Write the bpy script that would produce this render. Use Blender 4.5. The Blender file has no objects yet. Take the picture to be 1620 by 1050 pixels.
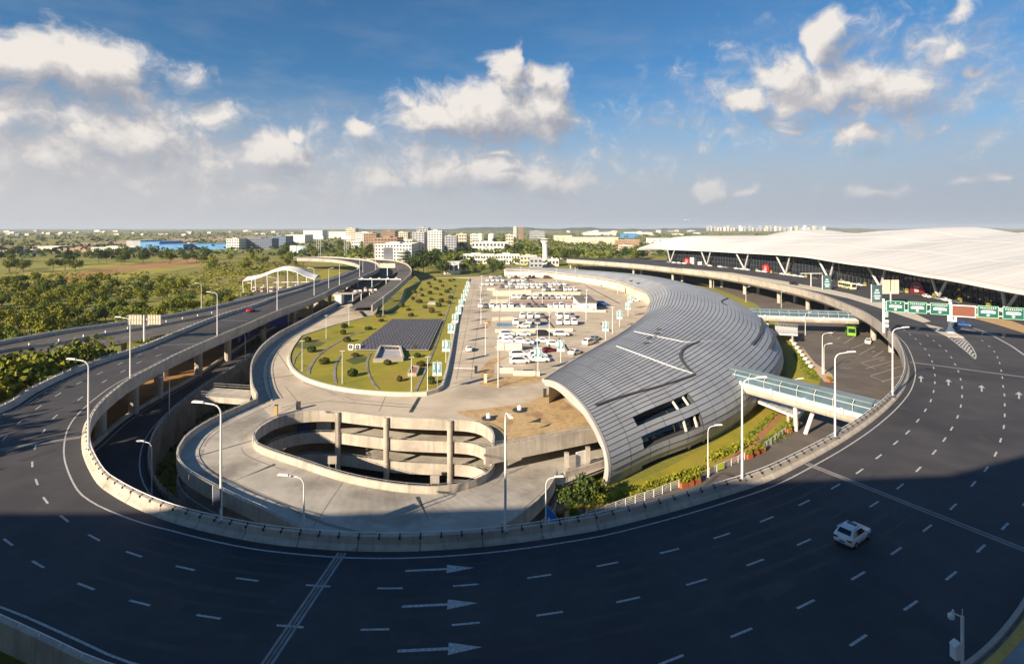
import bpy, math, random
from mathutils import Vector, Matrix
from mathutils.geometry import tessellate_polygon
SC = bpy.context.scene
COL = SC.collection
R = math.radians
rng = random.Random(7)

# ------------------------------------------------------------------ camera, sun, sky, exposure
VH, FPX, CZ = 360.0, 830.0, 31.0        # horizon row, focal length (px at 1620 wide), eye height above the elevated road
cam_d = bpy.data.cameras.new('camera'); cam = bpy.data.objects.new('camera', cam_d); COL.objects.link(cam)
cam.location = (0, 0, CZ); cam.rotation_euler = (R(90), 0, 0)
cam_d.sensor_width = 36; cam_d.lens = 36 * FPX / 1620; cam_d.shift_y = -(525 - VH) / 1620
cam_d.clip_start = 0.5; cam_d.clip_end = 60000
SC.camera = cam
SUN_EL, SUN_AZ = 24.0, 45.0              # light travels towards +X +Y
SUN_STRENGTH, SKY_STRENGTH, EXPOSURE = 5.0, 0.06, 0.95
sd = bpy.data.lights.new('sun', 'SUN'); sun = bpy.data.objects.new('sun', sd); COL.objects.link(sun)
sd.energy = SUN_STRENGTH; sd.angle = R(0.53); sd.color = (1.0, 0.83, 0.61)
tv = Vector((math.sin(R(SUN_AZ)) * math.cos(R(SUN_EL)), math.cos(R(SUN_AZ)) * math.cos(R(SUN_EL)), -math.sin(R(SUN_EL))))
sun.rotation_euler = tv.to_track_quat('-Z', 'Y').to_euler(); sun.location = (-300, -300, 400)
SC.view_settings.view_transform = 'Standard'; SC.view_settings.look = 'None'
SC.view_settings.exposure = EXPOSURE; SC.view_settings.gamma = 1; SC.view_settings.use_curve_mapping = False
try:
    SC.cycles.volume_bounces = 0; SC.cycles.max_bounces = 6; SC.cycles.transparent_max_bounces = 8
except Exception: pass

def build_world():
    w = bpy.data.worlds.new('World'); SC.world = w; w.use_nodes = True
    nt = w.node_tree; N, L = nt.nodes, nt.links; N.clear()
    out = N.new('ShaderNodeOutputWorld'); bg = N.new('ShaderNodeBackground'); bg.inputs[1].default_value = SKY_STRENGTH
    L.new(bg.outputs[0], out.inputs[0])
    sky = N.new('ShaderNodeTexSky'); sky.sky_type = 'NISHITA'; sky.sun_disc = False
    sky.sun_elevation = R(SUN_EL); sky.sun_rotation = R(SUN_AZ + 180); sky.air_density = 1.0; sky.dust_density = 0.6; sky.ozone_density = 2.5
    # density of the clouds as a function of (azimuth, elevation)
    g = bpy.data.node_groups.new('cloud_field', 'ShaderNodeTree')
    g.interface.new_socket('P', in_out='INPUT', socket_type='NodeSocketVector')
    g.interface.new_socket('F', in_out='OUTPUT', socket_type='NodeSocketFloat')
    gn, gl = g.nodes, g.links
    gi = gn.new('NodeGroupInput'); go = gn.new('NodeGroupOutput')
    def noise(nodes, links, vec, scale, detail, rough):
        n = nodes.new('ShaderNodeTexNoise'); n.inputs['Scale'].default_value = scale
        n.inputs['Detail'].default_value = detail; n.inputs['Roughness'].default_value = rough
        links.new(vec, n.inputs['Vector']); return n
    def vm(nodes, links, op, a, b):
        n = nodes.new('ShaderNodeVectorMath'); n.operation = op
        for i, q in enumerate((a, b)):
            if q is None: continue
            if isinstance(q, (tuple, list)): n.inputs[i].default_value = q
            else: links.new(q, n.inputs[i])
        return n
    def mt(nodes, links, op, a, b=None, c=None, clamp=False):
        n = nodes.new('ShaderNodeMath'); n.operation = op; n.use_clamp = clamp
        for i, q in enumerate((a, b, c)):
            if q is None: continue
            if isinstance(q, (int, float)): n.inputs[i].default_value = q
            else: links.new(q, n.inputs[i])
        return n.outputs[0]
    P_ = gi.outputs['P']
    wn = noise(gn, gl, P_, 9.0, 3, 0.55)
    wv = vm(gn, gl, 'SUBTRACT', wn.outputs['Color'], (0.5, 0.5, 0.5))
    wv = vm(gn, gl, 'MULTIPLY', wv.outputs[0], (0.11, 0.085, 0))
    p2 = vm(gn, gl, 'ADD', P_, wv.outputs[0]).outputs[0]
    blobs = [(150,250,340,85,.50),(330,300,340,45,.46),(700,262,340,65,.30),(1330,150,280,95,.36),(40,98,160,48,1),(140,105,105,50,1),(215,150,60,22,.6),(285,112,45,24,.35),(20,190,95,38,.75),(205,212,125,48,.8),
        (255,182,80,34,.6),(335,185,70,35,.42),(440,240,75,36,.9),(466,206,22,16,.9),(60,265,140,40,.6),(340,255,120,40,.5),(480,272,60,16,.5),
        (765,180,130,45,1),(690,185,65,38,1),(862,165,42,55,1),(800,92,32,26,.95),(855,120,42,24,.8),(806,130,32,42,.8),(640,160,26,13,.5),
        (581,211,30,16,.8),(600,282,62,22,.75),(690,275,66,25,.8),(775,277,72,28,.85),(850,287,62,24,.75),(905,292,36,15,.7),(792,246,40,10,.7),
        (1290,135,120,40,.85),(1225,115,55,34,.7),(1310,65,35,38,.95),(1187,160,38,19,.9),(1420,130,75,38,.9),(1365,108,62,32,.7),(1535,105,32,13,.6),
        (1250,205,22,9,.45),(1352,215,46,18,.95),(1124,302,32,15,.8),(1515,70,24,15,.6),(1525,8,26,20,.7),(1395,304,55,11,.5),(1530,281,28,9,.5),
        (1597,274,34,13,.6),(1490,200,28,9,.4),(1470,60,60,16,.35),(1180,300,22,8,.5)]
    fld = None
    for (u, v, ru, rv, wt) in blobs:
        az = math.atan((u - 810) / FPX); hyp = math.hypot(FPX, u - 810)
        el = math.atan((VH - v) / hyp); ra = 1.32 * ru * math.cos(az) ** 2 / FPX; re = 1.30 * rv / hyp
        d = vm(gn, gl, 'SUBTRACT', p2, (az, el, 0)).outputs[0]
        d = vm(gn, gl, 'MULTIPLY', d, (1 / ra, 1 / re, 0)).outputs[0]
        ln = gn.new('ShaderNodeVectorMath'); ln.operation = 'LENGTH'; gl.new(d, ln.inputs[0])
        q = mt(gn, gl, 'MULTIPLY_ADD', ln.outputs['Value'], -wt, wt)
        fld = q if fld is None else mt(gn, gl, 'SMOOTH_MAX', fld, q, 0.12)
    # outside the frame: the same kind of broken cumulus
    sep = gn.new('ShaderNodeSeparateXYZ'); gl.new(P_, sep.inputs[0])
    aa = mt(gn, gl, 'ABSOLUTE', sep.outputs[0])
    side = gn.new('ShaderNodeMapRange'); gl.new(aa, side.inputs[0]); side.inputs[1].default_value = 0.85; side.inputs[2].default_value = 1.05
    up = gn.new('ShaderNodeMapRange'); gl.new(sep.outputs[1], up.inputs[0]); up.inputs[1].default_value = 0.48; up.inputs[2].default_value = 0.62
    msk = mt(gn, gl, 'MAXIMUM', side.outputs[0], up.outputs[0])
    n3 = noise(gn, gl, P_, 2.6, 2, 0.5)
    q = mt(gn, gl, 'MULTIPLY_ADD', n3.outputs[0], 3.0, -1.95)
    q = mt(gn, gl, 'MULTIPLY_ADD', mt(gn, gl, 'ADD', q, 1.0), msk, -1.0)
    fld = mt(gn, gl, 'MAXIMUM', fld, q)
    n2 = noise(gn, gl, p2, 24.0, 9, 0.66)
    n2b = mt(gn, gl, 'MULTIPLY_ADD', n2.outputs[0], 1.15, -0.60)
    gl.new(mt(gn, gl, 'ADD', fld, n2b), go.inputs['F'])
    # direction -> (azimuth, elevation)
    tc = N.new('ShaderNodeTexCoord'); sx = N.new('ShaderNodeSeparateXYZ'); L.new(tc.outputs['Generated'], sx.inputs[0])
    az = mt(N, L, 'ARCTAN2', sx.outputs[0], sx.outputs[1]); el = mt(N, L, 'ARCSINE', sx.outputs[2])
    cx = N.new('ShaderNodeCombineXYZ'); L.new(az, cx.inputs[0]); L.new(el, cx.inputs[1])
    def field(off):
        n = N.new('ShaderNodeGroup'); n.node_tree = g
        v = vm(N, L, 'ADD', cx.outputs[0], off)
        L.new(v.outputs[0], n.inputs[0]); return n.outputs[0]
    f0 = field((0, 0, 0)); f1 = field((-0.022, 0.034, 0))
    al = N.new('ShaderNodeMapRange'); al.interpolation_type = 'SMOOTHSTEP'; L.new(f0, al.inputs[0])
    al.inputs[1].default_value = -0.06; al.inputs[2].default_value = 0.52; al.inputs[4].default_value = 0.97
    lit = mt(N, L, 'SUBTRACT', f0, f1); lit = mt(N, L, 'MULTIPLY_ADD', lit, 0.95, 0.46, clamp=True)
    K = 1.0 / SKY_STRENGTH / (2 ** EXPOSURE)
    cr = N.new('ShaderNodeValToRGB'); L.new(lit, cr.inputs[0])
    cr.color_ramp.elements[0].position = 0.08; cr.color_ramp.elements[0].color = (0.36, 0.38, 0.44, 1)
    cr.color_ramp.elements[1].position = 0.86; cr.color_ramp.elements[1].color = (0.90, 0.84, 0.78, 1)
    e = cr.color_ramp.elements.new(0.45); e.color = (0.56, 0.54, 0.55, 1)
    def scaled(col_out):
        n = vm(N, L, 'MULTIPLY', col_out, (K, K, K)); return n.outputs[0]
    def mixc(f, a, b):
        n = N.new('ShaderNodeMix'); n.data_type = 'RGBA'
        if isinstance(f, (int, float)): n.inputs[0].default_value = f
        else: L.new(f, n.inputs[0])
        for s, q in ((6, a), (7, b)):
            if isinstance(q, tuple): n.inputs[s].default_value = q
            else: L.new(q, n.inputs[s])
        return n.outputs[2]
    base = vm(N, L, 'MULTIPLY', sky.outputs[0], (0.40, 0.74, 0.95)).outputs[0]
    # thin veil and the pale, dusty air low over the horizon
    vn = noise(N, L, vm(N, L, 'MULTIPLY', cx.outputs[0], (2.2, 7.5, 1)).outputs[0], 2.2, 5, 0.6)
    veil = N.new('ShaderNodeMapRange'); L.new(vn.outputs[0], veil.inputs[0]); veil.inputs[1].default_value = 0.46; veil.inputs[2].default_value = 0.75; veil.inputs[4].default_value = 0.6
    vfall = N.new('ShaderNodeMapRange'); L.new(el, vfall.inputs[0]); vfall.inputs[1].default_value = 0.45; vfall.inputs[2].default_value = 0.12
    vmask = mt(N, L, 'MULTIPLY', veil.outputs[0], vfall.outputs[0])
    base = mixc(vmask, base, (0.40*K, 0.44*K, 0.52*K, 1))
    hz = N.new('ShaderNodeMapRange'); hz.interpolation_type = 'SMOOTHSTEP'; L.new(el, hz.inputs[0]); hz.inputs[1].default_value = 0.285; hz.inputs[2].default_value = 0.0; hz.inputs[4].default_value = 0.95
    azm = N.new('ShaderNodeMapRange'); L.new(az, azm.inputs[0]); azm.inputs[1].default_value = -0.75; azm.inputs[2].default_value = 0.75
    hcol = mixc(azm.outputs[0], (0.60*K, 0.60*K, 0.62*K, 1), (0.42*K, 0.465*K, 0.55*K, 1))
    base = mixc(hz.outputs[0], base, hcol)
    withc = mixc(al.outputs[0], base, scaled(cr.outputs[0]))
    hz2 = N.new('ShaderNodeMapRange'); L.new(el, hz2.inputs[0]); hz2.inputs[1].default_value = 0.15; hz2.inputs[2].default_value = 0.0; hz2.inputs[4].default_value = 0.95
    L.new(mixc(hz2.outputs[0], withc, hcol), bg.inputs[0])
build_world()

# ------------------------------------------------------------------ helpers
def P(u, v, z=0.0):
    """plan position, at height z, of a point read off the survey photograph"""
    k = (CZ - z) / (v - VH); return Vector(((u - 810) * k, FPX * k, z))
def PX(p): return (810 + FPX * p[0] / p[1], VH + (CZ - p[2]) * FPX / p[1])
def tag(o, label=None, cat=None, group=None, kind=None):
    if label: o['label'] = label
    if cat: o['category'] = cat
    if group: o['group'] = group
    if kind: o['kind'] = kind
    return o
def empty(name, loc=(0, 0, 0), rz=0.0):
    o = bpy.data.objects.new(name, None); COL.objects.link(o); o.location = loc; o.rotation_euler = (0, 0, rz); o.empty_display_size = 0.3
    return o
def thing(name, label, cat, loc=(0, 0, 0), rz=0.0, group=None):
    return tag(empty(name, loc, rz), label, cat, group)
ORD = ['first', 'second', 'third', 'fourth', 'fifth', 'sixth', 'seventh', 'eighth', 'ninth', 'tenth', 'eleventh', 'twelfth', 'thirteenth',
       'fourteenth', 'fifteenth', 'sixteenth', 'seventeenth', 'eighteenth', 'nineteenth', 'twentieth']
def ordn(i): return ORD[i] if i < 20 else 'number %d' % (i + 1)

class MB:
    def __init__(s): s.v, s.f, s.m = [], [], []
    def add(s, vs, fs, mi=0):
        b = len(s.v); s.v += [tuple(p) for p in vs]
        for f in fs: s.f.append(tuple(i + b for i in f)); s.m.append(mi)
        return s
    def quad(s, a, b, c, d, mi=0): return s.add([a, b, c, d], [(0, 1, 2, 3)], mi)
    def box(s, x0, x1, y0, y1, z0, z1, mi=0):
        return s.add([(x0,y0,z0),(x1,y0,z0),(x1,y1,z0),(x0,y1,z0),(x0,y0,z1),(x1,y0,z1),(x1,y1,z1),(x0,y1,z1)],
                     [(3,2,1,0),(4,5,6,7),(0,1,5,4),(1,2,6,5),(2,3,7,6),(3,0,4,7)], mi)
    def obox(s, c, size, rz=0.0, mi=0, tilt=0.0):
        m = Matrix.Translation(Vector(c)) @ Matrix.Rotation(rz, 4, 'Z') @ Matrix.Rotation(tilt, 4, 'X')
        x, y, z = size[0] / 2, size[1] / 2, size[2] / 2
        vs = [m @ Vector(p) for p in ((-x,-y,-z),(x,-y,-z),(x,y,-z),(-x,y,-z),(-x,-y,z),(x,-y,z),(x,y,z),(-x,y,z))]
        return s.add(vs, [(3,2,1,0),(4,5,6,7),(0,1,5,4),(1,2,6,5),(2,3,7,6),(3,0,4,7)], mi)
    def beam(s, a, b, w, h, mi=0):
        """box along a-b; b at top centre"""
        a, b = Vector(a), Vector(b); d = (b - a).normalized(); u = Vector((0, 0, 1)) if abs(d.z) < .95 else Vector((1, 0, 0))
        r = d.cross(u).normalized(); t = r.cross(d)
        vs = [p + r * i * w / 2 + t * j * h / 2 for p in (a, b) for (i, j) in ((-1,-1),(1,-1),(1,1),(-1,1))]
        return s.add(vs, [(3,2,1,0),(4,5,6,7),(0,1,5,4),(1,2,6,5),(2,3,7,6),(3,0,4,7)], mi)
    def tube(s, path, rad, n=6, mi=0, caps=True):
        path = [Vector(p) for p in path]; k = len(path); rs = rad if isinstance(rad, (list, tuple)) else [rad] * k
        vs = []
        for i, p in enumerate(path):
            d = (path[min(i + 1, k - 1)] - path[max(i - 1, 0)]).normalized()
            u = Vector((1, 0, 0)) if abs(d.x) < .8 else Vector((0, 1, 0))
            a = d.cross(u).normalized(); b = d.cross(a)
            for j in range(n):
                t = 2 * math.pi * j / n; vs.append(p + (a * math.cos(t) + b * math.sin(t)) * rs[i])
        fs = [(i*n+j, i*n+(j+1)%n, (i+1)*n+(j+1)%n, (i+1)*n+j) for i in range(k - 1) for j in range(n)]
        if caps: fs += [tuple(range(n)), tuple(range((k-1)*n, k*n))[::-1]]
        return s.add(vs, fs, mi)
    def lathe(s, prof, c=(0, 0, 0), n=12, mi=0):
        vs = [(c[0] + r*math.cos(2*math.pi*j/n), c[1] + r*math.sin(2*math.pi*j/n), c[2] + z) for r, z in prof for j in range(n)]
        fs = [(i*n+j, i*n+(j+1)%n, (i+1)*n+(j+1)%n, (i+1)*n+j) for i in range(len(prof) - 1) for j in range(n)]
        fs += [tuple(range(n))[::-1], tuple(range((len(prof)-1)*n, len(prof)*n))]
        return s.add(vs, fs, mi)
    def strip(s, A, B, mi=0):
        n = min(len(A), len(B))
        return s.add(list(A[:n]) + list(B[:n]), [(i, i + 1, n + i + 1, n + i) for i in range(n - 1)], mi)
    def sweep(s, path, prof, mi=0, closed_prof=True, caps=True):
        rows = [[p + nrm * o + Vector((0, 0, dz)) for (o, dz) in prof] for p, nrm in zip(path, normals(path))]
        m = len(prof); vs = [q for r in rows for q in r]; fs = []
        for i in range(len(path) - 1):
            for j in range(m if closed_prof else m - 1):
                k = (j + 1) % m; fs.append((i*m+j, i*m+k, (i+1)*m+k, (i+1)*m+j))
        if caps and closed_prof: fs += [tuple(range(m))[::-1], tuple(range((len(path)-1)*m, len(path)*m))]
        return s.add(vs, fs, mi)
    def poly(s, pts, z=None, holes=(), mi=0):
        loops = [[Vector((p[0], p[1], 0)) for p in pts]] + [[Vector((p[0], p[1], 0)) for p in h] for h in holes]
        flat = [p for l in loops for p in l]
        zs = [(p[2] if z is None else z) for l in ([pts] + list(holes)) for p in l]
        fs = []
        for t in tessellate_polygon(loops):
            a, b, c = (flat[i] for i in t)
            t = tuple(t) if (b - a).cross(c - a).z > 0 else tuple(t)[::-1]
            fs.append(t)
        return s.add([(p.x, p.y, zz) for p, zz in zip(flat, zs)], fs, mi)
    def prism(s, pts, z0, z1, mi=0):
        s.poly(pts, z1, mi=mi); n = len(pts)
        b = [(p[0], p[1], z0) for p in pts] + [(p[0], p[1], z1) for p in pts]
        s.add(b, [(i, (i+1) % n, n + (i+1) % n, n + i) for i in range(n)], mi)
        return s
    def build(s, name, mats, parent=None, loc=None, smooth=False, rel=True, kind=None):
        me = bpy.data.meshes.new(name)
        off = Vector((0, 0, 0))
        if parent is not None and rel: off = Vector(parent.location) if parent.parent is None else Vector(parent.location) + Vector(parent.parent.location)
        if loc is not None: off = Vector(loc)
        me.from_pydata([(p[0]-off.x, p[1]-off.y, p[2]-off.z) for p in s.v], [], s.f)
        if not isinstance(mats, (list, tuple)): mats = [mats]
        for m in mats: me.materials.append(m)
        if len(mats) > 1: me.polygons.foreach_set('material_index', s.m)
        if smooth: me.polygons.foreach_set('use_smooth', [True] * len(me.polygons))
        o = bpy.data.objects.new(name, me); COL.objects.link(o)
        if parent is not None: o.parent = parent
        elif loc is not None: o.location = loc
        if kind: o['kind'] = kind
        return o
def inst(me_or_obj, name, parent=None, loc=(0, 0, 0), rz=0.0, scale=1.0):
    me = me_or_obj.data if hasattr(me_or_obj, 'data') else me_or_obj
    o = bpy.data.objects.new(name, me); COL.objects.link(o); o.location = loc; o.rotation_euler = (0, 0, rz)
    o.scale = (scale,) * 3 if isinstance(scale, (int, float)) else scale
    if parent is not None: o.parent = parent
    return o
def kids(o): return [c for c in bpy.data.objects if c.parent == o]
def copy_tree(proto, children, loc, rz=0.0, label=None, group=None, scale=None):
    """children: list of (object, list of its children)"""
    r = proto.copy(); COL.objects.link(r); r.location = loc; r.rotation_euler = (0, 0, rz)
    if scale: r.scale = (scale,) * 3
    if label: r['label'] = label
    if group: r['group'] = group
    for ch, gs in children:
        c = ch.copy(); COL.objects.link(c); c.parent = r
        for g_ in gs:
            d = g_.copy(); COL.objects.link(d); d.parent = c
    return r
def tree_of(o): return [(c, kids(c)) for c in kids(o)]
def normals(path):
    out = []
    for i in range(len(path)):
        d = path[min(i + 1, len(path) - 1)] - path[max(i - 1, 0)]; d = Vector((d[0], d[1], 0))
        d = d.normalized() if d.length > 1e-9 else Vector((0, 1, 0)); out.append(Vector((d.y, -d.x, 0)))
    return out
def cr(pts, per=8):
    pts = [Vector(p) for p in pts]; out = []
    for i in range(len(pts) - 1):
        p0, p1, p2, p3 = pts[max(i-1, 0)], pts[i], pts[i+1], pts[min(i+2, len(pts)-1)]
        for k in range(per):
            t = k / per
            out.append(0.5 * ((2*p1) + (p2-p0)*t + (2*p0-5*p1+4*p2-p3)*t*t + (3*p1-p0-3*p2+p3)*t**3))
    out.append(pts[-1].copy()); return out
def resample(path, step):
    L = [0.0]
    for a, b in zip(path, path[1:]): L.append(L[-1] + (b - a).length)
    n = max(1, round(L[-1] / step)); out = []; j = 0
    for i in range(n + 1):
        t = L[-1] * i / n
        while j < len(path) - 2 and L[j + 1] < t: j += 1
        s = (t - L[j]) / max(1e-9, L[j + 1] - L[j]); out.append(path[j].lerp(path[j + 1], min(1, max(0, s))))
    return out
def smooth_path(pts, step): return resample(cr(pts, 10), step)
def offset(path, d, dz=0.0): return [p + n * d + Vector((0, 0, dz)) for p, n in zip(path, normals(path))]

# ------------------------------------------------------------------ materials
MATS = {}
def M(name, c1, c2=None, scale=0.3, rough=0.8, metal=0.0, bump=0.0, bscale=3.0, detail=5, c3=None, s3=0.05, coords='pos', spec=0.5, stretch=None, fleck=None, streak=None):
    if name in MATS: return MATS[name]
    m = bpy.data.materials.new(name); m.use_nodes = True; nt = m.node_tree; N, L = nt.nodes, nt.links
    b = N['Principled BSDF']; b.inputs['Roughness'].default_value = rough; b.inputs['Metallic'].default_value = metal
    b.inputs['Specular IOR Level'].default_value = spec
    if coords == 'pos': vec = N.new('ShaderNodeNewGeometry').outputs['Position']
    else: vec = N.new('ShaderNodeTexCoord').outputs['Object']
    if stretch:
        mp = N.new('ShaderNodeMapping'); mp.inputs['Scale'].default_value = stretch; L.new(vec, mp.inputs[0]); vec = mp.outputs[0]
    def nz(sc, dt=detail):
        n = N.new('ShaderNodeTexNoise'); n.inputs['Scale'].default_value = sc; n.inputs['Detail'].default_value = dt; n.inputs['Roughness'].default_value = .6
        L.new(vec, n.inputs['Vector']); return n.outputs[0]
    col = None
    if c2 is not None:
        r = N.new('ShaderNodeValToRGB'); L.new(nz(scale), r.inputs[0]); r.color_ramp.elements[0].position = .36; r.color_ramp.elements[1].position = .64
        r.color_ramp.elements[0].color = (*c1, 1); r.color_ramp.elements[1].color = (*c2, 1); col = r.outputs[0]
        if c3 is not None:
            mx = N.new('ShaderNodeMix'); mx.data_type = 'RGBA'; rr = N.new('ShaderNodeMapRange'); L.new(nz(s3), rr.inputs[0])
            rr.inputs[1].default_value = .5; rr.inputs[2].default_value = .66; L.new(rr.outputs[0], mx.inputs[0]); L.new(col, mx.inputs[6]); mx.inputs[7].default_value = (*c3, 1); col = mx.outputs[2]
        if fleck is not None:      # pale worn scuffs, few and small
            mx = N.new('ShaderNodeMix'); mx.data_type = 'RGBA'; rr = N.new('ShaderNodeMapRange'); L.new(nz(.33, 9), rr.inputs[0]); rr.inputs[1].default_value = .655; rr.inputs[2].default_value = .80; rr.inputs[4].default_value = .75
            L.new(rr.outputs[0], mx.inputs[0]); L.new(col, mx.inputs[6]); mx.inputs[7].default_value = (*fleck, 1); col = mx.outputs[2]
        if streak is not None:     # rain streaks and grime running down faces
            mp = N.new('ShaderNodeMapping'); mp.inputs['Scale'].default_value = (1.6, 1.6, .10); L.new(vec, mp.inputs[0]); n_ = N.new('ShaderNodeTexNoise'); n_.inputs['Scale'].default_value = 1.0; n_.inputs['Detail'].default_value = 5; L.new(mp.outputs[0], n_.inputs['Vector'])
            mx = N.new('ShaderNodeMix'); mx.data_type = 'RGBA'; rr = N.new('ShaderNodeMapRange'); L.new(n_.outputs[0], rr.inputs[0]); rr.inputs[1].default_value = .50; rr.inputs[2].default_value = .72; rr.inputs[4].default_value = .6
            L.new(rr.outputs[0], mx.inputs[0]); L.new(col, mx.inputs[6]); mx.inputs[7].default_value = (*streak, 1); col = mx.outputs[2]
        L.new(col, b.inputs['Base Color'])
    else: b.inputs['Base Color'].default_value = (*c1, 1)
    if bump:
        bp = N.new('ShaderNodeBump'); bp.inputs['Strength'].default_value = 1.0; bp.inputs['Distance'].default_value = bump
        L.new(nz(bscale, 4), bp.inputs['Height']); L.new(bp.outputs[0], b.inputs['Normal'])
    MATS[name] = m; return m
asphalt = M('asphalt', (.043,.042,.049), (.062,.060,.066), .16, .85, bump=.01, bscale=6, c3=(.033,.033,.040), s3=.05, fleck=(.11,.11,.12))
asphalt_old = M('asphalt_pale', (.085,.078,.072), (.12,.108,.098), .15, .88, bump=.01, bscale=5, c3=(.07,.065,.06), s3=.05)
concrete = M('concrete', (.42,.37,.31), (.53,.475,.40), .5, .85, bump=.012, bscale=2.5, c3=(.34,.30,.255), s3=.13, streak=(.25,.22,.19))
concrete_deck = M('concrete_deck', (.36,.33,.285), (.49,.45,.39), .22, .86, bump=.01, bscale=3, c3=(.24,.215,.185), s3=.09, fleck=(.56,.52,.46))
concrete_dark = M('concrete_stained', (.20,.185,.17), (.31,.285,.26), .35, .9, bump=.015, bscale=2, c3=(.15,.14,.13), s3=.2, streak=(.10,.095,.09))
lot_floor = M('deck_paving', (.47,.39,.295), (.57,.485,.375), .16, .88, bump=.01, bscale=3, c3=(.36,.30,.235), s3=.06)
paver = M('terracotta_paver', (.40,.27,.13), (.54,.385,.205), 1.4, .9, c3=(.30,.19,.09), s3=.3, coords='pos')
paint = M('road_paint', (.62,.61,.59), (.30,.29,.29), 4.5, .7)
white_metal = M('white_metal', (.80,.80,.78), (.72,.72,.71), .6, .45)
galv = M('galvanised_steel', (.42,.43,.45), (.55,.56,.57), 1.5, .4, metal=.6)
dark_metal = M('dark_metal', (.035,.036,.04), None, rough=.5)
black_rubber = M('black_rubber', (.02,.02,.02), None, rough=.8)
alloy = M('alloy_rim', (.55,.56,.58), None, rough=.3, metal=.8)
glass_dark = M('dark_glass', (.015,.02,.028), None, rough=.06, spec=.6)
glass_blue = M('blue_glass', (.06,.11,.16), (.10,.16,.21), .25, .08, spec=.8)
glass_teal = M('teal_glass', (.06,.11,.13), (.11,.16,.18), .25, .1, spec=.8)
grass = M('grass', (.205,.20,.012), (.31,.265,.016), .14, .95, bump=.05, bscale=3, c3=(.30,.225,.03), s3=.045)
weeds = M('weedy_grass', (.05,.075,.012), (.12,.125,.02), .2, .95, bump=.1, bscale=2)
dirt = M('orange_soil', (.30,.145,.045), (.42,.225,.075), .2, .95, bump=.1, bscale=1.2, c3=(.17,.10,.045), s3=.1)
kerb = M('kerb_stone', (.50,.45,.36), (.60,.54,.44), .8, .85)
roof_white = M('white_roof_membrane', (.64,.63,.615), (.60,.59,.575), .03, .55, c3=(.54,.53,.515), s3=.018, stretch=(1, .35, 1))
panel_m = M('zinc_panel', (.31,.325,.35), (.385,.40,.425), .09, .5, metal=.15)
panel_light = M('pale_zinc_panel', (.44,.43,.415), (.52,.505,.485), .2, .5, metal=.1)
seam_dark = M('seam_shadow_gap', (.06,.06,.065), None, rough=.8)
blue_hoard = M('blue_hoarding', (.012,.045,.36), (.02,.07,.46), .4, .6)
blue_sign = M('blue_sign', (.01,.16,.62), None, rough=.4)
green_sign = M('green_sign', (.010,.105,.085), None, rough=.4)
sign_white = M('sign_white', (.85,.85,.83), None, rough=.45)
sign_edge = M('sign_border', (.34,.66,.50), None, rough=.5)
led_red = M('led_board', (.17,.055,.03), (.22,.075,.042), 3.0, .6)
red_paint = M('red_paint', (.48,.018,.022), None, rough=.4)
wood_orange = M('terracotta_planter', (.46,.13,.045), (.36,.09,.03), 1.0, .8)
yellow_paint = M('yellow_paint', (.72,.50,.03), None, rough=.6)
solar_blue = M('solar_cell', (.052,.050,.060), (.085,.080,.092), .8, .3, spec=.6, coords='pos')
tan_field = M('tan_field', (.36,.25,.15), (.44,.32,.20), .02, .95, stretch=(.4, 1.6, 1))
trunk_m = M('bark', (.10,.07,.045), (.15,.11,.07), 2, .9, coords='obj')
def leaf_mat(name, c1, c2):
    if name in MATS: return MATS[name]
    m = M(name, c1, c2, .55, .75, coords='obj', spec=.25)
    nt = m.node_tree; b = nt.nodes['Principled BSDF']
    b.inputs['Subsurface Weight'].default_value = 0.0
    return m
leaf_a = leaf_mat('leaf_mid_green', (.075,.11,.010), (.165,.18,.016))
leaf_b = leaf_mat('leaf_yellow_green', (.12,.145,.010), (.25,.235,.016))
leaf_c = leaf_mat('leaf_dark_green', (.028,.055,.012), (.075,.105,.016))
leaf_d = leaf_mat('leaf_brown_green', (.050,.050,.016), (.095,.085,.022))
far_white = M('rendered_wall', (.70,.67,.62), (.78,.75,.70), .05, .8)
far_grey = M('grey_wall', (.36,.37,.39), (.44,.44,.45), .05, .8)
far_brown = M('brown_brick_wall', (.30,.19,.12), (.36,.24,.155), .1, .85)
far_blue = M('blue_sheet_roof', (.06,.22,.48), (.09,.28,.55), .05, .6)
far_cream = M('cream_wall', (.60,.52,.40), (.68,.60,.48), .05, .8)
far_glass = M('far_window_glass', (.05,.07,.10), None, rough=.2)
# ------------------------------------------------------------------ terrain
ZG = -10.0
low_left = smooth_path([P(458,507.7,ZG)+Vector((-3,60,0)), P(458,507.7,ZG), P(399,537,ZG), P(320,591,ZG), P(257,627,ZG), P(197,664,ZG), P(144,710,ZG), (-75,86,ZG), (-68,74,ZG), (-56,64,ZG), (-38,57,ZG)], 3)
low_right_pts = [Vector(p) for p in [(-84,290,ZG), (-83,215,ZG), (-82,169,ZG), (-79.5,140,ZG), (-77,124,ZG), (-74,112,ZG), (-70.5,103,ZG), (-66,95,ZG), (-61,88,ZG), (-55.5,82,ZG), (-49,76.5,ZG), (-40,70,ZG)]]
low_right = smooth_path(low_right_pts, 3)
pit = [p.copy() for p in low_right[::-1] if p.y < 172] + [Vector((-30,190,ZG)), Vector((0,170,ZG)), Vector((8,110,ZG)), Vector((14,84,ZG)), Vector((9,71,ZG)), Vector((-5,60,ZG)), Vector((-28,58,ZG))]
mb = MB(); big = 14000
mb.poly([(-big,-big,ZG),(big,-big,ZG),(big,big,ZG),(-big,big,ZG)], ZG, holes=[pit])
ground_m = M('meadow_ground', (.14,.155,.020), (.26,.235,.032), .011, .95, c3=(.27,.195,.06), s3=.006, bump=.15, bscale=.8)
mb.build('ground', ground_m, kind='structure')
mb = MB(); mb.poly([(p.x, p.y) for p in pit], -17.0)
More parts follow.
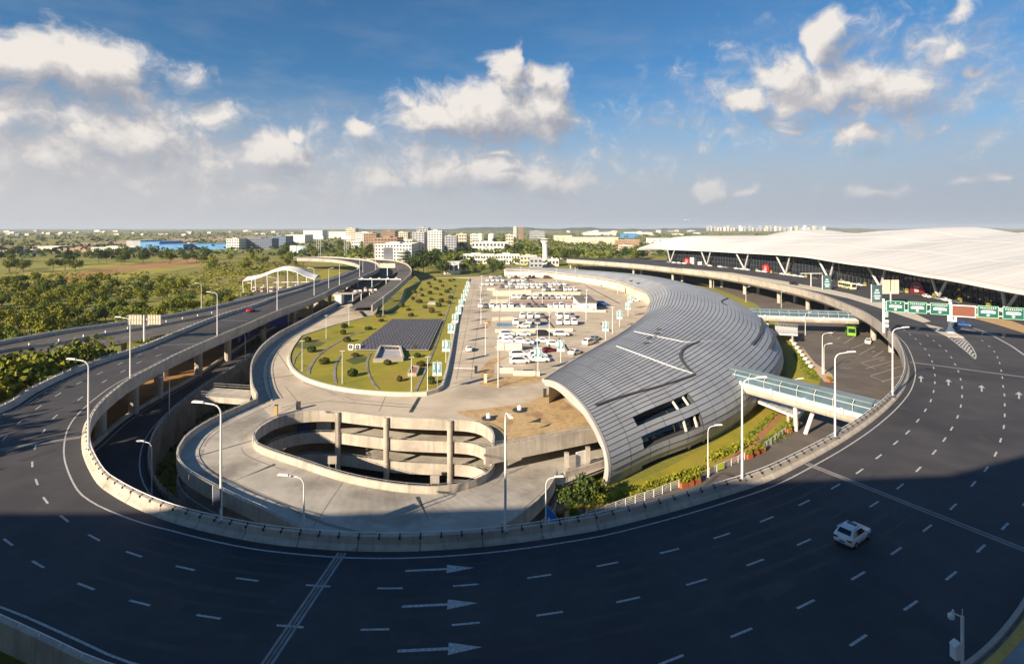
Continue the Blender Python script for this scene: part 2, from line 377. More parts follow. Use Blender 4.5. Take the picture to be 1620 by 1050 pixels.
mb.build('ground', weeds, kind='structure')
def sheet(name, pix, z, mat, zz=None):
    m = MB(); m.poly([P(u, v, z) for u, v in pix], z if zz is None else zz); return m.build(name, mat, kind='structure')
sheet('field', [(-200,462),(-60,440),(0,436),(90,425),(200,413),(310,401),(345,404),(335,418),(250,432),(165,446),(80,452),(0,455),(-120,470)], ZG, M('ripe_field', (.27,.25,.028), (.38,.31,.045), .012, .95, c3=(.17,.18,.025), s3=.02, stretch=(.5,1.8,1)), -9.96)
sheet('field', [(78,441),(150,425),(240,414),(312,408),(318,419),(230,426),(180,433),(110,447)], ZG, M('ploughed_soil', (.30,.15,.045), (.38,.22,.07), .03, .95, c3=(.27,.21,.04), s3=.02), -9.93)
sheet('field', [(-400,412),(-150,400),(0,392),(130,384),(230,378.5),(330,375),(440,373),(440,377),(360,381),(250,385),(120,392),(0,399),(-200,409)], ZG, tan_field, -9.96)
sheet('airport_apron', [(868,388),(990,386.5),(1050,392),(1080,400),(1010,404),(950,409),(925,406),(880,398)], ZG, tan_field, -9.96)
sheet('lawn', [(470,440),(520,425),(535,428),(545,436),(528,443),(500,447)], ZG, grass, -9.95)

# ------------------------------------------------------------------ elevated loop road
pairs = [((464,407),(470,408.4)), ((518,406),(504,409.2)), ((570,409.6),(533,411)), ((592.6,414),(555.6,415)), ((600,420.5),(568,419.5)), ((597,425),(567,425)),
    ((584,431.5),(553,430.5)), ((569,438),(537,437)), ((537,451),(498,449.6)), ((509.6,464.4),(470,459)), ((484,475),(438.5,468)), ((438.5,491),(403,481)),
    ((387,513),(359.5,494)), ((343.7,530.6),(320,508)), ((286,555.6),(237,541.7)), ((251,573),(170,563.5)), ((205.4,597),(110.6,585)), ((177.8,616.8),(53,612)),
    ((158,634.6),(0,642)), ((144,652),(-88,77,0)), ((137,672),(-84,66,0)), ((139,705),(-76,56,0)), ((161,746),(-62,48,0)), ((188,766),(-52,44.5,0)), ((215,780.5),(-42,41.5,0)),
    ((251,796),(-34,38.5,0)), ((295,810),(-28,36.2,0)), ((349.5,823),(-21,34.5,0)), ((420,836),(-15,33.5,0)), ((508,845),(-9,33,0)), ((579,848.5),(-4,32.8,0)),
    ((647,848.5),(1,32.7,0)), ((720,845),(7,32.8,0)), ((799,838),(13,33,0)), ((881,827),(19,33.6,0)), ((945,816.6),(26,34.8,0)), ((1000,804),(33,37.4,0)),
    ((1057,790),(41.5,42.6,0)), ((1129,770),(50,49,0)), ((1202,747),(58,54,0)), ((1259,721),(72,62,0)), ((1320,689),(92,74,0)), ((1370.5,657),(112,88,0)),
    ((1408,626),(132,103,0)), ((1428,600),(150,118,0)), ((1434,573),(168,135,0)), ((1424,541),(190,155,0)), ((1409,524.5),(212,175,0)), ((1382,502),(225,200,0)),
    ((1357,488.5),(228,225,0)), ((1305,468),(225,270,0)), ((1261.5,456),(218,320,0)), ((1218,447),(205,370,0)), ((1166,437),(190,420,0)), ((1114.6,429.5),(170,465,0)),
    ((1056,423),(140,500,0)), ((995.6,417),(100,530,0)), ((897,410),(50,545,0))]
def pp(q, z=1.1):
    if len(q) == 3: return Vector((q[0], q[1], 0))
    p = P(q[0], q[1], z); return Vector((p.x, p.y, 0))
PER = 10
I_ = cr([pp(a) for a, b in pairs], PER); O_ = cr([pp(b) for a, b in pairs], PER)
mb = MB(); mb.strip(I_, O_)
deck = mb.build('elevated_road', asphalt, kind='structure')
dz = Vector((0, 0, -1.75)); mb = MB()
mb.strip([p + dz for p in O_], [p + dz for p in I_])
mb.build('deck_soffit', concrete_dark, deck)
# fascia girder under the inner edge
Ifine = resample(I_, 2.0)
iS = next(i for i, p in enumerate(Ifine) if p.y < 56)
for part, pr_ in ((Ifine[:iS + 1], [(-.42,-.15),(-.42,-1.1),(.7,-1.75),(3.2,-1.95),(3.2,-1.77),(.02,-1.77),(.02,-.15)]), (Ifine[iS:], [(-.42,-.15),(-.42,-1.9),(.9,-3.1),(3.2,-3.3),(3.2,-1.77),(.02,-1.77),(.02,-.15)])):
    mb = MB(); mb.sweep(part, pr_); mb.build('edge_girder', concrete, deck)
mb = MB(); Ofine = resample(O_, 3.0)
mb.sweep([p for p in Ofine], [(.42,-.15),(.02,-.15),(.02,-1.77),(-3,-1.77),(-3,-1.95),(-.7,-1.75),(.42,-1.1)])
mb.build('edge_girder', concrete, deck)
# concrete barrier cast in lengths, each its own piece
prof = [(-.42,-.15),(-.42,1.08),(-.05,1.08),(.10,.42),(.42,.20),(.55,.0),(.55,-.01),(-.05,-.15)]
seg, N_ = 6, 0
for i in range(0, len(Ifine) - 1, 3):
    part = [p.copy() for p in Ifine[i:i + 4]]
    if len(part) < 2: continue
    a, b = part[0], part[-1]
    part[0] = a + (part[1] - a).normalized() * .03; part[-1] = b + (part[-2] - b).normalized() * .03
    m = MB(); m.sweep(part, prof); m.build('barrier_segment', concrete, deck)
# handrail with brackets on the barrier
mb = MB(); mb.tube(offset(Ifine, -.24, 1.36), .05, 6); mb.build('handrail', white_metal, deck)
mb = MB()
for p, n in zip(Ifine[::1], normals(Ifine)):
    if p.y > 230: continue
    q = p + n * -.24; mb.box(q.x-.05, q.x+.05, q.y-.05, q.y+.05, 1.08, 1.36); q = p + n * -.02; mb.obox((q.x, q.y, 1.0), (.22, .16, .22), math.atan2(n.y, n.x))
mb.build('rail_bracket', dark_metal, deck, kind='stuff')
# outer barrier on the left side
iL = next(i for i, p in enumerate(O_) if p.x > -3 and p.y < 40)
Oleft = resample(O_[:iL], 2.5)
prof_o = [(.42,-.15),(.05,-.15),(-.45,0),(-.42,.2),(-.10,.42),(.05,1.0),(.42,1.0)]
for i in range(0, len(Oleft) - 1, 4):
    part = [p.copy() for p in Oleft[i:i + 5]]
    if len(part) < 2: continue
    part[0] = part[0] + (part[1] - part[0]).normalized() * .03
    m = MB(); m.sweep(part, prof_o); m.build('barrier_segment', concrete, deck)
mb = MB(); mb.tube(offset(Oleft, .22, 1.3), .05, 5)
for p, n in zip(Oleft, normals(Oleft)):
    if p.y < 260: q = p + n * .22; mb.box(q.x-.05, q.x+.05, q.y-.05, q.y+.05, 1.0, 1.3)
mb.build('handrail', white_metal, deck)
# pavement by the building at the near right edge
Or = [p for p in O_ if p.y < 60 and p.x > 16]
mb = MB(); mb.strip(offset(Or, .35, .16), offset(Or, 9, .16)); mb.build('pavement', M('grey_paving', (.26,.26,.27), (.33,.33,.34), .6, .85), kind='structure')
mb = MB(); mb.sweep(resample(Or, 1.5), [(-.25,-.05),(-.25,.22),(.05,.22),(.05,-.05)]); mb.build('kerb', M('painted_kerb', (.40,.34,.30), (.48,.40,.33), .8, .8), kind='structure')
mb = MB(); mb.strip(offset(Or, .36, .17), offset(Or, .95, .17)); mb.build('kerb_line', M('ochre_paint', (.72,.40,.07), (.58,.32,.07), 1.2, .75), kind='structure')
# piers
mb_p = MB()
for i in range(0, len(pairs)):
    p = I_[i * PER]
    if not (p.y > 75): continue
    if p.y > 500: continue
    n = normals(I_)[i * PER]
    for d in (5.0, 14.0):
        q = p + n * d
        if d == 5.0 and i % 2 == 1 and p.y < 170 and p.x > 0: continue
        m = MB(); m.lathe([(.95, 0), (.95, 6.6), (1.9, 8.2)] if p.x < 0 else [(.95, 0), (.95, 5.6), (1.9, 6.75)], n=12)
        o = m.build('pier', concrete, None); o.parent = deck; o.location = (q.x, q.y, ZG)

# ------------------------------------------------------------------ road markings (thin painted sheets)
ZM = .005
def paint_quad(m, c, d, ln, w, z=ZM):
    d = Vector((d[0], d[1], 0)).normalized(); n = Vector((d.y, -d.x, 0)); c = Vector((c[0], c[1], 0))
    a = [c - d*ln/2 - n*w/2, c - d*ln/2 + n*w/2, c + d*ln/2 + n*w/2, c + d*ln/2 - n*w/2]
    m.add([(p.x, p.y, z) for p in a], [(0, 1, 2, 3)])
def dash_row(pix, ln=2.2, w=.20):
    pts = [P(u, v, 0) for u, v in pix]
    for i, p in enumerate(pts):
        d = pts[min(i + 1, len(pts) - 1)] - pts[max(i - 1, 0)]
        m = MB(); paint_quad(m, p, d, ln, w); m.build('lane_dash', paint, deck)
dash_row([(251,562),(220,573),(194.6,587),(165,603),(127,630),(87,659),(69,682),(56,706.6),(51,734),(58,762),(72,791),(102,820),(149,850),(212,876),(293,898),(391,916),(503,926),(617,930),(737,925),(853,911),(961,892),(1059,871),(1142,847),(1213,821),(1272,795),(1322,769),(1360,745),(1390,722),(1417,700),(1436,683.5),(1452,665),(1464,648.6),(1472.5,633.5),(1477,619),(1479,605),(1479,593),(1477,581.7),(1474.6,571.7),(1470,561.6),(1463.7,552),(1456,543.8),(1448.6,536),(1439.6,528.7),(1430,521)])
dash_row([(247,550.6),(219,561.5),(190,575),(158,590),(126,605),(92,623.7),(61,644),(31.6,667),(8,692)])
dash_row([(13,857),(60,892),(136,927),(221,953),(330,975),(459,990),(593,995),(737,986),(870,970),(994,948),(1102,920),(1195,889),(1272,857),(1333,827),(1383,797),(1424,769),(1453,742),(1478,715),(1494,695),(1505.6,677.5),(1515,659),(1520,642),(1522,626.6),(1522,612.6),(1519.7,599.6),(1516,587),(1511,576),(1505,565),(1497,555),(1487,546.5),(1477,538.6),(1467.5,530.8)])
dash_row([(1062,1043),(1173,1000),(1275,955),(1358,910),(1418,871),(1467,835),(1508,801),(1540,765),(1560,742),(1575,718),(1583,696),(1588,675),(1589.5,656.6),(1589.5,640),(1589,624.5),(1587,611),(1585.7,597),(1584,586),(1581.5,574),(1578,565),(1573,556),(1565,547.6),(1554,538.6)])
dash_row([(1358,1012),(1441,957),(1505,910),(1552,867),(1590,832),(1622,795)])
dash_row([(385,484),(402,478.5),(420,473),(440,466),(462,458.5),(483,451.5),(505,444.5),(528,437.5),(548,431.5)][::-1])
dash_row([(290,523),(306,517),(322,511.5),(340,505.5),(358,499.6),(377,493.5)][::-1])
def eo(p): return 1.45 + .9 * max(0.0, min(1.0, (-34 - p.x) / 12.0)) * (1 if p.y < 130 else 0)
edge = [p + n * eo(p) + Vector((0, 0, ZM)) for p, n in zip(Ifine, normals(Ifine))]; ed2 = [p + n * (eo(p) + .18) + Vector((0, 0, ZM)) for p, n in zip(Ifine, normals(Ifine))]
mb = MB(); mb.strip(edge, ed2); mb.build('edge_line', paint, deck)
oe = offset(Oleft, -1.3, ZM); oe2 = offset(Oleft, -1.48, ZM)
mb = MB(); mb.strip(oe2, oe); mb.build('edge_line', paint, deck)
def arrow(u, v, u2, v2, ln):
    c = P(u, v, 0); d = (P(u2, v2, 0) - c); d.z = 0; d.normalize(); n = Vector((d.y, -d.x, 0))
    k = [(-.5,-.10),(.10,-.10),(.10,-.42),(.5,0),(.10,.42),(.10,.10),(-.5,.10)]
    pts = [c + d * (a * ln) + n * (b * min(ln, 6.3) * .22) for a, b in k]
    m = MB(); m.poly(pts, ZM); m.build('lane_arrow', paint, deck)
for v in (900, 956, 1026): arrow(696, v, 760, v - 3, 6.2)
for u, v in ((1457,599),(1500.5,604.5),(1553,614),(1612,625)): arrow(u, v, u - .3, v - 8, 5.6)
# expansion joints: steel strip between two concrete nosings
def joint(u0, v0, u1, v1, w=.95):
    a, b = P(u0, v0, 0), P(u1, v1, 0); d = (b - a).normalized(); n = Vector((d.y, -d.x, 0))
    m = MB()
    for o in (-w*.36, w*.36):
        paint_quad(m, (a + b) / 2 + n * o, d, (b - a).length, w*.25, .008)
    m.build('expansion_joint', M('joint_nosing', (.26,.25,.245), (.36,.34,.33), 1.4, .9), deck)
    m = MB(); paint_quad(m, (a + b) / 2, d, (b - a).length, w*.22, .007); m.build('expansion_joint', concrete_dark, deck)
joint(541, 874, 405, 1075); joint(1276, 733, 1640, 877); joint(-20, 714, 128, 691); joint(1440, 572.5, 1640, 599, .9); joint(240,547,322,543,.5); joint(1424,524,1500,530,.6); joint(330,505,392,508,.6)
# tyre-polished tracks, paving seams and repair patches on the near curve
trk = M('asphalt_polished', (.036,.034,.036), (.056,.052,.052), .5, .7, bump=.006, bscale=8, c3=(.046,.043,.044), s3=.3)
near = [p for p in Ifine if p.y < 75 and -45 < p.x < 62]
for o_ in (3.0, 4.7, 7.2, 8.9, 11.6, 13.3):
    a_ = offset(near, o_, .002); n_ = normals(near); k_ = len(a_); m = MB()
    wd = [.36 * math.sin(math.pi * min(1, 3 * i / k_, 3 * (k_ - 1 - i) / k_) / 2) * (.75 + .25 * math.sin(i * .7 + o_)) for i in range(k_)]
    m.strip([p - n * w_ for p, n, w_ in zip(a_, n_, wd)], [p + n * w_ for p, n, w_ in zip(a_, n_, wd)]); m.build('wheel_track', trk, deck)
for o_ in (5.95, 10.4, 14.9):
    a_ = offset(near, o_ + .35, .0025); m = MB(); m.strip(offset(near, o_ + .33, .0025), offset(near, o_ + .38, .0025)); m.build('paving_seam', MATS.get('joint_dark') or M('joint_dark', (.05,.045,.042), None), deck)
for u, v, w_, l_, an in ((905,930,1.6,3.4,.1),(1230,930,1.3,4.5,.5),(260,960,1.5,3.0,-.2),(1420,640,2.0,5.5,1.4),(1545,690,1.7,4.0,1.5),(60,720,1.4,4.0,1.2),(640,1010,1.2,2.4,0)):
    c_ = P(u, v, 0); m = MB(); paint_quad(m, c_, (math.cos(an), math.sin(an)), l_, w_, .0035); m.build('repair_patch', trk, deck)
# chevron nose and kerbed median in front of the terminal
mb = MB()
L0, L1 = (1500,532), (1543,567)
rim = [P(u, v, 0) for u, v in ((1497,531),(1512,542),(1528,555),(1543,568),(1544,561),(1538,549),(1528,538),(1517,530))]
for k in range(11):
    t = k / 10; a = P(1500 + 42*t, 533 + 33*t, 0); b = P(1520 + 24*t - 3*math.sin(t*3.1), 531 + 34*t - 8*math.sin(t*3.1), 0)
    paint_quad(mb, (a + b) / 2, b - a, (b - a).length, .45)
mb.build('chevron_hatching', paint, deck)
mb = MB()
for a, b in zip(rim, rim[1:]): paint_quad(mb, (a + b) / 2, b - a, (b - a).length + .1, .22, .009)
for u, v, u2, v2 in ((1562,526,1600,547),(1600,547,1640,575),(1540,519,1562,526)):
    a, b = P(u, v, 0), P(u2, v2, 0); paint_quad(mb, (a + b) / 2, b - a, (b - a).length, .4)
for k in range(7):
    a = P(1512 + 9*k, 517.5 + 1.6*k, 0); b = P(1532 + 9.5*k, 522.5 + 1.9*k, 0); paint_quad(mb, (a+b)/2, b - a, (b-a).length, .25, .007)
mb.build('edge_line', paint, deck)
med = MB(); med.prism([P(u, v, 0) for u, v in ((1080,424.5),(1160,432),(1240,445),(1300,456),(1345,465),(1400,480),(1445,495),(1472,508.5),(1462,510.5),(1430,500),(1392,487),(1340,471),(1295,461),(1235,449),(1155,435),(1080,426.5))], -.02, .16)
med.build('median_island', kerb, kind='structure')
med = MB(); med.prism([P(u, v, 0) for u, v in ((1464,513),(1490,519),(1512,527),(1525,534),(1500,533),(1478,523))][::-1], -.02, .15)
med.build('median_island', kerb, kind='structure')
med = MB(); med.prism([P(u, v, 0) for u, v in ((1540,503),(1580,514),(1640,533),(1660,540),(1660,530),(1600,508),(1550,499))][::-1], -.02, .16)
med.build('terminal_kerb', M('ochre_paving', (.42,.27,.12), (.50,.34,.17), .5, .85), kind='structure')

# ------------------------------------------------------------------ second roadway on the left, toll apron, lower road
up = [P(u, v, 0) for u, v in ((-90,563),(0,545),(100,527),(178,516),(257,504),(320,492),(379,478),(420,468),(470,455),(506,443.5))]
lo = [P(u, v, 0) for u, v in ((-90,600),(0,577),(110,557),(200,541),(262,527),(320,509),(370,493),(413,479.5),(460,463),(506,447))]
U_, L_ = cr(up, 8), cr(lo, 8)
for lst in (U_, L_):
    for p in lst: p.z = -.12
mb = MB(); mb.strip(L_, U_); r2 = mb.build('slip_road', asphalt_old, kind='structure')
mb = MB(); mb.sweep(resample(U_, 4), [(-.3,-2.4),(.3,-2.4),(.3,.05),(.12,.95),(-.3,.95)]); mb.build('parapet', concrete, r2)
mb = MB(); mb.sweep(resample(U_, 4), [(-.14,1.0),(-.14,1.25),(.0,1.25),(.0,1.0)]); mb.build('handrail', white_metal, r2)
mid = [P(u, v, 0) for u, v in ((-90,578),(0,557.5),(95,543.7),(168,530),(233,519),(290,508),(335,499))]
for p in mid: p.z = -.12
mm = resample(cr(mid, 8), 3.0)
mb = MB(); mb.sweep(mm, [(-.3,0),(-.12,.85),(.12,.85),(.3,0)]); mb.build('median_barrier', concrete, r2)
mb = MB()
for p in mm[::2]: mb.box(p.x-.12, p.x+.12, p.y-.12, p.y+.12, .75, 1.35)
mb.build('marker_post', white_metal, r2, kind='stuff')
for pixs in (((-60,587),(0,570),(60,560),(110,551),(160,541),(205,532),(250,522)), ((-60,566),(0,551),(60,540),(110,532),(160,525),(210,517),(250,511))):
    pts = resample(cr([P(u, v, 0) for u, v in pixs], 8), 6.5)
    m = MB()
    for a, b in zip(pts, pts[1:]): paint_quad(m, (a+b)/2, b-a, 2.3, .2, -.11)
    m.build('lane_dash', paint, r2)
m = MB()
for k in range(6):
    a = P(236 + 11*k, 540 - 4.5*k, 0); b = P(258 + 12*k, 533 - 4.6*k, 0); paint_quad(m, (a+b)/2, b-a, (b-a).length, .35, -.11)
m.build('chevron_hatching', paint, r2)
mb = MB()
for p, n in list(zip(U_, normals(U_)))[::5]:
    q = p + n * 3; mb.lathe([(.8, 0), (.8, 6.5), (1.4, 7.7)], (q.x, q.y, ZG), 10)
mb.build('pier', concrete, r2)
sheet('toll_apron', [(345,478),(385,464),(430,458),(480,449),(520,440),(560,426),(585,430),(560,440),(520,455),(470,468),(420,480),(370,492)], ZG, asphalt_old, -9.93)
mb = MB(); n_ = min(len(low_left), len(low_right)); ll = resample(low_left, 1e9 if False else 3.0); 
ll = resample(low_left, sum((b-a).length for a, b in zip(low_left, low_left[1:])) / 60); lr = resample(low_right, sum((b-a).length for a, b in zip(low_right, low_right[1:])) / 60)
mb.strip([p + Vector((0,0,.04)) for p in ll], [p + Vector((0,0,.04)) for p in lr]); lowroad = mb.build('lower_road', asphalt, kind='structure')
mb = MB(); mb.sweep(ll, [(-.25,.0),(-.25,.9),(.25,.9),(.25,0)]); mb.build('parapet', concrete, lowroad)
e1 = offset(ll, -1.2, .05); e2 = offset(ll, -1.4, .05)
mb = MB(); mb.strip(e1, e2); 
e1 = offset(lr, 1.0, .05); e2 = offset(lr, 1.2, .05); mb.strip(e1, e2); mb.build('edge_line', paint, lowroad)
# retaining wall over the pit with a mesh rail
wallp = [p for p in lr if p.y < 185]
w = thing('retaining_wall', 'long stained concrete retaining wall below the sunken left road', 'wall', tuple(wallp[0]))
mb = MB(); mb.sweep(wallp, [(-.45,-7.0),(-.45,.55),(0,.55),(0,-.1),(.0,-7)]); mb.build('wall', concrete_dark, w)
mb = MB()
for h in (.75, 1.05, 1.35): mb.tube(offset(wallp, -.2, h), .03, 4)
mb.build('rail', galv, w)
mb = MB()
for p, n in zip(resample(wallp, 2), normals(resample(wallp, 2))): q = p + n*-.2; mb.box(q.x-.04, q.x+.04, q.y-.04, q.y+.04, ZG+.5, ZG+1.4)
mb.build('rail_post', galv, w, kind='stuff')
# soil between flyover and lower road
mb = MB(); Lo = [p for p in ll if p.y < 235]
mb.strip([p + Vector((-.3,0,.03)) for p in Lo], [p + Vector((-34,4,.03)) for p in Lo]); mb.build('bare_soil', dirt, kind='structure')
# service road and parking at ground level on the right
svc = [P(u, v, ZG) for u, v in ((890,823),(960,800),(1060,770),(1130,740),(1200,700),(1262,668),(1288,648),(1300,590),(1268,552),(1240,523),(1225,500),(1190,478),(1130,455),(1075,441),(1000,430))]
svc += [Vector(q) for q in ((110,410,0),(170,380,0),(190,300,0),(190,220,0),(160,160,0),(125,118,0),(95,88,0),(60,68,0),(30,58,0),(8,60,0))]
mb = MB(); mb.poly(svc, ZG + .03); road2 = mb.build('service_road', M('asphalt_brown', (.105,.088,.078), (.145,.122,.105), .15, .88, bump=.01, bscale=5, c3=(.085,.073,.066), s3=.05), kind='structure')
mb = MB()
def lot_line(x0, y0, x1, y1, w=.18):
    a, b = P(1140 + x0/4.773, 470 + y0/4.773, ZG), P(1140 + x1/4.773, 470 + y1/4.773, ZG); paint_quad(mb, (a+b)/2, b-a, (b-a).length, w, ZG + .04)
for q in ((820,290,880,245),(880,318,905,300),(930,352,1050,275),(985,390,1095,345),(1045,435,1165,370),(1150,455,1230,405),(1060,495,1245,450),(1095,540,1290,485),(1130,595,1370,520),(1215,640,1380,590),
          (820,290,850,300),(1060,495,1170,545),(1130,595,1240,640),(1145,415,1165,405),(1200,482,1240,470),(1255,520,1300,510),(900,535,990,535),(1290,485,1300,480)): lot_line(*q)
mb.build('bay_line', paint, road2)
sheet('verge', [(884,806),(968,778),(1060,738),(1140,694),(1200,652),(1246,592),(1240,523),(1268,552),(1300,590),(1288,648),(1262,668),(1200,700),(1130,740),(1060,770),(960,800)], ZG, grass, -9.94)
sheet('verge', [(1340,690),(1350,668),(1375,648),(1400,640),(1440,640),(1420,680),(1370,700)], ZG, grass, -9.93)
# ------------------------------------------------------------------ shadow-casting neighbour: the tall block the view is taken from
bld = thing('office_block', 'large building beside the near road that throws the wide shadow', 'building', (-60, -20, ZG))
top = [(-190,37.8),(-104,37.8),(-84,39.3),(-40,42.0),(-14,43.3),(-4,47.2),(14,52.4),(70,58)]
mb = MB(); n_ = len(top)
vs = [(x, y, z) for y in (-3, -40) for x, z in top] + [(x, y, ZG) for y in (-3, -40) for x, z in top]
fs = [(i, i+1, n_+i+1, n_+i) for i in range(n_-1)] + [(2*n_+i, 2*n_+i+1, i+1, i) for i in range(n_-1)] + [(3*n_+i+1, 3*n_+i, n_+i, n_+i+1) for i in range(n_-1)] + [(0, n_, 3*n_, 2*n_), (n_-1, 3*n_-1, 4*n_-1, 2*n_-1)]
mb.add(vs, fs); mb.build('wall', far_cream, bld)
mb = MB()
for k in range(11):
    z = -6 + 4 * k
    mb.box(-189, -9, -2.97, -2.9, z, z + 2.2)
    mb.box(-7, 69, -2.97, -2.9, z, z + 2.2)
mb.build('window', far_glass, bld, kind='stuff')

# ------------------------------------------------------------------ car park: roof deck, spiral ramp, storeys
ZR = -4.0
VC, VA, VB = Vector((-22.5, 85.5, 0)), 20.5, 12.3          # inner void
OC, OA, OB = Vector((-22.0, 79.5, 0)), 29.0, 22.0          # outer rim
def el(c, a, b, t): return Vector((c.x + a * math.cos(t), c.y + b * math.sin(t), 0))
def setz(p, z): return Vector((p.x, p.y, z))
def _fl(p): return Vector((p.x, p.y, 0))
VBK = cr([_fl(P(u, v, -3)) for u, v in ((402,686),(405,679),(414,672.6),(437,660),(478,651),(526,649.5),(570,654),(617.6,659),(670,661.5),(716.6,663),(740,664.5),(757,668),(771,675),(779,683),(781,692))], 6)
VFR = cr([_fl(P(u, v, z)) for u, v, z in ((402,686,-3),(403,694,-3),(410,701.5,-3.1),(435,711,-3.35),(476,724,-3.75),(526,741,-4.3),(574,755,-4.9),(631,767,-5.6),(681.6,773,-6.2),(720,771,-6.6),(746,765,-6.8),(764,756,-6.9),(777,744,-7),(781,733,-7))], 6)
VBK = resample(VBK, 1.2); VFR = resample(VFR, .8); VFR[-1] = VBK[-1].copy()
def onp(path, t): x = t * (len(path) - 1); i = min(int(x), len(path) - 2); return path[i].lerp(path[i + 1], x - i)
def vb(t): return onp(VBK, t)
def vf(t): return onp(VFR, t)
garage = thing('parking_garage', 'beige concrete parking garage with oval spiral ramp and roof deck', 'building', (-20, 150, ZR))
eave_pix = [(860,597),(940,553),(980,533),(1009,512),(1024,489),(1022.7,472),(1013,460),(992,449),(961,441),(900,432),(840,427),(800,426)]
eave = [P(u, v, 1.0) for u, v in eave_pix]
left_pts = [P(u, v, -3) for u, v in ((533,482),(458,521.5),(438,533),(418,549),(405,566),(399,582),(398.5,598),(401,616),(408,630))]
left_edge = resample(cr(left_pts, 8), 2.5)
back_void = [p.copy() for p in VBK]           # west over north to east
beam_a, beam_b = P(767, 709, -3.4), P(944, 675, -3.4)
deck_poly = left_edge + [vb(.15)] + [p for i, p in enumerate(back_void) if i / (len(back_void) - 1) > .16] + [beam_a, beam_b, Vector((20, 108, 0)), Vector((24, 129, 0)), Vector((44, 164, 0)), Vector((54, 193, 0)), Vector((61, 222, 0)), Vector((64, 250, 0)), Vector((59, 308, 0)), Vector((40, 347, 0)), Vector((14, 380, 0)), Vector((-4, 386, 0)), P(742,438,-4), P(687,440,-4), P(663,446,-4), P(640,457,-4), P(635,473,-4), P(628,484,-4), P(604,496,-4), P(578,503,-4), P(556,480,-4)]
mb = MB(); mb.poly(deck_poly, ZR); roofdeck = mb.build('roof_deck', lot_floor, garage)
mb = MB(); mb.poly(deck_poly[::-1], ZR - .45)
n_ = len(deck_poly); vs = [(p[0], p[1], ZR) for p in deck_poly] + [(p[0], p[1], ZR - .45) for p in deck_poly]
mb.add(vs, [(i, n_ + i, n_ + (i + 1) % n_, (i + 1) % n_) for i in range(n_)]); mb.build('roof_slab', concrete, garage)
# lower storeys (floors with the same oval cut)
for k in (1, 2):
    z = ZR - 4.0 * k
    pl = [Vector((-49, 104, 0)), Vector((-51, 86, 0))] + back_void + [Vector((-1.5, 84, 0)), Vector((7.2, 79.5, 0)), Vector((16, 86, 0)), Vector((17, 100, 0)), Vector((20, 130, 0)), Vector((-59, 130, 0)), Vector((-53, 113, 0))]
    m = MB(); m.poly(pl, z); m.poly(pl[::-1], z - .4); m.build('floor', concrete_deck, garage)
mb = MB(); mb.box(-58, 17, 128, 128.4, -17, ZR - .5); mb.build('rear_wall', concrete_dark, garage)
mb = MB(); mb.poly([(-60,57),(12,57),(18,128),(-58,128)], -16.6); mb.build('floor', concrete_dark, garage)
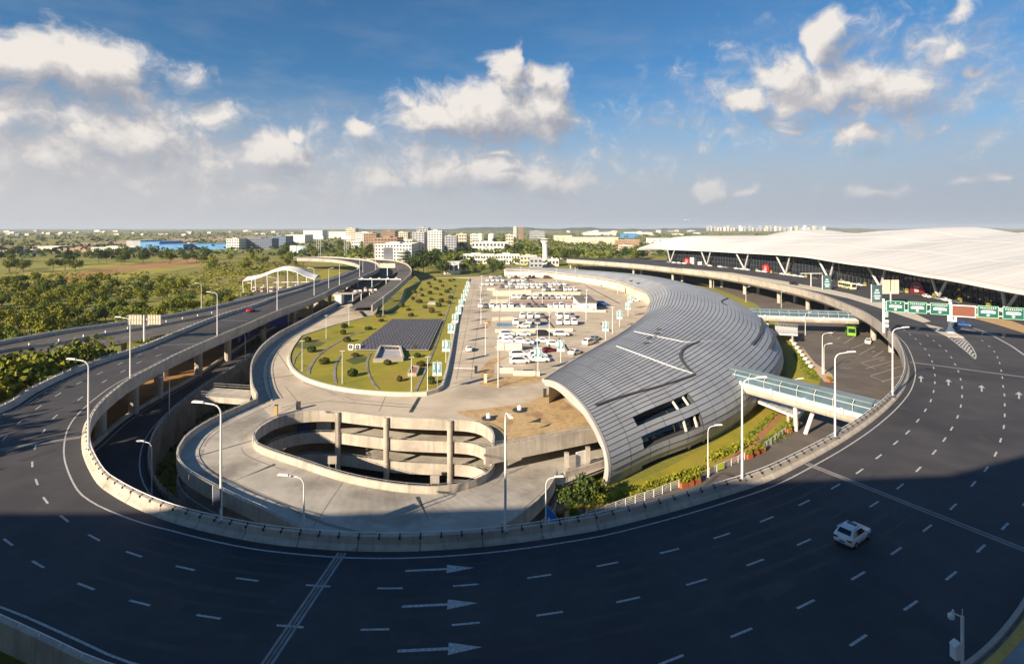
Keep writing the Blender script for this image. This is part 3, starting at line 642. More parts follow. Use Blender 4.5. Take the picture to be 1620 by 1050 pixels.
# the ramp: front half falls one storey per half turn
RIM = [(-51.8,81.8),(-50.2,78.9),(-47.9,76.3),(-45.6,74.3),(-40.3,71),(-36.2,68.7),(-31,66),(-24.8,62.6),(-18.4,60.7),(-12.5,60.2),(-7.2,61.4),(-2.5,64.4),(.6,67.8),(3.9,73.4),(5.8,78),(6.9,82.3)]
def ramp(k, z0):
    # outer rim as surveyed: bulging west side, shallow front, tight east end
    N3 = 48; o_lead = [(-51.5,99.7),(-53.3,94),(-53.6,89.7),(-53.2,85.8),(-51.8,81.8)]
    o_main = resample(cr([(x, y, 0) for x, y in RIM], 8), 1.0); Lm = sum((q - p).length for p, q in zip(o_main, o_main[1:])); o_main = resample(o_main, Lm / N3)
    inn, out = [], []
    for i in range(len(o_main)):
        f = i / (len(o_main) - 1); z = z0 - 4.0 * f
        inn.append(setz(vf(f), z)); out.append(setz(o_main[i], z))
    if k == 0:
        lead_i = [setz(vb(t), z0 + .004) for t in (.15, .10, .06, .02)]; lead_o = [setz(Vector((x, y, 0)), z0 + .004) for x, y in o_lead[:4]]
        inn = lead_i + inn; out = [setz(left_edge[-1], z0 + .004)] + lead_o[1:] + out
    else:
        inn = [setz(vb(.03), z0 + .004)] + inn; out = [setz(Vector((-52.8, 84.5, 0)), z0 + .004)] + out
    m = MB(); m.strip(inn, out); rs = m.build('ramp_surface', concrete_deck, garage)
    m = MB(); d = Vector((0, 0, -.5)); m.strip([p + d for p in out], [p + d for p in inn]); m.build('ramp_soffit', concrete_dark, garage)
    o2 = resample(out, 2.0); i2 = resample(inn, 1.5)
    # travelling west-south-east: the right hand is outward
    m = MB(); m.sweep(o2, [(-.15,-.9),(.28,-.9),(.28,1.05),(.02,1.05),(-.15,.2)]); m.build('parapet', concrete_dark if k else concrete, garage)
    m = MB(); m.sweep(i2, [(-.2,-.8),(-.2,1.0),(.12,1.0),(.25,.25),(.25,-.8)]); m.build('parapet', concrete, garage)
    m = MB(); m.tube(offset(o2, .1, 1.35), .04, 5)
    for p, n in list(zip(o2, normals(o2)))[::1]: q = p + n * .1; m.box(q.x-.03,q.x+.03,q.y-.03,q.y+.03,q.z+1.0,q.z+1.35)
    m.build('handrail', galv, garage)
    m = MB(); m.tube(offset(i2, -.05, 1.3), .04, 5)
    for p, n in list(zip(i2, normals(i2)))[::2]: q = p + n * -.05; m.box(q.x-.03,q.x+.03,q.y-.03,q.y+.03,q.z+1.0,q.z+1.3)
    m.build('handrail', galv, garage)
    if k == 0:
        m = MB(); m.strip(offset(o2, -3.3, .006), offset(o2, -2.9, .006)); m.strip(offset(i2, 2.0, .006), offset(i2, 1.8, .006))
        m.build('gutter_line', M('gutter_stain', (.23,.21,.185), (.30,.275,.24), 1.2, .9), garage)
        for fq in (.06, .13, .28, .36, .44, .52, .60, .74, .82, .90):
            jq = int(fq * (len(o_main) - 1)); p, q = vf(fq), o_main[jq]; dd = (q - p).normalized(); p += dd * .5; q -= dd * .4; zz_ = z0 - 4 * fq + .012; n = Vector((dd.y, -dd.x, 0)) * .06
            m = MB(); m.add([setz(p - n, zz_), setz(p + n, zz_), setz(q + n, zz_), setz(q - n, zz_)], [(0, 1, 2, 3)]); m.build('joint_line', M('joint_line', (.20,.175,.15), None), garage)
        for fq in (.20, .66):
            f = fq; z = z0 - 4 * f + .02; jq = int(f * (len(o_main) - 1))
            p, q = vf(f), o_main[jq]; dd = (q - p).normalized(); p += dd * 1.3; q -= dd * .5
            m = MB(); n = Vector((dd.y, -dd.x, 0)) * .45
            m.add([setz(p - n, z), setz(p + n, z), setz(q + n, z + .0), setz(q - n, z)], [(0, 1, 2, 3)]); m.build('drain_grate', dark_metal, garage)
ramp(0, ZR); ramp(1, ZR - 4); ramp(2, ZR - 8)
# lower outer wall of the ramp pit
ow = [setz(p, -16.8) for p in resample(cr([(x, y, 0) for x, y in RIM], 6), 2.0)]
mb = MB(); mb.sweep(ow, [(-.3,0),(-.3,1.6),(0,1.6),(0,0)]); mb.build('footing', concrete_dark, garage)
# oval storey bands (parapet with beam) along the back half of the void
for k in (0, 1, 2):
    z = ZR - 4.0 * k
    bp = resample([setz(p, z) for p in [vf(.05), vf(.025)] + VBK + [vf(.985), vf(.96)]], 1.5)     # right hand = into the void
    bp = [p for p in bp]
    m = MB(); m.sweep(bp, [(-.02,-1.0),(.32,-1.0),(.32,1.0),(.05,1.0),(-.02,.1)] if False else [(-.30,-1.0),(.06,-1.0),(.06,1.0),(-.22,1.0),(-.30,.1)]); m.build('storey_band', concrete, garage)
    m = MB(); m.tube(offset(bp, -.08, 1.32), .04, 5)
    for p, n in list(zip(bp, normals(bp)))[::2]: q = p + n * -.08; m.box(q.x-.03,q.x+.03,q.y-.03,q.y+.03,q.z+1.0,q.z+1.32)
    m.build('handrail', galv, garage)
for u in (535, 612, 712):
    X = (u - 810) / FPX
    # meet the back of the oval along the line of sight of that column
    best = min((abs(p.x - X * p.y), p.x, p.y) for p in resample(VBK, .1) if p.y > 88)
    m = MB(); m.tube([(best[1], best[2] - .25, -16.6), (best[1], best[2] - .25, ZR + .9)], .5, 14); m.build('column', concrete, garage)
# columns and blank bays behind the bands, half lit storeys
for k, x in enumerate((-47, -36, -28, -16, -8, 0)):
    m = MB(); m.box(x-.4, x+.4, 107, 107.8, -16.6, ZR-.45); m.build('column', concrete, garage)
mb = MB(); mb.obox((-39.5, 99.5, ZR - 2.6), (2.2, .3, 2.6), .35); mb.build('door', M('blue_lift_door', (.03,.06,.22), None, rough=.5), garage)
mb = MB(); mb.obox((-36.2, 100.8, ZR - 2.6), (2.6, .3, 2.6), .35); mb.build('notice_panel', M('pale_panel', (.55,.60,.62), None, rough=.6), garage)
# deep beam over the side opening and the two storeys that show beneath it
mb = MB(); bm_ = [setz(beam_a, 0), setz(beam_b, 0)]
mb.sweep([setz(beam_a, ZR), setz(beam_b, ZR)], [(-.5,-1.9),(.3,-1.9),(.3,.6),(-.5,.6)]); mb.build('edge_beam', concrete, garage)
mb = MB(); m_ = resample([setz(beam_a, ZR), setz(beam_b, ZR)], 1.6)
for p in m_: mb.box(p.x-.03,p.x+.03,p.y-.03,p.y+.03,p.z+.6,p.z+1.3)
for h in (.95, 1.3): mb.tube([p + Vector((0,0,h)) for p in m_], .035, 4)
mb.build('handrail', galv, garage)
fa, fb = Vector((8.2, 81.8, 0)), Vector((16.3, 86.5, 0))
for z in (ZR - 4, ZR - 8):
    m = MB(); m.sweep([setz(fa, z), setz(fb, z)], [(-.3,-.9),(.2,-.9),(.2,1.0),(-.3,1.0)]); m.build('storey_band', concrete, garage)
    m = MB(); m.tube([setz(fa, z+1.35), setz(fb, z+1.35)], .04, 5); m.build('handrail', galv, garage)
for t in (.05, .5, .97):
    p = fa.lerp(fb, t); m = MB(); m.box(p.x-.35, p.x+.35, p.y+.3, p.y+1.0, -16.6, ZR-.45); m.build('column', concrete, garage)
for z in (ZR - 4, ZR - 8):
    p = fa.lerp(fb, .40); m = MB(); m.obox((p.x, p.y + 1.1, z + 1.5), (2.6, .25, 2.9), .5); m.build('wall_panel', far_white, garage)
mb = MB(); mb.quad((8, 83, -17), (17, 88, -17), (17, 88, -13), (8, 83, -13)); mb.build('wall', concrete_dark, garage)
# perimeter parapet of the deck on the left, and around the far side by the trench
mb = MB(); mb.sweep(left_edge, [(.0,-1.2),(.0,.95),(.35,.95),(.35,-1.2)]); mb.build('parapet', concrete, garage)
mb = MB(); mb.tube(offset(left_edge, .15, 1.25), .04, 5)
for p in offset(left_edge, .15)[::1]: mb.box(p.x-.03,p.x+.03,p.y-.03,p.y+.03,p.z+.95,p.z+1.25)
mb.build('handrail', galv, garage)
le2 = offset(left_edge, -1.9, 0)
mb = MB(); mb.strip([setz(p, ZR + .006) for p in offset(left_edge, -.1)], [setz(p, ZR + .006) for p in offset(left_edge, -2.6)]); mb.build('walkway', M('walkway_stain', (.30,.28,.25), (.38,.35,.31), .6, .9), garage)
mb = MB(); mb.sweep([setz(p, ZR) for p in offset(left_edge, -2.6)], [(-.12,-.01),(-.12,.18),(.12,.18),(.12,-.01)]); mb.build('kerb', kerb, garage)
# joints across the deck and dark drain strips
def strip_on(z, pts, w, name, mat, parent, zoff=.007):
    a = [setz(P(u, v, z), z + zoff) for u, v in pts]; b = offset(a, w / 2); c = offset(a, -w / 2)
    m = MB(); m.strip(c, b); return m.build(name, mat, parent)
strip_on(ZR, [(412,600),(465,593)], .35, 'drain_strip', dark_metal, garage); strip_on(ZR, [(664,628),(650,652)], .8, 'drain_strip', dark_metal, garage)
strip_on(ZR, [(440,655),(470,640),(520,634),(600,641),(660,645)], .35, 'joint_strip', concrete_dark, garage)
strip_on(ZR, [(415,640),(431,628),(424,602),(424,578),(440,553),(470,530),(520,500)], .3, 'joint_strip', concrete_dark, garage)
for i, (a, b) in enumerate((((438,556),(458,585)),((480,605),(560,632)),((560,632),(655,641)))): strip_on(ZR, [a, b], .22, 'joint_strip', concrete_dark, garage)
jm_ = M('joint_line', (.20,.175,.15), None)
def eave_u(v):
    for (u0, v0), (u1, v1) in zip(eave_pix, eave_pix[1:]):
        if v1 <= v <= v0: return u0 + (u1 - u0) * (v0 - v) / max(.1, v0 - v1)
    return 900
for v in (596, 574, 553, 535, 519, 504, 491, 480, 470, 462, 455): strip_on(ZR, [(706 + (614 - v) * .243, v), (eave_u(v) - 6, v)], .14, 'joint_line', jm_, garage, .010)
for u0, u1 in ((722,752),(745,765),(790,790),(850,822)): strip_on(ZR, [(u0, 600), (u1, 445)], .12, 'joint_line', jm_, garage, .011)
for v0, u0, v1, u1 in ((640,475,612,452),(632,545,620,520),(650,600,627,610)): strip_on(ZR, [(u0, v0), (u1, v1)], .14, 'joint_line', jm_, garage, .010)
# terracotta paved corner
pv = [P(u, v, ZR) for u, v in ((720,651),(760,647),(835,637),(868,622),(884,626),(942,672),(850,690),(778,703),(783,690),(775,676),(752,664))]
mb = MB(); mb.poly(pv, ZR + .02); pav = mb.build('paver_terrace', paver, garage)
pv2 = [P(u, v, ZR) for u, v in ((757,606),(800,596),(845,592),(862,600),(850,606),(800,612),(770,613))]
mb = MB(); mb.poly(pv2, ZR + .02); mb.build('paver_terrace', paver, garage)
for q in (((757,588),(775,568),(800,563),(812,560),(783,575),(780,600),(765,604)), ((764,509),(776,506),(777,515),(764,520))):
    mb = MB(); mb.poly([P(u, v, ZR) for u, v in q], ZR + .018); mb.build('paver_terrace', paver, garage)
for u, v, s in ((822,649,1.4),(773,662,1.3)):
    c = P(u, v, ZR); mb = MB(); mb.lathe([(s, .03), (s, .14), (s*.7, .2)], (c.x, c.y, ZR), 10); mb.build('skylight_ring', dark_metal, garage)
    mb = MB(); mb.lathe([(.45, .2), (.45, .8), (.0, 1.1)], (c.x, c.y, ZR), 10); mb.build('roof_vent', white_metal, garage)
for q in (((836,668),(856,661),(855,668)),((852,677),(873,669),(868,674))):
    mb = MB(); mb.poly([P(u, v, ZR) for u, v in q], ZR + .04); mb.build('grating', dark_metal, garage)

# ------------------------------------------------------------------ roof garden
gpix = [(476,534),(463,552),(457,568),(461,584),(478,599),(510,611),(550,619.5),(600,624.5),(640,626),(672,625.5),(690,621),(700,614.5),(707,590),(713,560),(722,510),(733,468),(742.5,441.5),(720,440.5),(687,441.5),(663,447.5),(643,458),(640,468),(636,479),(624,488),(606,497.5),(580,503.5),(528,516.5)]
gz = ZR + .55
gp = [P(u, v, ZR) for u, v in gpix]
gsm = cr(gp[:11], 6) + gp[11:]
ed = resample(gsm + [gp[0].copy()], 3.0)
gard = thing('roof_garden', 'raised grassy roof garden with stone kerb and curved paths', 'garden', tuple(gp[0]))
mb = MB(); mb.poly([(p.x, p.y) for p in ed[:-1]], gz); mb.build('lawn', grass, gard, kind='stuff')
mb = MB(); mb.sweep([setz(p, ZR) for p in ed], [(-.35,0),(-.35,.75),(.15,.75),(.35,.0)]); mb.build('kerb', kerb, gard)
def gpath(pts, w=.55, name='path', mat=None, h=.10):
    pl = resample(cr([P(440 + x/5, 430 + y/5, gz) for x, y in pts], 8), 2.0); pl = [setz(p, gz) for p in pl]
    m = MB(); m.sweep(pl, [(-w*.3,0),(-w*.3,h),(w*.3,h),(w*.3,0)]); m.build(name, mat or concrete_dark, gard)
gpath([(240,810),(250,760),(310,670),(400,600),(490,545),(580,500),(680,480)], 1.2)
gpath([(120,730),(130,690),(150,660),(185,625)], .8); gpath([(455,880),(445,800),(460,720),(495,665)], 1.0)
gpath([(795,930),(735,850),(708,770),(710,690),(740,640)], .8); gpath([(1085,950),(1130,850),(1180,740),(1260,540),(1345,300),(1400,130)], 1.0)
gpath([(975,610),(960,650),(1000,690)], .6); gpath([(1065,210),(1090,190),(1085,160)], .7); gpath([(1140,790),(1160,765),(1300,790)], .35)
# mown darker planting beds
for q in (((115,590),(200,540),(380,555),(330,590),(200,610)), ((530,700),(640,655),(705,670),(690,710),(600,735)), ((800,330),(880,310),(960,320),(900,345))):
    mb = MB(); mb.poly([P(440+x/5, 430+y/5, gz) for x, y in q], gz + .02); mb.build('planting_bed', weeds, gard)
# solar array: rows of tilted panels, each its own piece
arr = thing('solar_array', 'dark purple-grey grid of solar panels on the roof garden', 'solar array', (0, 0, 0))
ca, cb, cc, cd = [P(u, v, gz + .6) for u, v in ((562,550),(679,550),(700,504),(622,504))]
arr.location = tuple(ca); ROWS, COLS = 14, 20
mb = MB(); mb.obox((0, 0, 0), (1, 1, 1)); pm = None
for r in range(ROWS):
    t0 = r / ROWS; a = ca.lerp(cd, t0); b = cb.lerp(cc, t0)
    dirv = (cb - ca).normalized(); rowlen = (b - a).length; n = COLS; pitch = rowlen / n
    ang = math.atan2(dirv.y, dirv.x); dep = ((cd - ca).length / ROWS)
    if pm is None:
        q = MB(); q.obox((0, 0, 0), (pitch * .90, dep * .66, .06), 0, 0, R(14)); q.obox((0, -dep*.345, -dep*.085), (pitch * .90, .34, .10), 0, 1); q.obox((pitch*.46, 0, -.01), (.09, dep*.66, .07), 0, 1, R(14)); q.obox((0, dep*.3, -.35), (.08, .08, .6)); q.obox((0, -dep*.3, -.4), (.08, .08, .5))
        pm = bpy.data.meshes.new('solar_panel'); pm.from_pydata(q.v, [], q.f); pm.materials.append(solar_blue); pm.materials.append(M('panel_frame', (.50,.48,.48), None, rough=.5)); pm.polygons.foreach_set('material_index', q.m)
        q2 = MB(); q2.obox((0, -dep*.02, .045), (pitch*.9, .05, .02), 0, 0, R(9)); 
    for c in range(n):

        p = a.lerp(b, (c + .5) / n); o = inst(pm, 'solar_panel', arr, p - ca, ang, (1 if n == COLS else pitch / (rowlen / n), 1, 1))
        o.scale.x = (pitch) / ((cb - ca).length / COLS)
mb = MB(); mb.prism([P(u, v, gz) for u, v in ((590,573),(638,573),(633,553),(602,553))], gz, gz + .25); box = thing('skylight_pit', 'open concrete light well in front of the solar panels', 'light well', tuple(P(614, 563, gz)), group=None)
pit_out = [P(u, v, gz) for u, v in ((592,573),(638,571),(633,552.5),(602,551.5))]
mb = MB()
for a, b in zip(pit_out, pit_out[1:] + pit_out[:1]): mb.beam(setz(a, gz + .5), setz(b, gz + .5), .5, 1.0)
mb.build('wall', concrete, box); mb = MB(); mb.poly([(p.x, p.y) for p in pit_out], gz + .25); mb.build('grille', M('gravel_bed', (.28,.28,.30), (.42,.41,.42), 1.2, .9), box)
pl = thing('raised_planter', 'square concrete planter of red-brown soil beside the garden path', 'planter', tuple(P(653, 590, gz)))
po = [P(440+x/5, 430+y/5, gz) for x, y in ((1030,825),(1095,825),(1115,770),(1055,765))]
mb = MB()
for a, b in zip(po, po[1:] + po[:1]): mb.beam(setz(a, gz + .4), setz(b, gz + .4), .35, .8)
mb.build('rim', concrete, pl); mb = MB(); mb.poly([(p.x, p.y) for p in po], gz + .6); mb.build('soil', M('red_soil', (.22,.08,.04), (.34,.20,.12), 1.2, .95), pl)
for k, (x, lab) in enumerate(((576, 'white air-conditioning unit left of its twin before the solar panels'), (632, 'white air-conditioning unit right of its twin before the solar panels'))):
    c = P(440+x/5, 430+618/5, gz); ac = thing('air_conditioner', lab, 'air conditioner', (c.x, c.y, gz), 0, 'air-conditioning units on the roof garden')
    mb = MB(); mb.box(-.75,.75,-.35,.35,.25,1.65); mb.box(-.6,.6,-.3,.3,0,.25); mb.build('casing', white_metal, ac, rel=False)
    mb = MB(); mb.tube([(0,-.37,.98),(0,-.34,.98)], .55, 16); mb.build('fan_grille', dark_metal, ac, rel=False)
    mb = MB(); mb.tube([(0,-.40,.98),(0,-.37,.98)], .14, 10); mb.build('fan_hub', white_metal, ac, rel=False)
sb = thing('raised_planter', 'tiny pale planter among bushes at the far end of the garden', 'planter', tuple(P(684, 480, gz)))
mb = MB(); c = P(684, 481, gz); mb.obox((c.x, c.y, gz + .5), (3.2, 4, 1.0)); mb.build('rim', concrete, sb)
# ------------------------------------------------------------------ the curved metal-clad hall
secs = [  # inner eave (x, y), outer foot (x, y), eave height, crown height
    ((6.3,105),(15.5,83),0.6,1.9), ((12.8,116.5),(24.5,90.5),1.0,2.6), ((20,129),(34.5,97.5),1.2,3.6), ((30,146),(46,108),1.4,4.6), ((39,164),(58.5,122.5),1.5,5.2), ((46,180),(68.5,136),1.5,5.6), ((50,193),(77.5,151.5),1.5,5.9),
    ((56,212),(86.5,175),1.5,6.2), ((60.5,236),(93,200),1.5,6.2), ((61,258),(97,238),1.2,5.6), ((57,300),(95,298),1.0,4.2), ((38,344),(72,356),.6,2.6), ((14,376),(32,400),.3,1.6), ((-6,384),(-2,412),.2,.8)]
PROF = [(0,.93),(.06,.955),(.15,.975),(.30,1.0),(.45,.985),(.60,.93),(.72,.86),(.80,.78),(.88,.68),(.94,.58),(.985,.46),(1.01,.33),(1.015,.20),(1.0,.08),(.985,0)]
NB = 42
sp = cr([(a[0], a[1], 0) for a, b, c, d in secs], 12); so = cr([(b[0], b[1], 0) for a, b, c, d in secs], 12)
sz = cr([(c, d, 0) for a, b, c, d in secs], 12)
# even spacing along the outside
L = [0.0]
for i in range(len(so) - 1): L.append(L[-1] + ((so[i+1]-so[i]).length + (sp[i+1]-sp[i]).length) / 2)
def sec_at(t):
    j = 0
    while j < len(L) - 2 and L[j+1] < t: j += 1
    s = (t - L[j]) / max(1e-9, L[j+1] - L[j]); return sp[j].lerp(sp[j+1], s), so[j].lerp(so[j+1], s), sz[j].lerp(sz[j+1], s)
PF = cr([(a, h, 0) for a, h in PROF], 6)
# band edges at even girth (measured on a 34 m x 12 m section)
G = [0.0]
for p, q in zip(PF, PF[1:]): G.append(G[-1] + math.hypot((q.x - p.x) * 34, (q.y - p.y) * 12))
def prof_at(s):
    t = s * G[-1]; j = 0
    while j < len(G) - 2 and G[j+1] < t: j += 1
    return PF[j].lerp(PF[j+1], (t - G[j]) / max(1e-9, G[j+1] - G[j]))
def surf(t, s):
    I, O, Z = sec_at(t); p = prof_at(s); h = p.y
    hh = h if s > .08 else None
    z = ZG + (Z.y - ZG) * h
    if s < .15: z = z + ((Z.x - (ZG + (Z.y - ZG) * .93))) * (1 - s / .15)
    q = I.lerp(O, p.x); return Vector((q.x, q.y, z))
TL = L[-1]; SEG = 5.4; NS = int(TL / SEG); SEG = TL / NS
hall = thing('curved_hall', 'long crescent hall clad in grey metal panels with dark seams', 'building', (40, 160, ZG))
slots = [((1002,651),(1046,638),(1088,622),(1098,633),(1050,651),(1008,664)), ((1015,687),(1062,671),(1110,653),(1116,664),(1066,684),(1019,700)), ((1018,733),(1070,712),(1117,690),(1121,702),(1072,726),(1021,747))]
slots2 = [((1021,541),(1038,521),(1047,522),(1030,543))]
def inside(p, poly):
    x, y = p; c = False
    for i in range(len(poly)):
        (x0, y0), (x1, y1) = poly[i], poly[i-1]
        if (y0 > y) != (y1 > y) and x < (x1-x0)*(y-y0)/(y1-y0)+x0: c = not c
    return c
SUB = 3
grid = [[surf(SEG * i / SUB, j / NB) for j in range(NB + 1)] for i in range(NS * SUB + 1)]
gn = [[None] * (NB + 1) for _ in grid]
for i in range(len(grid)):
    for j in range(NB + 1):
        a = grid[min(i+1, len(grid)-1)][j] - grid[max(i-1, 0)][j]; b = grid[i][min(j+1, NB)] - grid[i][max(j-1, 0)]
        n = b.cross(a); gn[i][j] = n.normalized() if n.length else Vector((0, 0, 1))
if gn[6][8].z < 0: gn = [[-n for n in r] for r in gn]
holes = set(); raw = [[], [], []]; slot_box = []
for i in range(len(grid) - 1):
    for j in range(NB):
        c = (grid[i][j] + grid[i+1][j+1] + grid[i+1][j] + grid[i][j+1]) / 4
        if gn[i][j].dot(Vector((0, 0, CZ)) - c) < 0: continue
        for q, s in enumerate(slots):
            if inside(PX(c), s): raw[q].append((i, j))
for q in range(len(slots)):
    if not raw[q]: continue
    js = [c[1] for c in raw[q]]; jm = max(set(js), key=js.count); i0, i1 = min(c[0] for c in raw[q]), max(c[0] for c in raw[q])
    jj = [jm] if q == 2 else ([jm, jm + 1] if js.count(jm + 1) >= js.count(jm - 1) else [jm - 1, jm])
    holes |= {(i, j) for i in range(i0, i1 + 1) for j in jj}; slot_box.append((i0, i1 + 1, jj[0], jj[-1] + 1))
# sheathing just under the panels
mb = MB(); W = NB + 1
vs = [grid[i][j] - gn[i][j] * .10 for i in range(len(grid)) for j in range(W)]
mb.add(vs, [(i*W+j, i*W+j+1, (i+1)*W+j+1, (i+1)*W+j) for i in range(len(grid)-1) for j in range(NB) if (i, j) not in holes]); mb.build('sheathing', seam_dark, hall)
# recess behind the window slots
mb = MB(); vs = [grid[i][j] - gn[i][j] * 1.6 for i in range(len(grid)) for j in range(W)]
need = set()
for (i, j) in holes:
    for di in range(-2, 3):
        for dj in (-1, 0, 1): need.add((i + di, j + dj))
mb.add(vs, [(i*W+j, i*W+j+1, (i+1)*W+j+1, (i+1)*W+j) for (i, j) in need if 0 <= i < len(grid)-1 and 0 <= j < NB]); mb.build('window_recess', glass_dark, hall)
for (i0, i1, j0, j1) in slot_box:
    for fi in (.66, .93):
        i = int(round(i0 + (i1 - i0) * fi)); m = MB(); m.beam(grid[i][j0] - gn[i][j0] * .30, grid[i][j1] - gn[i][j1] * .30, .38, .25); m.build('window_post', far_white, hall)
    ring = [(i, j0) for i in range(i0, i1 + 1)] + [(i1, j) for j in range(j0, j1 + 1)] + [(i, j1) for i in range(i1, i0 - 1, -1)] + [(i0, j) for j in range(j1, j0 - 1, -1)]
    m = MB(); m.strip([grid[i][j] - gn[i][j] * .06 for i, j in ring], [grid[i][j] - gn[i][j] * 1.6 for i, j in ring]); m.build('window_reveal', seam_dark, hall)
# panels
panels = []
for k in range(NS):
    for j in range(NB):
        cells = [(k*SUB + s, j) in holes for s in range(SUB)]
        if all(cells): continue
        c = grid[k*SUB+1][j]; d = (c - Vector((0, 0, CZ))).length
        vis = gn[k*SUB+1][j].dot(Vector((0, 0, CZ)) - c) > 0
        panels.append((d + (0 if vis else 1000), k, j, cells))
panels.sort()
def panel_geo(mb, k, j, cells):
    """one long tray: upper edge tucked down, lower edge standing proud"""
    w = .055
    for s in range(SUB):
        if cells[s]: continue
        i = k*SUB + s; e0 = .03 if s == 0 else 0; e1 = .03 if s == SUB - 1 else 0
        def pt(ii, jf, lift):
            jj = min(int(jf), NB - 1); f = jf - jj; a = grid[ii][jj].lerp(grid[ii][jj+1], f); return a + gn[ii][j] * lift
        a0, a1 = pt(i, j + w, .0), pt(i+1, j + w, .0); b0, b1 = pt(i, j + 1 - w, .10), pt(i+1, j + 1 - w, .10); c0, c1 = pt(i, j + 1 - w, -.09), pt(i+1, j + 1 - w, -.09)
        if e0: a0, b0, c0 = a0.lerp(a1, e0), b0.lerp(b1, e0), c0.lerp(c1, e0)
        if e1: a1, b1, c1 = a1.lerp(a0, e1), b1.lerp(b0, e1), c1.lerp(c0, e1)
        mb.add([a0, a1, b1, b0, c0, c1], [(0, 3, 2, 1), (3, 4, 5, 2)])
rest = MB(); rest_l = MB()
pr = random.Random(3)
pm_var = [panel_m, M('zinc_panel_b', (.325,.34,.365), (.40,.415,.44), .09, .5, metal=.15), M('zinc_panel_c', (.295,.308,.33), (.365,.38,.405), .09, .5, metal=.15)]
for q, (d, k, j, cells) in enumerate(panels):
    light = (j >= 21) and k < 14
    if q < 300:
        m = MB(); panel_geo(m, k, j, cells); m.build('cladding_panel', [panel_light] if light and False else pm_var[pr.randrange(3)], hall)
    else: panel_geo(rest, k, j, cells)
rest.build('cladding_panel', panel_m, hall, kind='stuff')
# end wall, eave wall and rim of the near end
end = [grid[0][j] for j in range(NB + 1)]
mb = MB(); rim_in = [p + Vector((.9, 1.2, -.0)) * 0 + (Vector((11, 95, -4)) - p).normalized() * (1.9 if p.z > -4 else 1.2) for p in end]
mb.strip(end, rim_in); mb.strip([p + Vector((-.5, -.35, .05)) for p in rim_in], [p + Vector((-.5, -.35, .05)) for p in end])
dn = Vector((-.5, -.35, .05)); mb.strip([p + dn for p in end], end); mb.strip(rim_in, [p + dn for p in rim_in])
mb.build('end_rim', panel_light, hall)
back = [p + Vector((.8, .5, -.6)) for p in rim_in]
mb = MB(); mb.poly([(0, 0), (1, 0), (0, 1)], 0) if False else None
n = len(back) - 6; fl = Vector((11, 95, 0))
ev0 = [grid[i][0] for i in range(len(grid))]
wl = [setz(p + nn * 1.2, ZR) for p, nn in zip(ev0, normals(ev0))]
mb = MB(); mb.strip([p for p in wl], [setz(p, q.z - .35) for p, q in zip(wl, ev0)]); mb.build('eave_wall', far_cream, hall)
mb = MB(); mb.strip(ev0, [setz(p, q.z - .35) for p, q in zip(wl, ev0)]); mb.build('eave_soffit', concrete, hall)
mb = MB(); mb.sweep(ev0, [(-.25,-.45),(-.25,.2),(.15,.2),(.15,-.45)]); mb.build('eave_gutter', concrete, hall)
# interior storeys behind the open end
mb = MB()
tri = [setz(grid[2][j], 0) for j in range(0, NB + 1)]
a, b = grid[3][1], grid[3][20]
# roof lines and openings found on the surface
def on_surf(u, v):
    best = None
    for i in range(len(grid)):
        for j in range(NB + 1):
            x, y = PX(grid[i][j]); d = (x-u)**2 + (y-v)**2
            if (best is None or d < best[0]) and gn[i][j].dot(Vector((0,0,CZ)) - grid[i][j]) > 0: best = (d, i, j)
    return grid[best[1]][best[2]] + gn[best[1]][best[2]] * .12, gn[best[1]][best[2]]
def roof_line(pix, w, h, name, mat):
    pts = []
    for (u0, v0), (u1, v1) in zip(pix, pix[1:]):
        # refine inside the cell with the local plane
        for k in range(3): pts.append((u0 + (u1-u0)*k/3, v0 + (v1-v0)*k/3))
    pts.append(pix[-1]); out = []
    for u, v in pts:
        p, n = on_surf(u, v); dv = Vector(((u-810)/FPX, 1, -(v-VH)/FPX)); o = Vector((0, 0, CZ)); den = dv.dot(n)
        out.append(o + dv * ((p - o).dot(n) / den) if abs(den) > .05 else p)
    out = resample(cr(out, 3), 2.0); m = MB(); m.sweep(out, [(-w/2,-.05),(-w/2,h),(w/2,h),(w/2,-.05)]); m.build(name, mat, hall)
roof_line([(975,547),(1005,558),(1040,571),(1070,582),(1099,591)], .15, .10, 'walk_rail', white_metal)
roof_line([(1003,524),(1040,532),(1085,541),(1120,540),(1150,538)], .08, .08, 'walk_rail', white_metal)
roof_line([(942,641),(970,631),(1000,622),(1035,613),(1065,604),(1099,592)], .55, .10, 'roof_step', seam_dark)
roof_line([(1106,540),(1090,546),(1080,553),(1076,562),(1079,571),(1087,581),(1099,592)], .6, .10, 'roof_step', seam_dark)
roof_line([(1189,545),(1198,535),(1204,524),(1206,513),(1204,501)], .9, .12, 'roof_slot', seam_dark)
roof_line([(1216,551),(1222,540),(1226,527),(1223,516)], 1.3, .12, 'roof_slot', seam_dark)
roof_line([(1151,472),(1144,474),(1141,478),(1150,483)], .5, .1, 'roof_step', seam_dark)
for k in range(5):
    u, v = 1024 + 5.2 * k, 541 - 4.6 * k; p, n = on_surf(u, v); m = MB(); m.obox(p, (2.0, .7, .16), .5); m.build('roof_vent', seam_dark, hall)
    m = MB(); m.obox(p + Vector((.9, .4, .05)), (.5, .3, .2), .5); m.build('roof_vent', white_metal, hall)
for u, v in ((1000,444),(1011,449)):
    p, n = on_surf(u, v); m = MB(); m.obox(p, (3, 1.2, .4), .3); m.build('roof_vent', seam_dark, hall)
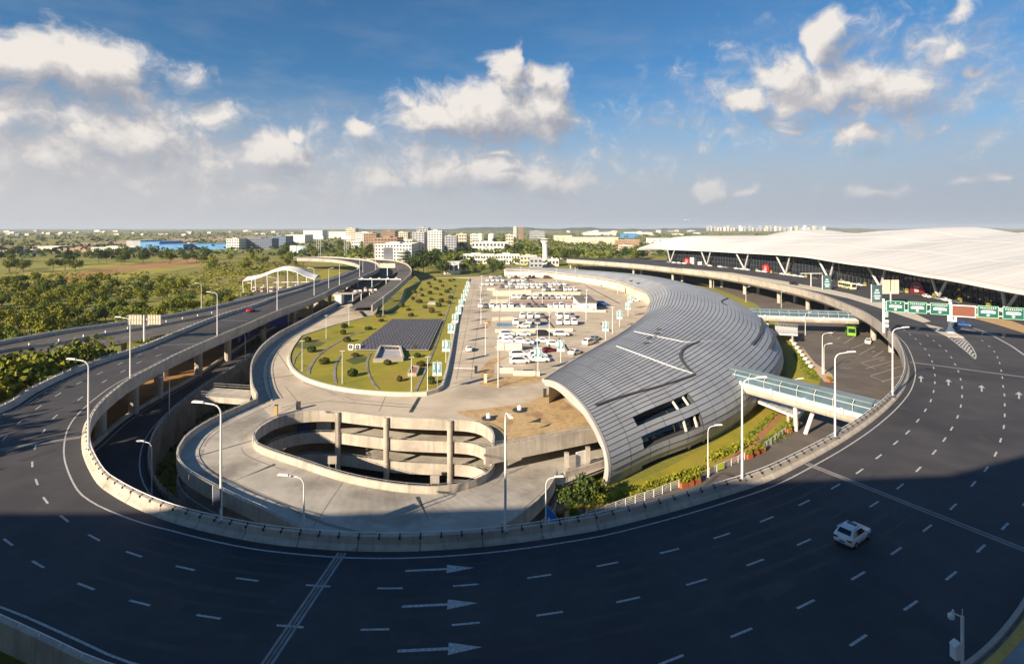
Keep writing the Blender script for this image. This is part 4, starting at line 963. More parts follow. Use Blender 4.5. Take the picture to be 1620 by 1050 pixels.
# ------------------------------------------------------------------ passenger terminal on the right
term = thing('airport_terminal', 'huge airport terminal with wavy white roof, dark glass front and V columns', 'terminal', (190, 260, 0))
fac = [(140,472),(157,440),(172,400),(182,360),(189,318),(193,272),(192,240),(189,208),(186,184),(183,160),(182,130)]
fs_ = resample(cr([(x, y, 0) for x, y in fac], 8), 3.0)          # far to near
def frac(i, n): return i / (n - 1)
nf = len(fs_); nrm = normals(fs_)                              # travelling towards -y: right hand = -x = road side
def eave_at(t):   # t 0 far .. 1 near: height, overhang
    keys = [(0,12.2,7),(.2,12.8,8),(.42,13.6,9),(.6,12.0,13),(.75,10.6,14),(.88,9.2,13),(1,8.2,12)]
    for (a, h0, o0), (b, h1, o1) in zip(keys, keys[1:]):
        if t <= b: f = (t - a) / (b - a); f = f*f*(3-2*f); return h0 + (h1-h0)*f, o0 + (o1-o0)*f
    return keys[-1][1:]
ridge = [P(u, 360, 0) if False else None for u in ()]
ROWS = 26
rows = []
for i, p in enumerate(fs_):
    t = frac(i, nf); h, o = eave_at(t); n = nrm[i]
    ev = p + n * o; row = []
    depth = 18 + 120 * min(1, t / .55) ** .8
    # crest heights make the skyline: waves along the building
    wv = 1.7 * math.sin(t * 2 * math.pi * 5.2 + .4) + .7 * math.sin(t * 2 * math.pi * 9 + 1)
    top = 22 + 7.5 * min(1, t / .35) ** .9 + wv * min(1, t * 4 + .25)
    for k in range(ROWS + 1):
        s = k / ROWS
        q = ev - n * (depth * s)
        zz = h + (top - h) * (1 - (1 - s) ** 1.75)
        zz += .35 * math.sin((t * 5.2 + s * 1.3) * 2 * math.pi) * s * (1 - s) * 4
        row.append(Vector((q.x, q.y, zz)))
    rows.append(row)
# the tapering tip at the far end
tip = P(1008, 394.3, 12.0)
ext = []
for k in range(ROWS + 1): ext.append(rows[0][k].lerp(tip + Vector((k * .25, k*.3, k * .12)), .55))
ext2 = [tip + Vector((k * .12, k * .15, k * .05)) for k in range(ROWS + 1)]
allrows = [ext2, ext] + rows
W = ROWS + 1
mb = MB(); mb.add([p for r in allrows for p in r], [(i*W+k, (i+1)*W+k, (i+1)*W+k+1, i*W+k+1) for i in range(len(allrows)-1) for k in range(ROWS)])
mb.build('roof', roof_white, term, smooth=True)
ev = [r[0] for r in allrows]
mb = MB(); mb.sweep(ev, [(-.1,.05),(.45,-.15),(.45,-.75),(-.1,-1.0)]); mb.build('eave_gutter', far_white, term)
mb = MB(); mb.sweep([r[0].lerp(r[1], .45) + Vector((0,0,.08)) for r in allrows], [(-.15,0),(-.15,.25),(.15,.25),(.15,0)]); mb.build('roof_upstand', M('beige_flashing', (.50,.44,.38), None), term)
mb = MB(); mb.strip([p + Vector((0, 0, -.9)) for p in ev[2:]], [Vector((p.x, p.y, eave_at(frac(i, nf))[0] - .9 + 1.0)) for i, p in enumerate(fs_)])
mb.build('soffit', M('soffit_grey', (.22,.215,.22), (.28,.27,.27), .3, .7), term)
for kk in (6, 12, 18):
    mb = MB(); ln_ = [r[kk].lerp(r[kk+1], .3 * math.sin(i * .05)) + Vector((0, 0, .06)) for i, r in enumerate(rows)]
    mb.sweep(ln_, [(-.14,-.1),(-.14,.05),(.14,.05),(.14,-.1)]); mb.build('roof_seam', M('roof_seam_grey', (.54,.53,.515), None, rough=.6), term)
for i in range(2, nf, 3):
    ln_ = resample([p + Vector((0, 0, .03)) for p in rows[i]], 6); mb = MB(); mb.sweep(ln_, [(-.05,-.05),(-.05,.035),(.05,.035),(.05,-.05)]); mb.build('roof_seam', MATS['roof_seam_grey'], term)
# glass front with mullions
hz_ = [eave_at(frac(i, nf))[0] + .1 for i in range(nf)]
mb = MB(); mb.strip([p.copy() for p in fs_], [Vector((p.x, p.y, z)) for p, z in zip(fs_, hz_)]); mb.build('glass_front', glass_dark, term)
mb = MB(); mb.strip([p.copy() for p in fs_], [Vector((p.x + 12, p.y + 2, -.02)) for p in fs_]); 
mb.build('threshold', concrete_dark, term)
mb = MB()
for i, (p, z) in enumerate(zip(fs_, hz_)): q = p + nrm[i] * .12; mb.obox((q.x, q.y, z/2), (.14, .3, z), math.atan2(nrm[i].y, nrm[i].x) + R(90))
for hh in (3.6, 7.0, 10.0):
    a = [Vector((p.x, p.y, hh)) + n * .15 for p, n, z in zip(fs_, nrm, hz_) if z > hh + .5]
    if len(a) > 2: mb.sweep(a, [(-.1,-.09),(.1,-.09),(.1,.09),(-.1,.09)])
mb.build('mullion', M('mullion_grey', (.12,.125,.14), None, rough=.4, metal=.3), term, kind='stuff')
# sloping V columns
for (bu, bv, tu, tu2) in ((1063,416.5,1055,1070),(1120.6,422.5,1107,1126),(1183,426.5,1164,1184),(1248.5,436,1224,1248),(1321,444,1293,1320.5),(1404,455,1372,1403),(1498,479,1471,1499),(1601,500,1586,1616)):
    base = P(bu, bv, 0)
    # slide the base onto a line just outside the glass
    j = min(range(nf), key=lambda i: abs(fs_[i].x * FPX / fs_[i].y + 810 - bu)); base = fs_[j] + nrm[j] * 3.0; base.z = 0
    for k, uu in enumerate((tu, tu2)):
        jj = min(range(nf), key=lambda i: abs((fs_[i].x + nrm[i].x * 6.5) * FPX / (fs_[i].y + nrm[i].y * 6.5) + 810 - uu)); t = fs_[jj] + nrm[jj] * 6.5; t.z = eave_at(frac(jj, nf))[0] + .3
        m = MB(); m.tube([base, t], [.62, .52], 12); m.build('slanted_column', M('column_grey', (.50,.49,.48), (.56,.55,.53), .4, .6), term)
# red round adverts and screens on the front
for u, v, d in ((1088,414,3.2),(1216,425.5,3.4),(1455,461,4.6)):
    j = min(range(nf), key=lambda i: abs(fs_[i].x * FPX / fs_[i].y + 810 - u)); p = fs_[j] + nrm[j] * 1.6; z = CZ - (v - VH) * p.y / FPX
    m = MB(); a = math.atan2(nrm[j].y, nrm[j].x); m.tube([p + Vector((0, 0, z)), p + nrm[j] * .5 + Vector((0, 0, z))], d, 20)
    ad = thing('round_advert', {1088: 'bright red round advert at the far end of the terminal glass', 1216: 'red round advert between V columns mid-way along the terminal', 1455: 'crimson round advert behind the green lane signs'}[u], 'advert', tuple(p))
    m.build('disc', red_paint if u < 1400 else M('crimson_paint', (.22,.012,.05), None, rough=.4), ad)
    m = MB(); m.obox((p.x + nrm[j].x * .6, p.y + nrm[j].y * .6, z - .1), (d * .55, .2, d * .5), a + R(90)); m.obox((p.x + nrm[j].x * .6, p.y + nrm[j].y * .6, z + d*.45), (d * .8, .2, d * .12), a + R(90)); m.build('printed_emblem', M('pale_pink', (.75,.45,.42), None), ad)
    m = MB(); m.beam(p, p + Vector((0, 0, z - d)), .4, .4); m.build('stand', dark_metal, ad)
for u, v in ((1099,411),(1110,418.5)):
    j = min(range(nf), key=lambda i: abs(fs_[i].x * FPX / fs_[i].y + 810 - u)); p = fs_[j] + nrm[j] * 2; z = CZ - (v - VH) * p.y / FPX
    sg = thing('sign_board', 'white upright board beside the far red advert' if u < 1105 else 'low white board right of the far red advert', 'sign', tuple(p))
    m = MB(); m.obox((p.x, p.y, z/2 + 1), (3.4, .4, z + 2 if u < 1105 else 3)); m.build('board', far_white, sg)

# ------------------------------------------------------------------ glazed footbridges
def footbridge(a, b, za, zb, wdt, label, n):
    """a, b plan points of the near-lot edge; box tube with glass sides"""
    a, b = Vector((*a, za)), Vector((*b, zb)); d = (b - a); ln = d.length; dn_ = d.normalized(); nn = Vector((dn_.y, -dn_.x, 0)).normalized()
    fb_ = thing('footbridge', label, 'footbridge', tuple(a))
    def sec(o, z): return [a + nn * o + Vector((0, 0, z)), b + nn * o + Vector((0, 0, z))]
    m = MB(); m.sweep([a, b], [(-wdt/2,-1.0),(-wdt/2-.25,-.5),(-wdt/2-.25,.25),(wdt/2+.25,.25),(wdt/2+.25,-.5),(wdt/2,-1.0)]); m.build('deck_beam', concrete, fb_)
    m = MB(); m.sweep([a, b], [(-wdt/2,.25),(-wdt/2,1.1),(wdt/2,1.1),(wdt/2,.25)]); m.build('sill_band', M('pale_green_panel', (.48,.56,.54), (.56,.63,.60), .5, .4), fb_)
    for k in range(n):
        t0, t1 = k / n + .06 / n, (k + 1) / n - .06 / n; p, q = a.lerp(b, t0), a.lerp(b, t1)
        for s in (-1, 1):
            m = MB(); o = s * (wdt/2 + .02); z0, z1, z2 = 1.15, 2.45, 3.15
            m.quad(p + nn*o + Vector((0,0,z0)), q + nn*o + Vector((0,0,z0)), q + nn*o + Vector((0,0,z1)), p + nn*o + Vector((0,0,z1)))
            m.build('pane', glass_blue, fb_)
            m = MB(); o2 = s * (wdt/2 - .75)
            m.quad(p + nn*o + Vector((0,0,z1+.08)), q + nn*o + Vector((0,0,z1+.08)), q + nn*o2 + Vector((0,0,z2)), p + nn*o2 + Vector((0,0,z2))); m.build('pane', glass_teal, fb_)
    m = MB()
    for k in range(n + 1):
        p = a.lerp(b, k / n)
        for s in (-1, 1):
            m.beam(p + nn*s*(wdt/2+.06) + Vector((0,0,.3)), p + nn*s*(wdt/2+.06) + Vector((0,0,2.5)), .14, .14)
            m.beam(p + nn*s*(wdt/2+.06) + Vector((0,0,2.5)), p + nn*s*(wdt/2-.75) + Vector((0,0,3.2)), .14, .14)
    for s in (-1, 1):
        m.beam(a + nn*s*(wdt/2+.06) + Vector((0,0,2.48)), b + nn*s*(wdt/2+.06) + Vector((0,0,2.48)), .14, .14); m.beam(a + nn*s*(wdt/2+.06) + Vector((0,0,1.12)), b + nn*s*(wdt/2+.06) + Vector((0,0,1.12)), .14, .14)
    m.build('glazing_frame', M('pale_steel', (.55,.60,.60), None, rough=.4, metal=.2), fb_)
    m = MB(); m.sweep([a, b], [(-wdt/2+.75,3.1),(-wdt/2+.75,3.3),(wdt/2-.75,3.3),(wdt/2-.75,3.1)]); m.build('roof', M('bridge_roof', (.17,.22,.23), (.23,.28,.285), .5, .35), fb_)
    for k in range(1, n, 2):
        p = a.lerp(b, (k + .5) / n)
        for s in (-1, 1):
            m = MB(); m.obox(p + nn*s*(wdt/2+.35) + Vector((0,0,.85)), (.45, .3, 1.1), math.atan2(dn_.y, dn_.x)); m.build('lamp_box', white_metal, fb_)
    return fb_, a, b, nn
br, a, b, nn = footbridge((48.5,118.5), (69.5,88.5), -3.4, -3.6, 4.6, 'near glazed footbridge from the metal hall to the loop road', 11)
for t in (.42, .47):
    p = a.lerp(b, t); m = MB(); m.tube([p + Vector((-.5 + (t-.42)*40, -.6, -1.0)), Vector((p.x, p.y, ZG))], .38, 10); m.build('leg', far_white, br)
br2, a2, b2, n2 = footbridge((93,206), (131,200), -4.0, -4.4, 4.6, 'far glazed footbridge above the green bus', 11)
p = a2.lerp(b2, .18); m = MB(); m.tube([p + Vector((0,0,-1)), Vector((p.x, p.y, ZG))], .5, 10); m.build('leg', concrete, br2)
# small entrance walkways at mid height
def walkway(pix, z, label, banner=False):
    q = [P(u, v, z) for u, v in pix]; w_ = thing('entrance_walkway', label, 'walkway', tuple(q[0]))
    m = MB(); m.prism(q, z - .5, z); m.build('slab', far_white, w_)
    m = MB()
    for a_, b_ in ((q[0], q[1]), (q[3], q[2])):
        for t in range(9): p = a_.lerp(b_, t/8); m.beam(p, p + Vector((0,0,1.1)), .06, .06)
        for h in (.4, .75, 1.1): m.beam(a_ + Vector((0,0,h)), b_ + Vector((0,0,h)), .05, .05)
    m.build('railing', galv, w_)
    if banner:
        p = q[3].lerp(q[2], .35); p2 = q[3].lerp(q[2], .52); m = MB(); m.beam(p + Vector((.05,-.1,.6)), p2 + Vector((.05,-.1,.6)), .06, .9); m.build('banner', yellow_paint, w_)
    p = q[0].lerp(q[1], .8) + Vector((.2,.8,0)); m = MB(); m.tube([Vector((p.x, p.y, ZG)), Vector((p.x, p.y, z-.5))], .3, 8); m.build('support', concrete, w_)
walkway([(1196,633),(1263,660),(1278,640),(1207,620)], -7.4, 'white entrance walkway with a yellow banner below the near footbridge', True)
walkway([(1226,527),(1262,529),(1262,518),(1226,515)], -6.5, 'short white entrance walkway below the far footbridge')
# white serrated kerb by the verge, brick path
for k in range(9):
    u, v = 1249 + 4.3*k, 534 + 6.0*k; p = P(u, v, ZG); m = MB(); m.obox((p.x, p.y, ZG + .5), (1.6, 1.0, .8), .7, 0, R(20)); st = m.build('stone_wedge', far_white, loc=(p.x, p.y, ZG)); tag(st, '%s wedge stone from the far footbridge in the pale row edging the verge' % ordn(k), 'stone', 'wedge stones along the verge')
# bottom planters with shrubs come later
# ------------------------------------------------------------------ lane sign gantry
g0 = Vector((106.6, 150.5, 0)); g1 = Vector((139, 132, 0))
gd = (g1 - g0).normalized(); gnrm = Vector((-gd.y, gd.x, 0)); gnrm = -gnrm if gnrm.y > 0 else gnrm        # towards the camera
ga = math.atan2(gd.y, gd.x)
gan = thing('sign_gantry', 'long white gantry carrying green lane signs over the terminal road', 'gantry', tuple(g0))
m = MB(); m.tube([g0 + Vector((0, 0, .9)), g0 + Vector((0, 0, 10.6))], .32, 10); m.build('mast', white_metal, gan)
m = MB(); mp_ = P(1503.5, 525.5, .1); m.tube([mp_, mp_ + Vector((0, 0, 9.0))], [.55, .42], 10); m.lathe([(1.4, 0), (.6, 1.4)], (mp_.x, mp_.y, .1), 12); m.build('mast', white_metal, gan)
m = MB()
for z in (7.7, 9.7): m.beam(g0 + Vector((0,0,z)), g0 + gd * 46 + Vector((0,0,z)), .3, .3)
for k in range(24): m.beam(g0 + gd * (2*k) + Vector((0,0,7.7)), g0 + gd * (2*k + (2 if k % 2 else 0)) + Vector((0,0,9.7)), .14, .14)
m.build('truss', M('pale_green_steel', (.55,.68,.60), None, rough=.5), gan)
m = MB(); m.obox(mp_ + Vector((0,-.6,4.6)), (2.5, .4, 2.8), 0); m.build('equipment_box', white_metal, gan)
m = MB(); m.obox(mp_ + Vector((0,-.85,4.9)), (1.2, .1, .3), 0, 0, 0); m.obox(mp_ + Vector((.2,-.85,4.4)), (.3, .1, 1.0), .5); m.build('printed_symbol', dark_metal, gan)
for z in (3.0, 4.2): m = MB(); m.obox(g0 + Vector((.7, -.3, z)), (.7, .6, .8)); m.build('camera_box', white_metal, gan)
m = MB(); m.obox(g0 + Vector((.6, -.3, 6.2)), (.7, .5, 1.6)); m.build('signal_head', sign_edge, gan)
posn = [('first green lane sign from the left mast', 2.7), ('second green lane sign from the left mast', 7.65), ('third green lane sign, just left of the red display', 12.6), ('green lane sign just right of the red display', 22.6), ('second green lane sign right of the red display', 27.6), ('third green lane sign right of the red display', 32.6), ('last green lane sign at the right picture edge', 37.5)]
gr2 = random.Random(5)
for lab, s in posn:
    c = g0 + gd * s + gnrm * .5 + Vector((0, 0, 8.7))
    t = thing('lane_sign', lab, 'road sign', tuple(c), ga, 'green lane signs on the gantry')
    def plate(w_, h_, x, z, th, name, mat):
        m = MB(); m.box(x - w_/2, x + w_/2, -.12 - th, -.10 if th < .05 else 0, z - h_/2, z + h_/2); return m.build(name, mat, t, rel=False)
    plate(4.25, 3.1, 0, 0, 0, 'border', sign_edge); plate(4.0, 2.85, 0, 0, .02, 'board', green_sign)
    m = MB(); nch = 3 if 'first' in lab else 8; wch = 3.4 / nch if nch == 8 else .42
    for k in range(nch):                       # a line of small white characters
        x = (-1.7 + (k + .5) * 3.4 / nch)
        for q in range(3):
            dx, dz_ = gr2.uniform(-.08, .08), gr2.uniform(-.1, .1)
            if q == 0: m.box(x-.15, x+.15, -.16, -.135, 1.02+dz_-.04, 1.02+dz_+.04)
            elif q == 1: m.box(x+dx-.035, x+dx+.035, -.16, -.135, .84, 1.2)
            else: m.box(x-.13, x+.13, -.16, -.135, .86, .92)
    for k in range(14): m.box(-1.1+k*.16, -1.02+k*.16, -.16, -.135, .46, .56)
    m.build('lettering', sign_white, t, rel=False)
    plate(2.9, .62, 0, -.05, .04, 'plate', sign_white)
    m = MB()
    for k in range(5): m.box(-1.2+k*.5, -.9+k*.5, -.20, -.165, -.2, .1)
    m.build('lettering', M('blue_lettering', (.03,.10,.30), None), t, rel=False)
    m = MB(); m.add([(-.42,-.15,-.78),(.42,-.15,-.78),(0,-.15,-1.22),(-.16,-.15,-.6),(.16,-.15,-.6),(.16,-.15,-.78),(-.16,-.15,-.78)], [(0,2,1),(3,6,5,4)]); m.build('arrow', sign_white, t, rel=False)
c = g0 + gd * 17.6 + gnrm * .5 + Vector((0, 0, 8.5)); t = thing('display_board', 'rust-red electronic display board in the middle of the gantry', 'display', tuple(c), ga)
m = MB(); m.box(-2.6, 2.6, 0, .4, -1.6, 1.6); m.build('frame', white_metal, t, rel=False); m = MB(); m.box(-2.35, 2.35, -.06, -.001, -1.35, 1.35); m.build('screen', led_red, t, rel=False)
# twin white boards behind the gantry and two teal banners on the median
c = P(1409, 482, 0); t = thing('notice_board', 'pair of tall white notice boards on a post behind the gantry mast', 'sign', tuple(c))
m = MB(); m.tube([c, c + Vector((0,0,5.2))], .22, 8); m.build('post', white_metal, t)
for s in (-1, 1):
    m = MB(); m.obox(c + Vector((s*1.75, 0, 7.2)), (3.0, .25, 5.6), 0); m.build('board', far_cream, t)
    m = MB()
    for k in range(4): m.obox(c + Vector((s*1.75 - .2, -.14, 9.2 - k*.9)), (1.6 if s < 0 else .3, .03, .16 if s < 0 else .5))
    m.build('lettering', M('grey_lettering', (.35,.33,.32), None), t)
for u, v, lab in ((1308,458,'teal banner board on the kerbed island nearer the black car'), (1387,478,'teal banner board on the kerbed island next to the white notice boards')):
    c = P(u, v, .15); t = thing('banner_board', lab, 'banner', tuple(c))
    m = MB(); m.obox(c + Vector((0,0,3.6)), (4.2, .3, 7.0), 0); m.build('panel', glass_teal, t); m = MB(); m.tube([c + Vector((-2.2,0,0)), c + Vector((-2.2,0,7.4))], .16, 6); m.build('pole', white_metal, t)
    m = MB()
    for k, (w_, z, x) in enumerate(((1.4, 5.0, 0), (2.2, 3.9, 0), (2.6, 2.6, .1), (2.0, 1.6, .1))): m.obox(c + Vector((x,-.17,z)), (w_, .03, .7))
    m.build('printed_picture', M('pale_blue_print', (.45,.62,.66), None), t)
# box-shaped signpost in the middle of the terminal road
c = P(1283, 453, .15); t = thing('lamp_mast', 'white T-shaped mast on the island before the black car', 'mast', tuple(c)); m = MB(); m.tube([c, c+Vector((0,0,7))], .2, 8); m.beam(c+Vector((-5.5,0,6.8)), c+Vector((5.8,0,6.8)), .3, .3); m.build('mast', white_metal, t)

# ------------------------------------------------------------------ street lamps
def make_lamp(name, h, arm, label, group, rad=.14):
    t = thing(name, label, 'street lamp', (0,0,0), 0, group)
    m = MB(); m.tube([(0,0,0),(0,0,h*.5),(0,0,h-1.2)], [rad, rad*.85, rad*.62], 8); m.build('pole', white_metal, t)
    m = MB(); pts = [(0,0,h-1.25)] + [(arm*.42*(1-math.cos(R(a))), 0, h-1.2+1.0*math.sin(R(a))) for a in (15,35,55,75)] + [(arm*.65,0,h-.12),(arm,0,h)]
    m.tube(pts, rad*.55, 6); m.build('arm', white_metal, t)
    m = MB(); m.add([(arm-.5,-.16,h-.06),(arm+.75,-.2,h+.02),(arm+.75,.2,h+.02),(arm-.5,.16,h-.06),(arm-.4,-.12,h+.1),(arm+.65,-.15,h+.17),(arm+.65,.15,h+.17),(arm-.4,.12,h+.1)], [(3,2,1,0),(4,5,6,7),(0,1,5,4),(1,2,6,5),(2,3,7,6),(3,0,4,7)]); m.build('lamp_head', white_metal, t)
    m = MB(); m.box(-.28,.28,-.28,.28,0,.12); m.build('base_plate', galv, t)
    return t
lampA = make_lamp('street_lamp', 12.2, 2.2, 'x', 'tall white lamps on the elevated loop road'); lampB = make_lamp('street_lamp', 8.6, 1.6, 'x', 'shorter white lamps at ground level', .11)
tA, tB = tree_of(lampA), tree_of(lampB); usedA, usedB = [0], [0]
def put(kind, loc, rz, label, sc=None):
    p, tr, cnt, grp = (lampA, tA, usedA, 'tall white lamps on the elevated loop road') if kind == 'A' else (lampB, tB, usedB, 'shorter white lamps at ground level')
    if cnt[0] == 0: p.location = loc; p.rotation_euler = (0,0,rz); p['label'] = label; cnt[0] = 1; (setattr(p, 'scale', (sc,)*3) if sc else None); return p
    cnt[0] += 1; return copy_tree(p, tr, loc, rz, label, grp, sc)
Lp, Rp, Tw, Aw = math.pi, 0.0, -math.pi/2, math.pi/2
for u, v, rz, lab in ((349.5,822,Lp,'tall lamp on the front barrier with the dark sign below it'),(799.5,838,Tw+.2,'tall lamp at the middle of the front barrier'),(1174,756,Rp,'tall lamp on the barrier in front of the metal hall'),(1321,689,Rp,'tall lamp on the barrier before the near footbridge'),(1412,624,Rp,'tall lamp where the near footbridge meets the loop road'),(140,708,Lp,'tall lamp at the left bend of the loop road'),(206,597,Lp,'tall lamp on the left flyover beside the twin sign boards'),(343.7,530.6,Lp,'tall lamp on the flyover left of the red car'),(438.5,491,Lp+.3,'tall lamp on the flyover right of the red car'),(497,466.5,Lp,'tall lamp on the flyover before the white canopy'),(537,451,Lp,'tall lamp on the flyover by the toll lanes'),(569,438,Lp,'tall lamp where the flyover starts to turn'),(594,427,Lp,'tall lamp at the far bend of the flyover')):
    p = P(u, v, 1.05); put('A', (p.x, p.y, .9), rz, lab)
for u, v, rz, lab in ((318.5,492,Lp,'lamp on the flyover barrier opposite the red car'),(520,456,Rp,'lamp on the far flyover barrier by the canopy'),(574,431,Rp,'lamp inside the far flyover bend')):
    p = P(u, v, 0); put('A', (p.x, p.y, 0), rz, lab, .85)
for u, v, rz, lab in ((268,660,Lp,'short lamp on the sunken left road beside the soil bank'),(240,787,Lp,'short lamp at the bend of the sunken left road'),(388,571,Lp,'short lamp on the sunken road by the blue hoarding'),(456,523,Lp,'short lamp on the sunken road below the red car'),(510,494,Lp,'short lamp on the sunken road by the soil heaps'),(1120,755,Rp,'short lamp between the planters in front of the hall'),(1254,662,Rp,'short lamp below the near footbridge'),(1303.5,592,Rp,'short lamp in the bus lot by the brick path'),(1274,530,Rp,'short lamp left of the green bus'),(1180,478,Rp,'short lamp behind the far footbridge'),(1129,456,Rp,'farthest short lamp under the terminal road'),(1236,487,Rp,'short lamp by the pier behind the far footbridge'),(863.5,858,Rp,'short lamp beside the blue triangular sign')):
    p = P(u, v, ZG); put('B', (p.x, p.y, ZG), rz, lab)
put('A', (-23.4, 59.0, -9.0), Lp, 'lamp standing before the front of the spiral ramp')
put('A', tuple(P(1301,592,ZG)), Rp, 'tall lamp behind the near footbridge over the bus lot', .95)
# sign fixed to the lamp in the front, blue triangular sign, twin boards
p = P(349.5, 822, 1.05); t = thing('lamp_sign', 'dark blue rectangular sign seen from behind on the front lamp', 'sign', (p.x, p.y, 3.4)); m = MB(); m.obox((p.x - .35, p.y - .12, 3.45), (1.35, .08, 1.9), R(-35)); m.build('board', M('sign_back', (.07,.08,.11), None, rough=.5), t); m = MB(); m.obox((p.x - .92, p.y + .27, 3.45), (.08, .16, 2.0), R(-35)); m.build('edge', white_metal, t)
c = P(865.5, 831, 1.0) + Vector((.1,2.3,0)); t = thing('road_sign', 'blue triangular-looking road sign tilted behind the front barrier', 'road sign', (c.x, c.y, -2))
m = MB(); x0, y0 = c.x, c.y
m.add([(x0,y0,-1.6),(x0+1.6,y0-.1,-1.6),(x0+1.6,y0-.1,-.1),(x0,y0,1.95),(x0,y0+.1,-1.6),(x0+1.6,y0,-1.6),(x0+1.6,y0,-.1),(x0,y0+.1,1.95)], [(0,1,2,3),(7,6,5,4),(0,4,5,1),(1,5,6,2),(2,6,7,3),(3,7,4,0)]); m.build('board', blue_sign, t)
m = MB(); m.box(x0+.15, x0+.32, y0-.08, y0-.03, -.3, .55); m.box(x0+.45, x0+.7, y0-.1, y0-.05, -.2, .15); m.build('lettering', sign_white, t)
m = MB(); m.tube([(x0+.2,y0+.2,ZG),(x0+.2,y0+.2,1.6)], .1, 6); m.build('post', galv, t)
for k, u in enumerate((214, 244)):
    c = P(u, 540, 0); t = thing('sign_board', ('left one of two pale grid-backed boards over the left road', 'right one of two pale grid-backed boards over the left road')[k], 'sign', tuple(c), 0, 'pale boards on a post by the left road')
    z0 = CZ - (513 - VH) * c.y / FPX; z1 = CZ - (498 - VH) * c.y / FPX; wv_ = 21 * c.y / FPX
    m = MB(); m.obox((c.x, c.y, (z0+z1)/2), (wv_, .2, z1 - z0)); m.build('board', far_cream, t)
    m = MB()
    for q in range(6): m.obox((c.x - wv_/2 + wv_*q/5, c.y - .14, (z0+z1)/2), (.12, .08, z1-z0+.1))
    for q in range(3): m.obox((c.x, c.y - .15, z0 + (z1-z0)*q/2), (wv_+.1, .08, .12))
    m.build('frame', M('tan_frame', (.36,.31,.25), None), t)
    if k == 0: m = MB(); cc_ = P(228, 540, 0); m.tube([cc_, Vector((cc_.x, cc_.y, z1))], .22, 8); m.beam(Vector((c.x, c.y+.3, (z0+z1)/2)), Vector((c.x+7, c.y+.3, (z0+z1)/2)), .3, .3); m.build('post', white_metal, t)
# camera mast at the near right corner
c = Vector((30.9, 36.0, 0)); t = thing('camera_mast', 'white camera mast with antenna and cabinet at the bottom right corner', 'camera mast', tuple(c))
m = MB(); m.tube([c, c + Vector((0,0,4.35))], .10, 10); m.tube([c + Vector((0,0,4.3)), c + Vector((0,0,4.85))], .025, 6); m.build('mast', white_metal, t)
m = MB(); m.tube([c + Vector((0,0,4.3)), c + Vector((-.85,-.1,4.72))], .05, 8); m.build('arm', white_metal, t)
m = MB(); m.lathe([(.05,.18),(.19,.1),(.20,-.12),(.12,-.22)], (c.x-.85, c.y-.1, 4.45), 12); m.build('dome_camera', white_metal, t); m = MB(); m.lathe([(.03,0),(.07,.03),(.06,.16),(.02,.18)], (c.x-.72, c.y-.1, 4.72), 10); m.build('sensor', white_metal, t)
m = MB(); m.obox((c.x-.42, c.y-.05, 2.0), (.62, .45, .9), .15); m.build('cabinet', white_metal, t); m = MB(); m.add([(c.x-.80,c.y-.35,2.45),(c.x-.04,c.y-.25,2.45),(c.x-.04,c.y+.25,2.45),(c.x-.80,c.y+.15,2.45),(c.x-.42,c.y-.3,2.72),(c.x-.42,c.y+.2,2.72)], [(0,1,4),(1,2,5,4),(2,3,5),(3,0,4,5)]); m.build('cabinet_roof', white_metal, t)
# ------------------------------------------------------------------ vehicles
def car_paint(name, c, metal=0.0): return M('paint_' + name, c, None, rough=.28, metal=metal, spec=.6)
PAINT = {'white': car_paint('white', (.78,.78,.77)), 'silver': car_paint('silver', (.42,.43,.45), .4), 'black': car_paint('black', (.018,.018,.02)),
         'red': car_paint('red', (.42,.012,.02)), 'dark red': car_paint('dark_red', (.16,.012,.025)), 'blue': car_paint('blue', (.03,.10,.30)), 'brown': car_paint('brown', (.10,.055,.03)), 'grey': car_paint('grey', (.13,.135,.14))}
lamp_red = M('tail_lamp_red', (.30,.01,.015), None, rough=.2); lamp_clear = M('headlamp', (.60,.62,.64), None, rough=.15)
CARS = {
 'saloon': dict(st=[(2.33,.38,.60,.56,.60,.45),(2.22,.24,.80,.68,.72,.62),(1.7,.2,.88,.80,.87,.70),(.98,.2,.90,.90,.98,.74),(.20,.2,.90,.94,1.40,.62),(-.4,.2,.90,.95,1.47,.63),(-1.05,.2,.90,.96,1.41,.60),(-1.72,.2,.89,.98,1.09,.70),(-2.16,.26,.86,.96,1.02,.68),(-2.33,.40,.76,.84,.88,.58)],
   ws=(3,4), rw=(6,7), side=[(.80,0),(.12,1),(-1.05,1),(-1.58,0)], wx=(1.42,-1.38)),
 'hatchback': dict(st=[(2.2,.38,.60,.60,.64,.45),(2.1,.24,.80,.74,.78,.62),(1.6,.2,.88,.88,.95,.70),(1.0,.2,.90,.97,1.05,.74),(.30,.2,.90,1.0,1.52,.63),(-.4,.2,.90,1.02,1.60,.64),(-1.4,.2,.90,1.04,1.56,.62),(-2.0,.24,.88,1.04,1.16,.70),(-2.16,.34,.84,.98,1.05,.68),(-2.24,.45,.74,.80,.84,.58)],
   ws=(3,4), rw=(6,7), side=[(.85,0),(.22,1),(-1.45,1),(-1.80,0)], wx=(1.36,-1.36)),
 'people carrier': dict(st=[(2.45,.38,.62,.66,.70,.5),(2.36,.24,.84,.82,.86,.66),(1.95,.22,.90,.96,1.04,.74),(1.5,.22,.92,1.06,1.14,.78),(.75,.22,.93,1.10,1.72,.68),(-.2,.22,.93,1.10,1.80,.70),(-1.9,.22,.93,1.10,1.78,.69),(-2.35,.26,.90,1.08,1.25,.76),(-2.43,.36,.86,.98,1.05,.72),(-2.47,.46,.76,.80,.84,.6)],
   ws=(3,4), rw=(6,7), side=[(1.30,0),(.68,1),(-1.95,1),(-2.15,0)], wx=(1.55,-1.5))}
wheel_me, rim_me = None, None
